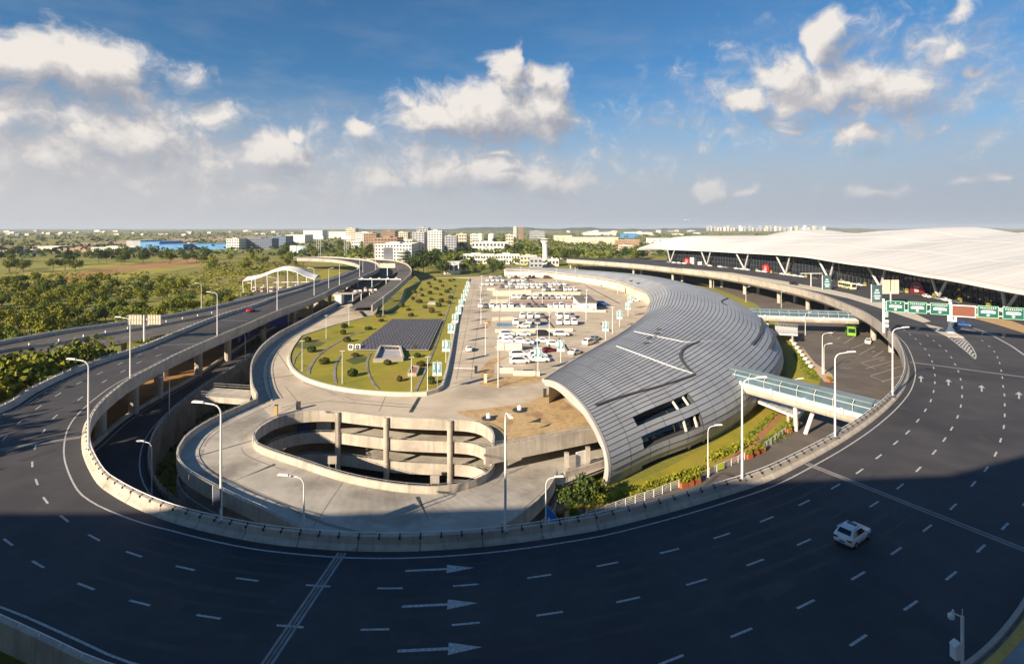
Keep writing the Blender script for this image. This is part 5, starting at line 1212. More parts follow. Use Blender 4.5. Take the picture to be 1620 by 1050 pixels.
def make_wheels():
    global wheel_me, rim_me
    m = MB(); m.tube([(0,-.11,0),(0,-.09,0),(0,.09,0),(0,.11,0)], [.27,.33,.33,.27], 16)
    wheel_me = bpy.data.meshes.new('wheel'); wheel_me.from_pydata(m.v, [], m.f); wheel_me.materials.append(black_rubber)
    m = MB(); m.tube([(0,-.118,0),(0,.118,0)], .19, 12)
    rim_me = bpy.data.meshes.new('rim'); rim_me.from_pydata(m.v, [], m.f); rim_me.materials.append(alloy)
make_wheels()
CAR_ME = {}
def car_meshes(kind, colour):
    key = (kind, colour)
    if key in CAR_ME: return CAR_ME[key]
    d = CARS[kind]; rings = []
    for (x, zb, w, zl, zt, wt) in d['st']:
        h = [(w*.86, zb), (w*.97, zb+.10), (w, (zb+zl)/2+.08), (w*.985, zl-.06), (w*.94, zl), (wt+.03 if zt > zl+.2 else wt+.1, zt-.06), (wt*.86, zt-.005), (wt*.4, zt+.012)]
        rings.append([(x, y, z) for y, z in h] + [(x, -y, z) for y, z in h[::-1]])
    m = MB(); n = len(rings[0])
    vs = [p for r in rings for p in r]
    m.add(vs, [(i*n+j, (i+1)*n+j, (i+1)*n+(j+1)%n, i*n+(j+1)%n) for i in range(len(rings)-1) for j in range(n)] + [tuple(range(n))[::-1][::-1], tuple(range((len(rings)-1)*n, len(rings)*n))[::-1]])
    body = bpy.data.meshes.new('body'); body.from_pydata(m.v, [], m.f); body.materials.append(PAINT[colour])
    body.polygons.foreach_set('use_smooth', [True]*len(body.polygons))
    st = d['st']; m = MB()
    def glazed(i0, i1, sgn):
        a, b = st[i0], st[i1]; o = .03
        def pt(s, y, f): return (s[0] + sgn*o*.6, y, s[4] + o)
        xa, za, xb, zb_ = a[0], a[4], b[0], b[4]; lo, hi = .14, .90
        if zb_ < za: lo, hi = .10, .86
        def lerp(f): return xa + (xb-xa)*f + sgn*.035, za + (zb_-za)*f + .03, (a[5]+(b[5]-a[5])*f)*.86
        x0, z0, w0 = lerp(lo); x1, z1, w1 = lerp(hi)
        return [(x0,-w0,z0),(x0,w0,z0),(x1,w1,z1),(x1,-w1,z1)]
    q = glazed(*d['ws'], 1); m.add(q, [(0,1,2,3)]); q = glazed(*d['rw'], -1); m.add(q, [(0,1,2,3)])
    def at(x):
        for s0, s1 in zip(st, st[1:]):
            if s1[0] <= x <= s0[0]:
                f = (x - s0[0])/(s1[0]-s0[0]); return [s0[k]+(s1[k]-s0[k])*f for k in range(6)]
    for sg in (1, -1):
        (xa, _), (xb, _), (xc, _), (xd, _) = d['side']; lo, hi_ = [], []
        for q in range(9):
            x = xa + (xd - xa) * q / 8; s = at(x); f = max(0.02, min(1, (xa - x) / (xa - xb), (x - xd) / (xc - xd)))
            yl, zl_, yh, zh = s[2]*.955 + .012, s[3] + .04, s[5] + .055, s[4] - .09
            fz = f * .97; lo.append((x, sg*yl, zl_)); hi_.append((x, sg*(yl + (yh - yl)*fz), zl_ + (max(zh, zl_+.02) - zl_)*fz))
        m.strip(lo, hi_)
    win = bpy.data.meshes.new('window'); win.from_pydata(m.v, [], m.f); win.materials.append(glass_dark)
    CAR_ME[key] = (body, win, d['wx'], st); return CAR_ME[key]
def car(kind, colour, loc, head, label, group=None, full=False):
    body, win, wx, st = car_meshes(kind, colour)
    r = thing(kind.replace(' ', '_'), label, 'car', loc, head, group)
    inst(body, 'body', r); inst(win, 'window', r)
    for x in wx:
        for s in (-1, 1):
            w_ = inst(wheel_me, 'wheel', r, (x, s*.80, .33))
            if full: inst(rim_me, 'rim', w_)
    if full:
        xf, xr = st[1][0], st[-2][0]
        for s in (-1, 1):
            m = MB(); m.obox((xf-.10, s*.60, st[1][3]-.02), (.22, .34, .14), s*-.35); m.build('headlight', lamp_clear, r, rel=False)
            m = MB(); m.obox((xr-.02, s*.60, st[-2][3]-.12), (.20, .42, .15), s*.25); m.build('tail_light', lamp_red, r, rel=False)
            m = MB(); m.obox((.85, s*.99, .98), (.16, .2, .13)); m.build('wing_mirror', PAINT[colour], r, rel=False)
        m = MB(); m.obox((xr-.13, 0, .62), (.04, .46, .13)); m.build('number_plate', M('plate_blue', (.04,.10,.35), None), r, rel=False)
        m = MB(); m.obox((xr-.06, 0, .34), (.2, 1.2, .14)); m.build('bumper_insert', dark_metal, r, rel=False)
        m = MB(); m.obox((-.10, 0, st[5][4]+.018), (.55, .84, .02)); m.build('sunroof', glass_dark, r, rel=False)
        for s in (-1, 1): m = MB(); m.tube([(.35, s*.60, st[4][4]+.02), (-.4, s*.615, st[5][4]+.02), (-1.2, s*.60, st[6][4]+.0)], .022, 5); m.build('roof_rail', dark_metal, r, rel=False)
    return r
car('hatchback', 'white', (33.9, 52.2, 0), R(34.5), 'white hatchback driving alone on the shadowed near road', None, True)
def along(u, v, u2, v2, z): a, b = P(u, v, z), P(u2, v2, z); return math.atan2(b.y-a.y, b.x-a.x)
car('saloon', 'red', tuple(P(397,493,0)), along(397,493,430,481,0), 'bright red saloon driving on the left flyover', None, True)
car('people carrier', 'black', tuple(P(1256,451,0)), along(1256,451,1290,456,0), 'black car on the terminal road by the kerbed island', None, True)
car('people carrier', 'white', tuple(P(1374,543,ZG)), R(-130), 'white minibus parked in the bus lot beside the green bus', None, True)
car('saloon', 'blue', tuple(P(1524,516,0)), R(-60), 'blue car passing behind the red display gantry leg')
car('saloon', 'white', tuple(P(741,554.5,ZR)), R(100), 'white car alone on the wide lane beside the garden')
# buses
def bus(loc, head, body_m, label, L=11, w=2.5, h=3.2, stripe=None):
    b = thing('bus', label, 'bus', loc, head)
    sec = lambda x, ww, zt: [(x, -ww, .35), (x, ww, .35), (x, ww+.03, 1.4), (x, ww, zt-.35), (x, ww-.25, zt), (x, -ww+.25, zt), (x, -ww, zt-.35), (x, -ww-.03, 1.4)]
    m = MB(); rr = [sec(L/2, w/2-.12, h-.15), sec(L/2-.25, w/2, h), sec(-L/2+.2, w/2, h), sec(-L/2, w/2-.1, h-.1)]
    m.add([p for r in rr for p in r], [(i*8+j, (i+1)*8+j, (i+1)*8+(j+1)%8, i*8+(j+1)%8) for i in range(3) for j in range(8)] + [tuple(range(8)), tuple(range(24,32))[::-1]]); m.build('body', body_m, b, rel=False)
    for s in (-1, 1):
        for k in range(6):
            x = -L/2 + .6 + k*(L-1.4)/6; m = MB(); m.box(x, x+(L-1.4)/6-.14, s*(w/2+.02)-.015, s*(w/2+.02)+.015, 1.55, 2.65); m.build('window', glass_dark, b, rel=False)
    m = MB(); m.box(L/2-.06, L/2+.02, -w/2+.25, w/2-.25, 1.3, 2.75); m.build('windscreen', glass_dark, b, rel=False)
    m = MB(); m.box(-L/2-.02, -L/2+.06, -w/2+.35, w/2-.35, 1.75, 2.7); m.build('rear_window', glass_dark, b, rel=False)
    m = MB(); m.box(-2.2, 1.2, -.7, .7, h+.0, h+.25); m.build('roof_unit', body_m, b, rel=False)
    for x in (L/2-2.4, -L/2+2.8):
        for s in (-1, 1): inst(wheel_me, 'wheel', b, (x, s*(w/2-.12), .48), 0, 1.45)
    for s in (-1, 1):
        m = MB(); m.box(-L/2-.03, -L/2+.03, s*.95-.12, s*.95+.12, .9, 1.3); m.build('tail_light', lamp_red, b, rel=False)
    if stripe:
        for s in (-1, 1):
            m = MB(); m.obox((.3, s*(w/2+.05), 1.05), (3.2, .02, .55)); m.obox((2.2, s*(w/2+.05), 1.3), (1.6, .02, .4)); m.build('printed_stripe', stripe, b, rel=False)
    return b
gb = bus(tuple(P(1345,528,ZG)), R(-118), M('lime_paint', (.16,.40,.03), (.20,.46,.04), .3, .35, coords='obj'), 'bright green bus parked under the end of the far footbridge'); gb.scale = (1.12,)*3
bus(tuple(P(1340,456.5,0)), along(1300,449,1350,459,0), M('cream_paint', (.72,.64,.42), None, rough=.4), 'cream coach with green pattern at the terminal kerb', 12, 2.5, 3.3, M('green_print', (.12,.30,.12), None))

# ------------------------------------------------------------------ roof car park: rows of cars, walls, hut, poles
cr_ = random.Random(21)
def lotP(x, y): return P(700 + x/5, 430 + y/5, ZR)
def row(xs, y, head, rowname, kinds=('saloon','hatchback','people carrier'), cols=None, jitter=.06, zz=None):
    xs = sorted(xs)
    for i, x in enumerate(xs):
        c = (cols or {}).get(i, cr_.choice(['white']*7 + ['silver','grey']))
        k = kinds[cr_.randrange(len(kinds))]; p = lotP(x, y + (0 if zz is None else zz[i]))
        pos = 'leftmost in' if i == 0 else ('rightmost in' if i == len(xs)-1 else ordn(i) + ' from the left in')
        c_ = car(k, c, tuple(p), head + cr_.uniform(-jitter, jitter) + (math.pi if cr_.random() < .4 else 0), '%s %s, %s %s' % (c, k, pos, rowname), 'cars parked on the roof deck'); c_.scale = (1.26,)*3 if y < 420 else (1.08,)*3
B = R(90)
row([385,430,480,530,580,640,690,720], 50, B, 'the farthest row of the deck', cols={4:'brown',6:'brown',7:'black'})
row([360,398,436,475,560,598,636,674], 76, B, 'the row just behind the second long row')
row([470,508,546,800,850], 126, B, 'the sparse fifth row')
row([320,357,393], 106, B, 'the short row left of the second long row')
row([500,535,570,604,638,672,707,742,776,812,850,886,922,962], 106, B, 'the second long row from the far end')
row([592,625,663,712,757,935], 129, B, 'the sparse fourth row')
row([802,838,874,930,968,1006,1044], 150, B, 'the row at the longest wall', cols={3:'grey'})
row([560,602,645,682], 212, B, 'the left group behind the reddish bays')
row([730,775,822,868,912,955,1000,1046], 212, B, 'the reddish-bay group beside the hut', cols={3:'silver'})
row([302,345,392,436,490,545,590,638,684,738,790,848,893,940,992,1042], 282, B, 'the long row in front of the hut', cols={1:'grey',6:'silver',8:'grey'})
row([632,692,750,790], 362, B, 'the left trio line behind the blue bays', cols={3:'grey'})
row([922,976,1024], 362, B, 'the back line of the block of six')
row([577,682,750], 412, B, 'the line standing on the blue bays')
row([922,980,1040], 412, B, 'the front line of the block of six')
row([642], 442, 0, 'the single place beside the blue bays', jitter=.1)
row([515,640,798,940], 505, 0, 'the side-on row along the low wall', cols={0:'white',1:'white',2:'black',3:'white'}, kinds=('saloon','people carrier'))
row([500,500,595,665,805,890], 552, R(165), 'the slanted group by the thick wall', cols={k:'white' for k in range(6)}, zz=[-26,8,6,18,6,34], kinds=('saloon','hatchback'))
car('saloon', 'dark red', tuple(lotP(842, 632)), R(28), 'dark red saloon parked among white cars near the front of the deck', 'cars parked on the roof deck')
row([606,612,756,770], 690, R(2), 'the front cluster by the sign board', cols={k:'white' for k in range(4)}, kinds=('people carrier',), zz=[-20,32,-12,20])
row([1052,1160,1206], 640, R(50), 'the line beside the metal eave', cols={0:'white',1:'white',2:'silver'}, zz=[10,-68,-98])
row([1258], 268, 0, 'the shade right of the hut', cols={0:'blue'})
row([830], 54, 0, 'the far end beside the dark gateway', cols={0:'brown'})
for i, (x, y, c) in enumerate(((1105,72,'brown'),(1150,72,'white'),(1185,78,'white'),(1225,96,'white'),(1268,112,'white'),(1305,112,'silver'))):
    car('people carrier' if i in (1,2) else 'saloon', c, tuple(lotP(x, y)), R(20), '%s car, %s in the curved line under the far eave' % (c, ('leftmost' if i == 0 else ordn(i) + ' from the left')), 'cars under the far eave')
car('saloon', 'white', tuple(P(1006,476.5,ZR)), R(0), 'white car parked in the bend of the metal eave')
def lot_wall(x0, y0, x1, y1, h, th, label, mat=None):
    a, b = lotP(x0, y0), lotP(x1, y1); t = thing('low_wall', label, 'wall', tuple(a))
    m = MB(); m.beam(a + Vector((0,0,h/2)), b + Vector((0,0,h/2)), th, h); m.build('wall', mat or far_cream, t)
    m = MB(); m.beam(a + Vector((0,0,h+.04)), b + Vector((0,0,h+.04)), th + .16, .08); m.build('coping', far_white, t)
lot_wall(398,190,1090,182,1.5,.5,'longest white wall, behind the reddish bays'); lot_wall(395,166,700,160,1.1,.4,'thin wall just behind the longest white wall')
lot_wall(380,246,520,240,1.4,.5,'short white wall left of the reddish bays'); lot_wall(392,305,1190,312,1.2,1.6,'broad pale wall in front of the long row of cars')
lot_wall(352,146,420,146,1.2,2.0,'small white block left of the third row'); lot_wall(395,386,556,380,1.2,.5,'white wall behind the empty blue bays')
lot_wall(416,478,1030,470,1.0,.4,'low wall behind the side-on row of cars'); lot_wall(436,612,632,618,1.9,2.2,'thick white wall in front of the slanted cars')
lot_wall(452,800,562,800,1.2,.4,'low wall by the dark slope near the front'); lot_wall(560,818,770,822,1.0,.4,'low wall at the front edge of the car park')
lot_wall(1120,314,1290,316,.6,2.0,'low white ramp kerb right of the hut')
def lot_sheet(pts, mat, name, dz=.012):
    m = MB(); m.poly([lotP(x, y) for x, y in pts], ZR + dz); return m.build(name, mat, garage)
bay_blue = M('blue_bay_paint', (.09,.20,.38), (.16,.27,.42), .8, .85); bay_red = M('red_bay_paint', (.40,.24,.18), (.46,.31,.24), .5, .85)
lot_sheet([(428,430),(552,430),(548,404),(432,404)], bay_blue, 'blue_bay'); lot_sheet([(600,428),(832,428),(826,404),(600,404)], bay_blue, 'blue_bay'); lot_sheet([(690,586),(765,586),(752,550),(690,550)], bay_blue, 'blue_bay')
lot_sheet([(560,262),(1082,268),(1074,232),(556,228)], bay_red, 'red_bay')
lot_sheet([(456,798),(560,796),(455,742)], dark_metal, 'ramp_opening'); lot_sheet([(398,192),(432,190),(398,162)], dark_metal, 'ramp_opening'); lot_sheet([(418,470),(450,470),(418,452)], dark_metal, 'ramp_opening')
for q in ((700,210,745,262),(1020,205,1075,260),(820,365,885,445),(925,520,1012,640),(1250,405,1335,472),(1130,108,1400,250)): strip_on(ZR, [(700+q[0]/5, 430+q[1]/5), (700+q[2]/5, 430+q[3]/5)], .7, 'drain_strip', M('joint_dark', (.13,.115,.10), None), garage, .013)
for y in (90, 118, 140, 225, 268, 330, 350, 440, 520):
    strip_on(ZR, [(768 + (0 if y > 200 else 4), 430 + y/5), (920, 430 + y/5)], .16, 'bay_line', paint, garage, .015)
hp = lotP(1150, 308); hut = thing('hut', 'small white hut with a flat dark roof in the car park', 'hut', tuple(hp))
wv_ = 27 * hp.y / FPX
m = MB(); m.box(hp.x-wv_/2, hp.x+wv_/2, hp.y, hp.y+22, ZR, ZR+3.4); m.build('wall', far_white, hut); m = MB(); m.box(hp.x-wv_/2-.4, hp.x+wv_/2+.4, hp.y-.5, hp.y+22.5, ZR+3.4, ZR+3.75); m.build('roof', M('dark_roof', (.14,.125,.12), (.19,.17,.16), .4, .9), hut)
m = MB(); m.box(hp.x-1, hp.x+.4, hp.y-.06, hp.y-.01, ZR+.05, ZR+2.2); m.build('door', far_grey, hut); m = MB(); m.box(hp.x+wv_/2+.01, hp.x+wv_/2+.08, hp.y+3, hp.y+16, ZR+1, ZR+2.6); m.build('window', far_glass, hut)
gw = P(883, 437, ZR); t = thing('dark_gateway', 'dark gateway opening under the far eave', 'gate', tuple(gw)); m = MB(); m.box(gw.x-7, gw.x+7, gw.y-.6, gw.y, ZR, ZR+4.4); m.build('door', glass_dark, t)
# light poles on the deck
def make_pole():
    t = thing('light_pole', 'x', 'light pole', (0,0,0), 0, 'thin white light poles on the roof deck')
    m = MB(); m.tube([(0,0,0),(0,0,4),(0,0,8.8)], [.12,.10,.07], 6); m.build('pole', white_metal, t); m = MB(); m.obox((0,0,8.85), (1.3,.22,.14)); m.build('lamp_head', white_metal, t); m = MB(); m.box(-.25,.25,-.25,.25,0,.35); m.build('foot', concrete, t)
    return t
pole0 = make_pole(); pt_ = tree_of(pole0)
for i, (x, y, lab) in enumerate(((340,655,'light pole beside the open lane and the brown paving'),(440,912,'nearest light pole on the terracotta paving'),(845,548,'light pole beside the black parked car'),(1136,388,'light pole on the dry patch right of the block of six'),(1345,492,'light pole by the eave right of the dry patch'),(305,410,'light pole left of the white wall by the blue bays'),(655,194,'light pole behind the longest white wall'),(530,250,'light pole left of the reddish bays'),(790,255,'light pole in the middle of the reddish bays'),(430,312,'light pole at the left of the broad pale wall'),(1050,72,'light pole by the brown car at the far eave'),(620,70,'light pole in the last row of cars'),(310,160,'light pole by the small white block'),(750,660,'light pole behind the front cluster of cars'),(300,280,'light pole at the left end of the long row'),(900,90,'light pole in front of the dark gateway'),(1140,310,'light pole against the hut'))):
    p = lotP(x, y)
    if i == 0: pole0.location = p; pole0['label'] = lab
    else: copy_tree(pole0, pt_, p, 0, lab)
for u, v, lab in ((478,587,'white pole at the left curve of the garden'),(541.5,607,'white pole on the lower lawn left of the path'),(651,620,'white pole before the red-brown planter'),(676.5,619,'white pole right of the red-brown planter'),(516,536,'white pole at the back of the garden by the small post'),(552,514,'white pole by the garden trench wall'),(606,500,'white pole behind the solar panels at the trench')):
    p = P(u, v, ZR + .55); copy_tree(pole0, pt_, p, R(20), lab, 'white poles on the roof garden', .82)
# twin poster boards on poles
def make_poster():
    t = thing('poster_board', 'x', 'poster board', (0,0,0), 0, 'teal poster boards on poles')
    m = MB(); m.tube([(0,0,0),(0,0,6.1)], .09, 6); m.build('pole', white_metal, t)
    for s in (-1, 1):
        m = MB(); m.box(s*.52-.42, s*.52+.42, -.12, .12, 3.1, 5.7); m.build('frame', white_metal, t); m = MB(); m.box(s*.52-.34, s*.52+.34, -.14, .14, 3.55, 5.6); m.build('print', M('teal_print', (.07,.26,.32), (.16,.38,.42), .5, .5), t)
        m = MB(); m.box(s*.52-.3, s*.52-.05, -.15, .15, 4.2, 5.3); m.build('pale_print', far_white, t)
    m = MB(); m.box(-1.0,1.0,-.2,.2,2.85,3.1); m.build('tray', white_metal, t)
    return t
post0 = make_poster(); po_t = tree_of(post0)
gl_ = [(691.6,615),(705.5,573.5),(713.6,542),(719.5,524),(725,509),(729.4,496),(733,486),(736,477),(738.5,469),(740.5,462)]
for i, (u, v) in enumerate(gl_):
    p = P(u, v, ZR + .55); lab = 'teal poster board %s along the right edge of the garden' % ('nearest the viewer' if i == 0 else ordn(i) + ' from the near end')
    if i == 0: post0.location = p; post0['label'] = lab
    else: copy_tree(post0, po_t, p, 0, lab)
for u, v, lab in ((887,573,'teal poster board beside the dark red car'),(851,587,'teal poster board in the front cluster of white cars'),(958,538,'teal poster board at the eave near the front'),(980,517,'teal poster board at the eave by the dry patch'),(993.5,501,'teal poster board, nearer of the close pair in the eave bend'),(996.6,489,'teal poster board, farther of the close pair in the eave bend'),(977,465,'farthest teal poster board under the eave')):
    copy_tree(post0, po_t, P(u, v, ZR), 0, lab)
# barrier gates, ticket posts, small kit
def small_box(u, v, z, size, name, label, cat, mat, h0=0):
    p = P(u, v, z); t = thing(name, label, cat, tuple(p)); m = MB(); m.obox((p.x, p.y, z + size[2]/2 + h0), size, .1); m.build('housing', mat, t); m = MB(); m.obox((p.x, p.y, z + size[2] + h0 + .04), (size[0]+.1, size[1]+.1, .08), .1); m.build('cap', dark_metal, t)
    return t, p
t, p = small_box(437,658,ZR,(.5,.5,2.0),'ticket_machine','ochre ticket post at the top of the spiral ramp','ticket machine', M('ochre_post',(.45,.32,.10),None))
t, p = small_box(472,647,ZR,(.7,.6,1.3),'barrier_box','dark barrier box above the spiral ramp','barrier', dark_metal)
m = MB(); q = P(443,655,ZR); m.beam(p + Vector((0,0,1.2)), q + Vector((0,0,1.2)), .12, .12); m.build('boom', white_metal, t)
t, p = small_box(753,590,ZR,(.7,.7,1.6),'barrier_box','barrier box with boom across the lane by the garden','barrier', dark_metal)
m = MB(); q = P(719,589,ZR); m.beam(p + Vector((0,0,1.1)), q + Vector((0,0,1.1)), .1, .1); m.build('boom', white_metal, t)
small_box(768,605,ZR,(.7,.7,2.2),'ticket_machine','white ticket post on the brown paving by the lane','ticket machine', far_cream)
small_box(862,628,ZR,(.6,.5,1.6),'bollard_box','dark box post near the tip of the metal eave','post box', dark_metal)
small_box(836,592,ZR,(2.4,.5,1.0),'meter_box','low grey box on the car park front wall','meter box', far_grey)
for u, v, z, lab in ((526,744,-5.2,'grey sign box clipped to the inner ramp parapet, left'), (688,775,-6.9,'grey sign box clipped to the inner ramp parapet, right')):
    p = P(u, v, z); t = thing('ramp_sign', lab, 'sign', tuple(p)); m = MB(); m.obox((p.x, p.y, z + 1.6), (1.3,.3,1.1)); m.build('board', M('sign_grey', (.30,.27,.24), (.36,.33,.29), 2, .8), t)
    m = MB(); m.beam(p + Vector((-.5,0,0)), p + Vector((-.5,0,1.3)), .1, .1); m.beam(p + Vector((.5,0,0)), p + Vector((.5,0,1.3)), .1, .1); m.build('post', galv, t)
# short bridge over the pit at the left of the deck
t = thing('service_bridge', 'short grey service bridge crossing the pit to the roof deck', 'bridge', tuple(P(320,625,-5)))
q = [P(u, v, -5) for u, v in ((318,626),(395,632),(400,617),(338,613))]; m = MB(); m.prism(q, -6.2, -5); m.build('slab', concrete, t)
m = MB()
for h in (.5, 1.0): m.beam(q[3] + Vector((0,0,h)), q[2] + Vector((0,0,h)), .06, .06); m.beam(q[0] + Vector((0,0,h)), q[1] + Vector((0,0,h)), .06, .06)
m.build('railing', galv, t)
# access road with gantry and gatehouse between flyover and deck
za = ZR
acc = [P(u, v, za) for u, v in ((533,482.5),(556,480),(572,466),(600,448),(618,436),(640,424),(636,418),(618,414),(600,424),(588,434),(566,446),(545,459),(535,470))]
mb = MB(); mb.poly(acc, za - .03); acr = mb.build('access_road', asphalt_old, kind='structure')
rp = resample(cr([P(u, v, 0.0) for u, v in ((580,410.5),(614.6,412),(637,416.5),(648,423),(650,433),(637,447),(621.5,460.6),(597,479),(588,486))], 8), 3)
mb = MB(); mb.sweep(rp, [(-.35,-1.9),(-.35,.95),(.1,.95),(.3,-1.9)]); mb.build('parapet', concrete, acr)
mb = MB(); mb.strip(rp, offset(rp, 9, -.4)); mb.build('ramp_deck', asphalt_old, acr); 
mb = MB(); mb.strip(offset(rp, 9, -1.4), offset(rp, -.2, -1.4)); mb.build('ramp_soffit', concrete_dark, acr)
mb = MB(); mb.poly([P(u, v, -6.5) for u, v in ((556,507),(594,502),(600,484),(558,482))], -5.4); mb.build('concrete_ramp', concrete_deck, kind='structure')
for (u0, v0, u1, v1, hh, lab) in ((558,476,598,473,4.2,'low white height gantry over the sunken car park entrance'),(566,454,634,454,4.6,'far white height gantry across the toll lanes')):
    a, b = P(u0, v0, za), P(u1, v1, za); t = thing('height_gantry', lab, 'gantry', tuple(a)); m = MB()
    for f in (0, .33, .66, 1): p = a.lerp(b, f); m.beam(p, p + Vector((0,0,hh)), .3, .3)
    m.beam(a + Vector((0,0,hh)), b + Vector((0,0,hh)), .4, .5); m.build('frame', white_metal, t)
    m = MB()
    for k in range(5): p = a.lerp(b, .1 + k*.2); m.obox((p.x, p.y-.3, hh + za + .5), (1.3,.2,.8))
    m.build('lane_signal', white_metal, t)
p = P(537,481,za); t = thing('gatehouse', 'small white gatehouse at the narrow ramp to the roof deck', 'gatehouse', tuple(p)); m = MB(); m.box(p.x-1.5,p.x+1.5,p.y-2,p.y+2,za,za+4.8); m.build('wall', far_white, t); m = MB(); m.box(p.x-2,p.x+8,p.y-2.5,p.y+2.5,za+4.8,za+5.1); m.build('roof', concrete, t)
p = P(613,438,za); t = thing('sign_board', 'white sign board on a post between the toll lanes', 'sign', tuple(p)); m = MB(); m.tube([p, p+Vector((0,0,6.5))], .3, 8); m.build('post', white_metal, t); m = MB(); m.obox(p+Vector((0,0,8)), (11,.4,3.2)); m.build('board', far_cream, t)
# barrier blocks at the toll lanes
for k in range(7):
    p = P(556 + 11*k, 462 + 2.4*math.sin(k*2.2), za); m = MB(); m.obox((p.x, p.y, za+.6), (1.0, 3.2, 1.2), .5); m.obox((p.x, p.y, za+1.5), (.8, 1.6, .7), .5); b_ = m.build('toll_island', M('toll_orange', (.50,.22,.12), (.62,.34,.22), 1, .7), loc=(p.x, p.y, za)); tag(b_, 'orange-striped toll island, %s from the left across the sunken lanes' % ordn(k), 'traffic island', 'toll islands on the access road')
# blue hoarding and soil heaps under the flyover
for a, b, lab in (((350,549),(399,537),'tall blue hoarding under the flyover nearest the loop'),((404,535),(424,526),'short blue hoarding left of the gap under the flyover'),((428,524),(461,511),'blue hoarding under the flyover farther from the loop')):
    pa, pb = P(*a, ZG) + Vector((-1.6,0,0)), P(*b, ZG) + Vector((-1.6,0,0)); t = thing('hoarding', lab, 'hoarding', tuple(pa)); n = max(2, int((pb-pa).length/4))
    for k in range(n): m = MB(); m.beam(pa.lerp(pb, k/n+.004) + Vector((0,0,2.6)), pa.lerp(pb, (k+1)/n-.004) + Vector((0,0,2.6)), .12, 5.2); m.build('panel', blue_hoard, t)
hp_ = random.Random(8)
for i, (u, v, r_, lab) in enumerate(((487,498,5.5,'largest soil heap below the flyover by the hoarding'),(516,482,4.5,'second soil heap along the sunken road below the flyover'),(545,467,4.2,'third soil heap along the sunken road below the flyover'),(565,459,4,'farthest soil heap by the height gantry'),(470,507,3.4,'low dark soil heap beside the blue hoarding'))):
    p = P(u, v, ZG) + Vector((-3, 0, 0)); m = MB(); vs = [(0,0,r_*.72)]; 
    for k in range(1, 5):
        for j in range(14): rr = r_*k/4*(1+hp_.uniform(-.12,.12)); vs.append((rr*math.cos(j*math.pi/7), rr*1.3*math.sin(j*math.pi/7), r_*.72*(1-(k/4)**1.3) + hp_.uniform(0,.35)*(k<4)))
    fs = [(0, 1+j, 1+(j+1)%14) for j in range(14)] + [(1+14*(k-1)+j, 1+14*k+j, 1+14*k+(j+1)%14, 1+14*(k-1)+(j+1)%14) for k in range(1,4) for j in range(14)]
    m.add(vs, fs); o = m.build('soil_heap', M('pale_soil', (.40,.30,.18), (.52,.41,.27), .8, .95), smooth=False); o.location = p; tag(o, lab, 'soil heap', 'soil heaps under the flyover')
p = P(428,520,ZG) + Vector((-4,2,0)); t = thing('cabin', 'pale blue site cabin in the gap between blue hoardings', 'cabin', tuple(p)); m = MB(); m.box(p.x-3,p.x+3,p.y-2,p.y+2,ZG,ZG+3); m.build('wall', M('pale_blue_cabin', (.18,.42,.60), None), t); m = MB(); m.box(p.x-3.2,p.x+3.2,p.y-2.2,p.y+2.2,ZG+3,ZG+3.3); m.build('roof', far_white, t)
# toll canopy on the left
cp = P(385, 458, ZG); cq = P(497, 453, ZG)
can = thing('toll_canopy', 'white arched membrane canopy over the toll lanes', 'canopy', tuple(cp)); D_ = 330
N2 = 24; top, bot = [], []
prof_c = [(384,444),(400,441.5),(415,437),(430,431),(443,427.5),(455,427),(468,430),(480,435.5),(490,439.5),(498,441.5)]
cz_ = cr([(u, v, 0) for u, v in prof_c], 4); A_, B_ = [], []
for q in cz_:
    z = CZ - (q.y - VH) * D_ / FPX; x = (q.x - 810) * D_ / FPX; A_.append(Vector((x, D_, z))); B_.append(Vector((x - 2, D_ + 16, z + 1.0)))
Mid = [a.lerp(b, .5) + Vector((0, 0, 1.3)) for a, b in zip(A_, B_)]
m = MB(); m.strip(A_, Mid); m.strip(Mid, B_); d_ = Vector((0,0,-.35)); m.strip([p+d_ for p in B_], [p+d_ for p in A_]); m.strip([p+d_ for p in A_], A_); m.build('membrane', M('membrane_white', (.80,.78,.74), (.74,.72,.69), .05, .6), can, smooth=False)
for k in range(0, len(A_), 5):
    for q in (A_[k], B_[k]): m = MB(); m.tube([Vector((q.x, q.y + (1 if q is A_[k] else -1), ZG)), Vector((q.x, q.y, q.z - .2))], .3, 8); m.build('column', white_metal, can)
m = MB(); m.beam(A_[0] + Vector((0,6,-2)), A_[-1] + Vector((0,6,-2.2)), .4, .5); m.build('cross_beam', far_cream, can)
for k in range(8):
    x = A_[3].x + (A_[-3].x - A_[3].x) * k/7; t = thing('toll_booth', '%s toll booth from the left under the white canopy' % ordn(k), 'toll booth', (x, D_+6, ZG), 0, 'toll booths under the canopy'); m = MB(); m.box(-1,1,-2,2,.15,2.9); m.build('cabin', M('booth_orange', (.55,.30,.20), (.68,.52,.42), .5, .6), t, rel=False); m = MB(); m.box(-1.2,1.2,-2.2,2.2,2.9,3.1); m.build('roof', far_white, t, rel=False)
    m = MB(); m.box(-.9,.9,-2.05,-2.0,1.2,2.4); m.build('window', far_glass, t, rel=False)
for k, (u, v, c) in enumerate(((404,461,'white'),(418,459.5,'silver'),(428,459,'white'),(470,452.5,'white'),(485,451,'silver'))): car('saloon', c, tuple(P(u, v, ZG)), R(75), '%s car, %s from the left, queuing at the toll canopy' % (c, ordn(k)), 'cars queuing at the toll canopy')
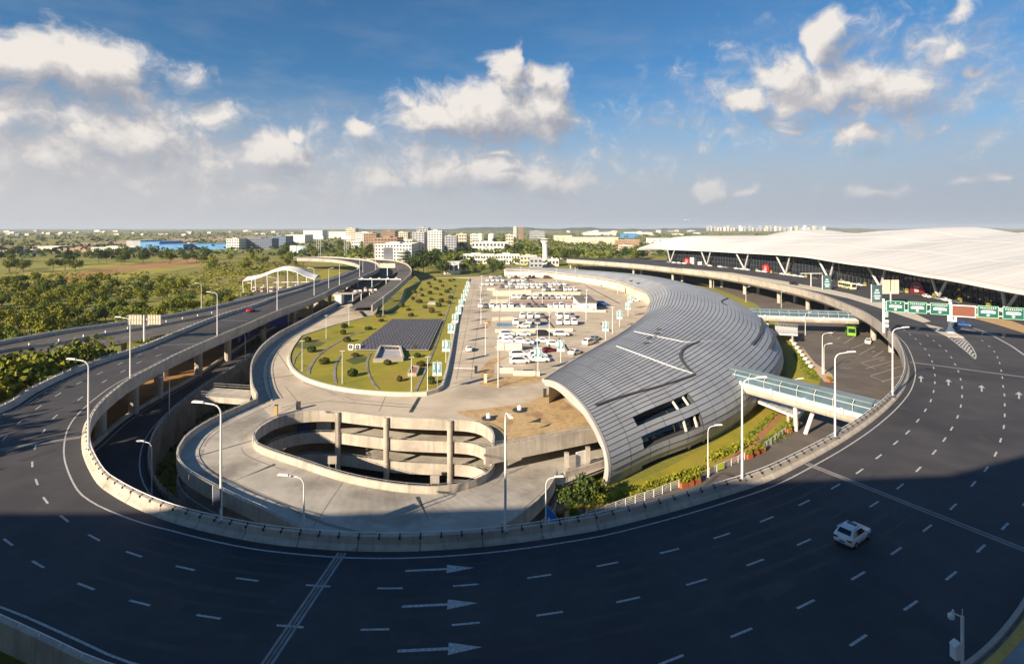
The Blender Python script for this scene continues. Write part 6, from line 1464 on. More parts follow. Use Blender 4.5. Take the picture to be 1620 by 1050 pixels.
# ------------------------------------------------------------------ plants
tr_ = random.Random(11)
def crown_mesh(name, mat, rx, rz, zc, clumps, per, leaf, seed, top=1.0):
    g_ = random.Random(seed); m = MB()
    lobes = [(Vector((g_.uniform(-.5,.5)*rx, g_.uniform(-.5,.5)*rx, g_.uniform(-.35,.6)*rz)), g_.uniform(.45,.75)) for _ in range(6)] + [(Vector((0,0,0)), .8)]
    for _ in range(clumps):
        lc, lr = lobes[g_.randrange(len(lobes))]
        while True:
            d = Vector((g_.gauss(0,1), g_.gauss(0,1), g_.gauss(0,1)))
            if d.length > .1: break
        d.normalize(); rr = lr * (g_.uniform(.72, 1.05) if g_.random() < .8 else g_.uniform(.3, .8))
        c = lc + Vector((d.x*rx*rr, d.y*rx*rr, d.z*rz*rr))
        if c.z < -rz*.85: c.z = -rz*.85
        cl = leaf * g_.uniform(.9, 1.7)
        for _k in range(per):
            o = Vector((g_.gauss(0,.6), g_.gauss(0,.6), g_.gauss(0,.45))) * cl; n = (d*.9 + Vector((g_.gauss(0,.7), g_.gauss(0,.7), g_.gauss(0,.6)+.25))).normalized()
            a = n.cross(Vector((g_.gauss(0,1), g_.gauss(0,1), g_.gauss(0,1)))).normalized(); b = n.cross(a); s = leaf * g_.uniform(.45, .85); s2 = s * g_.uniform(.5, .8)
            p = c + o + Vector((0,0,zc)); m.add([p-a*s, p-b*s2*.9+a*s*.1, p+a*s, p+b*s2], [(0,1,2,3)])
    me = bpy.data.meshes.new('crown'); me.from_pydata(m.v, [], m.f); me.materials.append(mat); return me
def trunk_mesh(h, r):
    m = MB(); m.tube([(0,0,0),(.05,.03,h*.5),(0,.08,h)], [r, r*.8, r*.5], 7)
    for a in (.4, 2.4, 4.5): m.tube([(0,.05,h*.7),(math.cos(a)*h*.28, math.sin(a)*h*.28, h*1.12)], [r*.5, r*.25], 5)
    me = bpy.data.meshes.new('trunk'); me.from_pydata(m.v, [], m.f); me.materials.append(trunk_m); return me
TREES = []
for i, (mat, rx, rz) in enumerate(((leaf_a,3.4,3.0),(leaf_b,3.6,2.9),(leaf_c,3.1,3.4),(leaf_a,3.8,2.8),(leaf_b,3.0,3.2),(leaf_c,3.6,3.0))):
    TREES.append((crown_mesh('crown', mat, rx, rz, 5.2, 95, 9, .62, 40+i), trunk_mesh(3.6, .2)))
def tree(p, k, s, label, group, name='tree', cat='tree'):
    r = thing(name, label, cat, tuple(p), tr_.uniform(0, 6.28), group); r.scale = (s*tr_.uniform(.92,1.1), s*tr_.uniform(.92,1.1), s*tr_.uniform(.9,1.15))
    inst(TREES[k][0], 'crown', r); inst(TREES[k][1], 'trunk', r); return r
KIND = ['mid green', 'yellow-green', 'dark green', 'broad mid green', 'slender yellow-green', 'broad dark green']
# wood beyond the slip road on the left
cells = []
D = 168.0
while D < 375:
    st = 5.6 + D*.006
    x = -1.06*D
    while True:
        u = 810 + FPX*x/D
        if u > 405 - max(0, (D-240))*.45: break
        vtop_road = 536 - .15*max(u, 0)
        if D > 168: cells.append((x + tr_.uniform(-1.8,1.8), D + tr_.uniform(-2.2,2.2)))
        x += st * tr_.uniform(.85, 1.25)
    D += st * (1.0 + (D-168)*.006)
keep = []
for (x, y) in cells:
    u, v = PX((x, y, ZG))
    if v < 446 + (0 if u < 300 else 4): continue
    # keep clear of the slip road and the toll apron
    q = min(((p.x-x)**2 + (p.y-y)**2) for p in U_)
    if q < 9.5**2: continue
    if any((p.y - y) > -4 and abs(p.x - x) < 14 and p.y > y for p in U_) and y < 190 and x > -120: continue
    if u > 330 and 446 < v < 480: continue
    if tr_.random() < .10: continue
    keep.append((x, y))
tr_.shuffle(keep); keep = sorted(keep[:150], key=lambda q: q[1])
for (x, y) in keep:
    k = tr_.choice((0,1,1,1,4,3,3,4,4,5)); u = PX((x, y, ZG))[0]
    side = 'at the left picture edge' if u < 45 else 'left of the twin boards' if u < 150 else 'behind the twin boards' if u < 255 else 'opposite the red car' if u < 345 else 'beside the toll canopy'
    dep = 'along the slip road' if y < 205 else 'in the middle of the wood' if y < 265 else 'towards the back of the wood' if y < 320 else 'at the rear edge of the wood'
    tree((x, y, ZG), k, tr_.uniform(.80,1.12), '%s tree %s %s' % (KIND[k], dep, side), 'trees in the wood on the left')
# near clump between the two left roads
for i in range(17):
    u = -30 + 165 * ((i * 7) % 17) / 16; f = ((i * 5) % 17) / 16
    d0, d1 = 93 + 24 * max(u, 0) / 110, 114 + 13 * max(u, 0) / 125; d = d0 + (d1 - d0) * f
    k = (1,4,0,1,3,4)[i % 6]; tree(((u - 810) / FPX * d, d, ZG), k, 1.5 + .25 * tr_.random(), '%s tree at the %s%s of the clump beside the left bend' % (KIND[k], 'front ' if f < .4 else 'back ' if f > .7 else '', 'left' if u < 25 else 'middle' if u < 85 else 'right'), 'tree clump between the two left roads')
t_ = tree((-99.9, 121, ZG), 0, 1.0, 'single taller tree standing right of the clump by the slip road', None); t_.scale = (1.0, 1.0, 1.85)
for i, (x, y) in enumerate(((-97,57),(-102,64),(-107,69),(-92,50),(-113,75))):
    t_ = tree((x, y, ZG), (0,3,5)[i % 3], 1.9, 'tall tree outside the left bend whose shadow streaks the flyover, %s in line' % ordn(i), 'tall trees by the left bend'); t_.scale.z = 3.3
# far belts: trees one can still tell apart
def belt(u0, u1, v0, v1, n, s0, s1, lab, grp, ks=(0,2,2,5,3)):
    for _ in range(n):
        p = P(tr_.uniform(u0, u1), tr_.uniform(v0, v1), ZG); k = tr_.choice(ks); tree(p, k, tr_.uniform(s0, s1), '%s %s' % (KIND[k], lab), grp)
belt(652,735,413,436,22,1.5,2.2,'tree in the dense grove before the white buildings','grove in the middle distance')
belt(735,800,424,436,10,1.0,1.4,'tree in front of the long white building','trees before the long white building')
belt(690,860,388,402,20,1.6,2.3,'tree behind the long white building','trees behind the long white building')
belt(870,930,404,416,12,1.2,1.8,'tree beside the control tower','trees by the control tower')
belt(985,1035,407,412,9,1.5,1.9,'tree below the far end of the terminal roof','trees by the far end of the terminal')
belt(445,600,394,410,24,1.2,1.9,'tree behind the far flyover bend','trees behind the flyover bend')
belt(-10,330,404,420,30,1.3,1.9,'tree in the belt before the blue-roofed sheds','tree belt before the sheds')
belt(0,120,424,432,9,1.1,1.6,'tree in the clump left of the yellow field','clump left of the yellow field',(0,3))
belt(330,470,412,428,16,.9,1.4,'tree on the rough ground behind the canopy','trees on the rough ground behind the canopy',(0,1,4))
# rough scrub and hedges as a mass
def mass(name, n, fn, leaf, mat, label, cat, per=7):
    m = MB(); g_ = random.Random(hash(label) % 1000 if False else len(label))
    for _ in range(n):
        p, sx, szz = fn(g_)
        for _k in range(per):
            d = Vector((g_.gauss(0,1), g_.gauss(0,1), abs(g_.gauss(0,.8)))); d.normalize(); c = p + Vector((d.x*sx, d.y*sx, d.z*szz)); nn = (d + Vector((g_.gauss(0,.5), g_.gauss(0,.5), .3))).normalized()
            a = nn.cross(Vector((g_.gauss(0,1), g_.gauss(0,1), 1))).normalized(); b = nn.cross(a); s = leaf(p) * g_.uniform(.6,1.2)
            m.add([c-a*s, c-b*s*.6, c+a*s, c+b*s*.6], [(0,1,2,3)])
    o = m.build(name, mat); tag(o, label, cat, None, 'stuff'); return o
def scat(u0,u1,v0,v1,sx,szz): return lambda g_: (P(g_.uniform(u0,u1), g_.uniform(v0,v1), ZG), sx*g_.uniform(.6,1.4), szz*g_.uniform(.6,1.4))
mass('undergrowth', 900, scat(-20,400,432,470,2.6,1.6), lambda p: .9, leaf_b, 'rough green scrub on the open ground to the left', 'scrub')
mass('undergrowth', 170, lambda g_: (lambda q: (Vector((q[0]+g_.uniform(-4,4), q[1]+g_.uniform(-4,4), ZG)), 2.2, 2.4))(keep[g_.randrange(len(keep))]), lambda p: .7, leaf_a, 'low growth filling the wood between its trees', 'undergrowth')
mass('undergrowth', 500, scat(320,480,414,436,2.6,1.6), lambda p: 1.0, leaf_b, 'olive rough scrub behind the toll canopy', 'scrub')
mass('distant_woods', 2600, lambda g_: (lambda D: (Vector((g_.uniform(-1.15,1.15)*D, D, ZG)), 14*g_.uniform(.6,1.6), 8*g_.uniform(.6,1.3)))(700*math.exp(g_.uniform(0,2.2))), lambda p: 5.0, leaf_c, 'far-off woods stretching to the horizon', 'woods')
mass('distant_woods', 900, lambda g_: (lambda D: (Vector((g_.uniform(-.30,.20)*D, D, ZG)), 10*g_.uniform(.6,1.6), 9*g_.uniform(.6,1.3)))(560*math.exp(g_.uniform(0,1.3))), lambda p: 3.2, leaf_a, 'woods between the distant town blocks', 'woods')
# clipped round bushes on the roof garden
g_ = random.Random(5)
def bush_mesh(mat, seed):
    m = MB(); q = random.Random(seed)
    for _ in range(260):
        d = Vector((q.gauss(0,1), q.gauss(0,1), q.gauss(0,.9)+.25)); d.normalize(); c = Vector((d.x*1.05, d.y*1.05, max(.05, .75+d.z*.8)))*q.uniform(.86,1.05); nn = (d + Vector((q.gauss(0,.5),q.gauss(0,.5),q.gauss(0,.5)))).normalized()
        a = nn.cross(Vector((q.gauss(0,1),q.gauss(0,1),1))).normalized(); b = nn.cross(a); s = q.uniform(.16,.30); m.add([c-a*s, c-b*s*.7, c+a*s, c+b*s*.7], [(0,1,2,3)])
    me = bpy.data.meshes.new('foliage'); me.from_pydata(m.v, [], m.f); me.materials.append(mat); return me
BM_ = [bush_mesh(leaf_d, 1), bush_mesh(leaf_c, 2), bush_mesh(leaf_d, 3)]
bl = [(230,545),(265,625),(545,545),(515,487),(525,435),(610,660),(365,720),(590,815),(865,725),(960,855),(1100,665),(1080,605),(1130,740),(1210,875),(815,385),(795,350),(715,450),(1050,345),(1280,340),(1030,298),(975,270),(1215,315),(1160,280),(1115,238),(1065,213),(1270,268),(1140,185),(1075,160),(1210,215),(1290,232),(1350,245),(1365,205),(1285,178),(1200,168),(1335,158),(1250,135),(1130,140),(1190,90),(1280,75),(1360,70),(1360,135),(1205,115),(1300,110),(1240,60),(1390,60),(1400,110)]
bt_near = {0:'by the dark planting bed at the left curve',1:'just right of the left garden curve',2:'between the two curved paths',3:'by the left garden edge below the trench wall',4:'against the trench wall left of the solar panels',5:'beside the air-conditioning units',6:'on the lawn between the first and second path',7:'on the front lawn with a long shadow',8:'in front of the concrete light well',9:'at the front by the red-brown planter',10:'large and reddish before the solar panels',11:'at the lower right corner of the solar panels',12:'beside the straight path at the planter',13:'at the front right corner of the garden',14:'left of the solar panels, nearer one',15:'left of the solar panels, farther one',16:'just above the left corner of the solar panels',17:'behind the solar panels on the left',18:'behind the right corner of the solar panels'}
for i, (x, y) in enumerate(bl):
    p = P(440+x/5, 430+(y+8)/5, gz); p.z = gz; s = (.92 if i < 19 else 1.05) * g_.uniform(.8,1.2)
    lab = 'round bush ' + bt_near[i] if i in bt_near else 'dark round bush scattered on the far half of the roof garden'
    o = inst(BM_[i % 3], 'round_bush', None, p, g_.uniform(0,6), s); o.scale = (s*g_.uniform(.8,1.25), s*g_.uniform(.8,1.2), s*g_.uniform(.7,1.1)); tag(o, lab, 'bush', 'round bushes on the roof garden')
# dry twiggy planting on the brown paving
# verge planting by the hall: hedge, flower beds, planters
def hedge(pix, name, label, mat, h, w):
    pts = resample([P(u, v, ZG) for u, v in pix], .8); m = MB(); q = random.Random(len(pix)*7+int(h*10))
    for p in pts:
        w_ = w*.62*(.7+.5*math.sin(p.x*.9+p.y*.6)**2); h_ = h*.75*(.6+.6*q.random())
        for _ in range(int(14*w)):
            c = p + Vector((q.uniform(-w_,w_), q.uniform(-w_,w_)*.8, q.uniform(.05,h_))); nn = Vector((q.gauss(0,.6),q.gauss(0,.6)-.3,q.gauss(0,.5)+.7)).normalized(); a = nn.cross(Vector((q.gauss(0,1),q.gauss(0,1),1))).normalized(); b = nn.cross(a); s = q.uniform(.16,.34)
            m.add([c-a*s, c-b*s*.7, c+a*s, c+b*s*.7], [(0,1,2,3)])
    o = m.build(name, mat); tag(o, label, 'hedge', None)
hedge([(975,790),(1020,775),(1070,757),(1110,742)], 'hedge', 'olive hedge behind the railing at the foot of the hall', leaf_b, .9, 1.8)
hedge([(1120,728),(1160,712),(1190,697)], 'hedge', 'bright yellow-green hedge by the short lamp at the hall', leaf_b, 1.0, 1.6)
hedge([(1215,700),(1240,684),(1258,668)], 'hedge', 'green hedge below the entrance walkway', leaf_a, 1.0, 1.8)
hedge([(1185,690),(1205,675),(1225,655)], 'hedge', 'low green strip under the walkway against the hall', leaf_a, .5, 1.2)
sheet('brick_path', [(1150,730),(1195,690),(1235,652),(1240,656),(1205,695),(1160,735)], ZG, M('red_brick_path', (.30,.12,.06), (.38,.17,.09), 1.0, .9), -9.91)
hedge([(1262,560),(1275,580),(1288,600)], 'hedge', 'deep green planting between wedge stones and hall', leaf_a, .6, 2.2)
sheet('brick_path', [(1268,548),(1290,575),(1316,592),(1322,606),(1304,604),(1280,575)], ZG, M('sand_paving', (.45,.32,.20), (.55,.42,.28), .8, .9), -9.90)
def planter(u, v, label):
    p = P(u, v, ZG); t = thing('flower_box', label, 'planter', tuple(p), 0, 'terracotta flower boxes along the railing')
    m = MB(); m.obox((0,0,.42), (1.25,1.0,.84), R(25)); m.build('box', wood_orange, t, rel=False)
    m = MB(); q = random.Random(int(u))
    for _ in range(70):
        c = Vector((q.uniform(-.6,.6), q.uniform(-.5,.5), q.uniform(.75,1.45))); nn = Vector((q.gauss(0,.6),q.gauss(0,.6),1)).normalized(); a = nn.cross(Vector((1,q.gauss(0,1),0))).normalized(); b = nn.cross(a); s = q.uniform(.18,.36); m.add([c-a*s,c-b*s*.6,c+a*s,c+b*s*.6],[(0,1,2,3)])
    m.build('shrub', leaf_b, t, rel=False)
for k, (u, v) in enumerate(((1080,770),(1090,767),(1101,763))): planter(u, v, '%s terracotta box in the group left of the short lamp' % ['leftmost','middle','rightmost'][k])
for k, (u, v) in enumerate(((1184,724),(1194,719),(1204,714))): planter(u, v, '%s terracotta box in the group right of the tall lamp' % ['leftmost','middle','rightmost'][k])
planter(1247,684,'single terracotta box at the right end of the railing')
planter(1312,604,'terracotta box at the edge of the bus lot'); 
# railing along the service road
def railing(pix, label, z=ZG, h=1.25, step=1.9):
    pts = resample([P(u, v, z) for u, v in pix], step); t = thing('railing', label, 'railing', tuple(pts[0]))
    for p in pts: m = MB(); m.beam(p, p + Vector((0,0,h)), .09, .09); m.build('post', white_metal, t)
    for hh in (.25,.5,.75,1.0,h): m = MB(); m.tube([p + Vector((0,0,hh)) for p in pts], .028 if hh < h else .045, 5); m.build('rail', white_metal, t)
railing([(893,838),(940,820),(985,803),(1030,788),(1074,771)], 'long pale railing beside the road below the hall tip')
railing([(1122,752),(1150,740),(1178,727)], 'pale railing between the two groups of terracotta boxes'); railing([(1206,713),(1225,700),(1243,686)], 'short pale railing right of the second group of boxes')
p = P(1140,744,ZG); t = thing('notice', 'small yellow notice hung on the pale railing', 'sign', tuple(p)); m = MB(); m.obox(p + Vector((0,-.15,.75)), (1.6,.05,1.0), R(28)); m.build('board', M('lime_notice', (.45,.55,.05), None), t)
# dark trees in the corner below the hall tip
for u, v, k, s, lab in ((903,812,5,.5,'dark tree in the shade left of the hall tip'),(925,808,2,.55,'dark tree in the shaded corner next to the hall tip'),(947,803,0,.5,'sunlit small tree right at the hall tip'),(910,826,0,.25,'low bush by the end of the long railing')):
    tree(P(u, v, ZG), k, s, lab, None)
pitr = random.Random(3)
mass('undergrowth', 260, lambda g_: (lambda p: (Vector((p.x + g_.uniform(1,7), p.y + g_.uniform(-1,2), -17)), 1.2, 1.2))(low_right[g_.randrange(12, len(low_right)-6)]), lambda p: .5, leaf_c, 'dark weeds growing in the shaded pit', 'weeds')
# ------------------------------------------------------------------ distant town and airfield buildings
bq = random.Random(17)
def building(u0, u1, vt, vb, depth, wall, label, cat='building', floors=0, cols=0, roof=None, name='building', yaw=0.0, group=None, vis=0):
    c = P((u0+u1)/2, vb, ZG); D = c.y; w = (u1-u0)*D/FPX; zt = CZ - (vt-VH)*D/FPX; h = zt - ZG
    b = thing(name, label, cat, tuple(c), yaw, group)
    m = MB(); m.box(-w/2, w/2, 0, depth, 0, h); m.build('wall', wall, b, rel=False)
    if roof is not None: m = MB(); m.box(-w/2-.6, w/2+.6, -.6, depth+.6, h, h+max(.6, h*.05)); m.build('roof', roof, b, rel=False)
    else:
        m = MB(); m.box(-w*.2, w*.1, depth*.3, depth*.7, h, h+2.4); m.build('roof_housing', wall, b, rel=False)
        m = MB()
        for x0, x1, y0, y1 in ((-w/2,w/2,0,.5),(-w/2,w/2,depth-.5,depth),(-w/2,-w/2+.5,.5,depth-.5),(w/2-.5,w/2,.5,depth-.5)): m.box(x0,x1,y0,y1,h,h+.9)
        m.build('parapet', wall, b, rel=False)
    if floors:
        cols = cols or max(3, int(w/4)); m = MB(); fh = h/floors; cw = w/cols
        for f in range(floors):
            for k in range(cols): m.box(-w/2+cw*(k+.2), -w/2+cw*(k+.8), -.06, .02, fh*(f+.35), fh*(f+.82))
            for k in range(max(2, int(depth/5))):
                dw = depth/max(2, int(depth/5))
                for s in (-1, 1): m.box(s*w/2-.04, s*w/2+.04, dw*(k+.2), dw*(k+.75), fh*(f+.35), fh*(f+.82))
        m.build('window', far_glass, b, rel=False, kind='stuff')
    return b, w, h, D
b, w, h, D = building(593,651,387,419,45,far_white,'large white office block with a dark glass bay by the flyover',floors=6,cols=12)
m = MB(); m.box(-w*.26,-w*.02,-.5,-.1,h*.18,h*.86); m.build('glass_bay', M('bay_glass', (.12,.13,.16), (.22,.23,.26), .1, .3), b, rel=False); m = MB(); m.lathe([(w*.13,0),(w*.13,h*.72)], (w*.28,-1,0), 18); m.build('round_bay', far_cream, b, rel=False)
m = MB()
for k in range(4): m.lathe([(w*.133,h*(.1+.15*k)),(w*.133,h*(.18+.15*k))], (w*.28,-1,0), 18)
m.build('window', far_glass, b, rel=False)
building(592,628,377,412,40,far_brown,'brown block behind the large white office',floors=6); building(628,652,380,404,30,far_cream,'cream roof-level block behind the large white office',floors=4)
building(652,671,368,402,30,far_grey,'grey slab tower right of the brown block',floors=9); building(659,677,361,398,30,far_grey,'tallest bluish tower in the middle town',floors=12)
building(677,699,366,404,32,far_white,'white tower with dark window columns',floors=10); building(700,722,374,398,30,far_grey,'dark office block right of the white tower',floors=6)
building(722,738,371,396,30,far_cream,'small cream block above the grove',floors=5); building(575,595,370,395,30,far_brown,'brown block left of the large office',floors=6)
building(603,625,366,392,30,far_brown,'far brown block with stepped top',floors=7); building(625,645,368,390,30,far_cream,'far cream block beside the stepped one',floors=6)
building(729,782,404,418,16,far_white,'long low white building, left wing',floors=2,cols=12); building(783,822,404,418,16,far_white,'long low white building, middle wing',floors=2,cols=9); building(823,850,406,419,18,far_cream,'long low building, right wing with shaded end',floors=2,cols=5)
building(746,803,384,400,22,far_white,'white two-storey block up behind the grove',floors=2,cols=10); building(702,726,416,434,18,far_white,'small white guard house with flat roof at the far garden end',floors=1,cols=3,roof=far_white)
building(744,756,371,390,20,far_white,'narrow white block before the storage tanks',floors=4); building(800,812,372,392,20,far_cream,'cream block right of the storage tanks',floors=4)
building(812,817,359.5,378,16,far_white,'thin white chimney-like tower',floors=8,cols=2); building(820,828,360,380,18,far_brown,'pinkish high-rise pair on the skyline',floors=12,cols=4)
building(838,862,366,380,40,far_grey,'wide grey block left of the control tower',floors=4)
for u, lab in ((760,'left white storage tank behind the town'),(778,'right white storage tank behind the town')):
    c = P(u, 385, ZG); t = thing('storage_tank', lab, 'tank', tuple(c)); m = MB(); m.lathe([(9,0),(9,20),(8,24),(4,26),(0.3,26.5)], (0,0,0), 20); m.build('shell', far_white, t, rel=False); m = MB(); m.lathe([(9.1,19.6),(9.1,20.1)], (0,0,0), 20); m.build('ring', far_grey, t, rel=False)
# control tower
c = P(862.5, 420, ZG); D = c.y; px = D/FPX; H_ = lambda v: CZ - (v-VH)*px - ZG
t = thing('control_tower', 'white control tower with a wide mushroom cabin', 'tower', tuple(c))
m = MB(); m.lathe([(4.2*px,0),(4.0*px,H_(390)),(4.6*px,H_(386)),(7.2*px,H_(382)),(7.4*px,H_(380.5))], (0,0,0), 20); m.build('shaft', far_white, t, rel=False); m = MB(); m.lathe([(6.2*px,H_(380.5)),(6.6*px,H_(378.6))], (0,0,0), 20); m.build('cabin_glass', far_glass, t, rel=False); m = MB(); m.lathe([(7.2*px,H_(378.6)),(7.0*px,H_(378.0)),(1.5*px,H_(377.2))], (0,0,0), 20); m.build('cabin_roof', far_white, t, rel=False)
building(838,858,410,424,20,far_grey,'low grey service block left of the control tower',floors=2); building(868,884,411,421,18,far_white,'low white annex at the foot of the control tower',floors=1)
# sheds and hangars
building(898,978,376,387,60,far_cream,'long cream cargo shed right of the control tower',roof=far_white); building(878,905,373,382,50,far_cream,'cream shed behind the cargo shed',roof=far_white); building(978,1012,380,388,40,far_brown,'low brown depot before the terminal tip',roof=far_cream)
building(985,1008,369.5,376.5,50,far_blue,'bright blue shed on the airfield',roof=far_blue); building(982,1002,389,396,24,far_cream,'small cream block on the tan apron',floors=2)
building(925,975,367.5,372,60,far_white,'thin white hangar on the right skyline',roof=far_white); building(990,1032,367.5,371,60,far_white,'white hangar right of the blue shed',roof=far_white); building(1030,1075,377,385,50,far_white,'white pier roof behind the terminal tip',roof=roof_white)
building(200,222,381,395,60,far_grey,'grey-roofed hangar left of the blue ones',roof=far_grey); building(222,252,383,395,70,far_blue,'blue hangar, left one of the row',roof=far_blue); building(252,290,387,395.5,50,far_blue,'low blue hangar in the middle of the row',roof=far_blue); building(299,358,386.5,394.5,50,far_blue,'long blue hangar right of the gap',roof=far_blue); building(288,300,386,394,30,far_cream,'cream block in the gap between blue hangars')
building(144,205,392,399,30,far_white,'long low white shed left of the hangars',floors=1,cols=18); building(0,28,397,403,40,far_cream,'low cream shed at the left edge'); building(60,95,390,396,30,far_cream,'cream shed in the fields at the left',roof=far_white); building(100,140,393,399,30,far_brown,'brown depot row left of the white shed')
building(358,378,378.5,395,30,far_white,'white end block of the long dark office',floors=4); building(378,430,378,394,30,M('slate_blue_wall', (.12,.15,.22), (.16,.19,.26), .1, .7),'long dark blue office block',floors=4,cols=16); building(425,452,374,390,40,M('steel_blue_wall', (.14,.20,.30), (.18,.24,.34), .1, .7),'blue office block right of the long one',floors=4)
building(452,482,372,384,60,far_white,'white factory hall in front of the skyline',roof=far_white); building(480,510,365,378,50,far_white,'tall white factory hall with side tower',roof=far_white); building(520,548,367,377,50,far_white,'white hall right of the factory',roof=far_white); building(547,562,361.5,384,30,far_cream,'cream high block on the left skyline',floors=8); building(562,590,368,384,40,far_white,'white block group left of the brown block',floors=4); building(556,570,382,392,20,far_white,'small white house in the trees',floors=2)
# round white pavilion and billboards
c = P(472, 404, ZG); D = c.y; px = D/FPX; t = thing('billboard', 'curved white and blue double billboard on a thick post', 'billboard', tuple(c)); zz = lambda v: CZ-(v-VH)*px-ZG
m = MB(); m.lathe([(1.3,0),(1.3,zz(401))], (3,0,0), 10); m.build('post', far_cream, t, rel=False); m = MB(); m.box(-13*px,-3*px,-1,1,zz(400),zz(388.5)); m.build('board', far_white, t, rel=False)
m = MB()
for k in range(6): a0, a1 = R(150 - k*20), R(130 - k*20); m.quad((6*px+9*px*-math.cos(R(30+k*20)), -4*math.sin(R(30+k*20)), zz(400)), (6*px+9*px*-math.cos(R(50+k*20)), -4*math.sin(R(50+k*20)), zz(400)), (6*px+9*px*-math.cos(R(50+k*20)), -4*math.sin(R(50+k*20)), zz(388.5)), (6*px+9*px*-math.cos(R(30+k*20)), -4*math.sin(R(30+k*20)), zz(388.5)))
m.build('curved_board', M('pale_blue_board', (.38,.50,.60), None), t, rel=False)
for u, vb, lab in ((504,404,'left white billboard on a tall mast over the trees'),(548,404,'right white billboard on tall legs over the trees')):
    c = P(u, vb, ZG); px = c.y/FPX; t = thing('billboard', lab, 'billboard', tuple(c)); zt, zb_ = CZ-(373.5-VH)*px-ZG, CZ-(378.5-VH)*px-ZG
    m = MB(); m.box(-7.5*px,7.5*px,-.6,.6,zb_,zt); m.build('board', far_white, t, rel=False); m = MB()
    for x in (-3*px, 0, 3*px): m.box(x-.3,x+.3,-.3,.3,0,zb_)
    m.build('leg', far_grey, t, rel=False)
# tiny far blocks
for i in range(60):
    u = bq.uniform(0, 480) if i < 34 else bq.uniform(880, 1120); vb = bq.uniform(366.4, 373); w_ = bq.uniform(3, 9); hh = bq.uniform(1.2, 3.0)
    building(u, u+w_, vb-hh, vb, 30, bq.choice((far_white, far_cream, far_grey, far_white)), 'tiny pale block among the far suburbs %s' % ('on the left' if i < 34 else 'on the right'), group='far suburb blocks on the %s' % ('left' if i < 34 else 'right'), name='building')
for i in range(34):
    u = 1118 + i*5.6 + bq.uniform(-2.5,2.5); vb = 365.6; hh = bq.uniform(4.5, 9)
    building(u, u+bq.uniform(1.6,3.2), vb-hh, vb, 30, bq.choice((far_cream, far_grey, far_white)), 'pale high-rise on the far right skyline', group='high-rises on the right skyline', name='tower_block', cat='tower block')
# hills
def ridge_(D, u0, u1, f, name, mat):
    m = MB(); A, B, C_ = [], [], []
    for k in range(61):
        u = u0 + (u1-u0)*k/60; x = (u-810)*D/FPX; z = CZ + f(u)*D/FPX; A.append(Vector((x, D-500, ZG-2))); B.append(Vector((x, D, z))); C_.append(Vector((x, D+600, ZG-2)))
    m.strip(A, B); m.strip(B, C_); m.build(name, mat, kind='structure')
hill_m = M('wooded_hill', (.035,.055,.022), (.06,.08,.03), .01, .95)
ridge_(7000, 560, 1120, lambda u: -3 + 4.2*math.exp(-((u-790)/60)**2) + 2.6*math.exp(-((u-930)/55)**2) + .7*math.sin(u*.07) + .4*math.sin(u*.19), 'hills', hill_m)
ridge_(9500, -300, 700, lambda u: -3.6 + .6*math.sin(u*.045) + .4*math.sin(u*.11+1) + .3*math.sin(u*.31), 'hills', hill_m)
ridge_(9500, 1050, 1900, lambda u: -1.8 + 1.0*math.sin(u*.03) + .5*math.sin(u*.12+1) + .3*math.sin(u*.3), 'hills', hill_m)
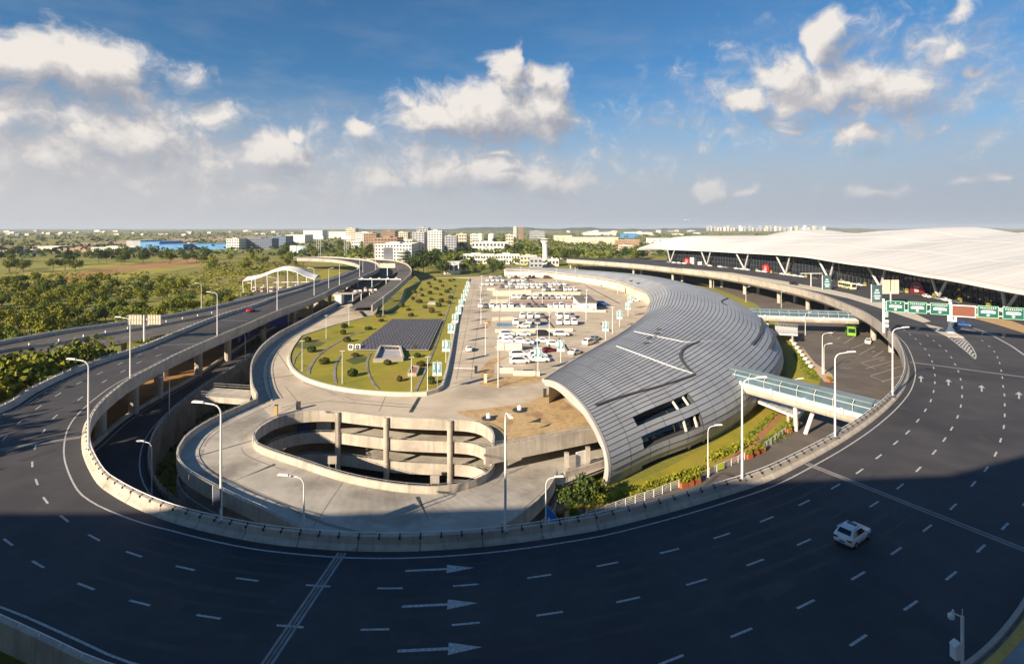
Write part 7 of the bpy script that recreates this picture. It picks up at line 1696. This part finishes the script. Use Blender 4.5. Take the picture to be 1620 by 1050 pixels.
# aeroplane coming in over the terminal
c = Vector(((1086-810)*2.6/FPX*1000, 2600, CZ + 12*2600/FPX)); t = thing('aeroplane', 'tiny white aeroplane in the sky above the terminal tip', 'aeroplane', tuple(c), R(200))
m = MB(); m.tube([(-18,0,0),(-15,0,.3),(12,0,0),(18,0,-.3)], [.6,2,2,.4], 10); m.build('fuselage', far_white, t, rel=False)
m = MB(); m.add([(3,0,-.4),(-3,0,-.4),(-8,17,.6),(-5.5,17,.6),(-8,-17,.6),(-5.5,-17,.6),(3,0,-.9),(-3,0,-.9)], [(0,3,2,1),(0,1,4,5),(6,7,2,3),(6,5,4,7)]); m.build('wing', far_white, t, rel=False); m = MB(); m.add([(-14,.15,1),(-18,.15,1),(-19,.1,6),(-17,.1,6),(-14,-.15,1),(-18,-.15,1),(-19,-.1,6),(-17,-.1,6)], [(0,1,2,3),(7,6,5,4),(0,3,7,4),(1,5,6,2)]); m.build('tail_fin', far_white, t, rel=False)
# kerbside clutter before the terminal doors
cu = random.Random(9)
k0 = 0
for i in range(3, nf-6, 2):
    p = fs_[i] + nrm[i] * 6.2; p.z = 0; 
    if p.y < 175 or cu.random() < .35: continue
    c = cu.choice(('white','white','silver','brown','grey')); 
    car(cu.choice(('saloon','hatchback')), c, tuple(p + nrm[i]*1.5), math.atan2((fs_[i+1]-fs_[i]).y, (fs_[i+1]-fs_[i]).x) + cu.uniform(-.1,.1), '%s car, %s counting from the far end of the terminal kerb' % (c, ordn(k0)), 'cars along the terminal kerb'); k0 += 1
for k in range(14):
    i = int(nf*.30 + k*nf*.045); 
    if i >= nf: break
    p = fs_[i] + nrm[i]*4.6; t = thing('planter', 'ochre kerb planter, %s from the far end before the terminal glass' % ordn(k), 'planter', (p.x, p.y, 0), 0, 'ochre planters before the terminal glass'); m = MB(); m.lathe([(.7,0),(.9,.9)], (0,0,0), 10); m.build('pot', M('ochre_pot', (.50,.33,.14), None), t, rel=False); m = MB(); m.lathe([(.8,.9),(.9,1.5),(.4,2.0)], (0,0,0), 8); m.build('shrub', leaf_b, t, rel=False)
# ------------------------------------------------------------------ air: pale even haze round everything
HAZE = 0.00006
if HAZE:
    m = bpy.data.materials.new('haze_air'); m.use_nodes = True; nt = m.node_tree; nt.nodes.clear()
    o_ = nt.nodes.new('ShaderNodeOutputMaterial'); v_ = nt.nodes.new('ShaderNodeVolumePrincipled'); v_.inputs['Color'].default_value = (.72, .84, 1.0, 1); v_.inputs['Density'].default_value = HAZE; v_.inputs['Anisotropy'].default_value = 0.0
    nt.links.new(v_.outputs[0], o_.inputs['Volume'])
    mb = MB(); mb.box(-14900, 14900, -3000, 14600, -18.2, 96); hz_o = mb.build('haze', m, kind='stuff')
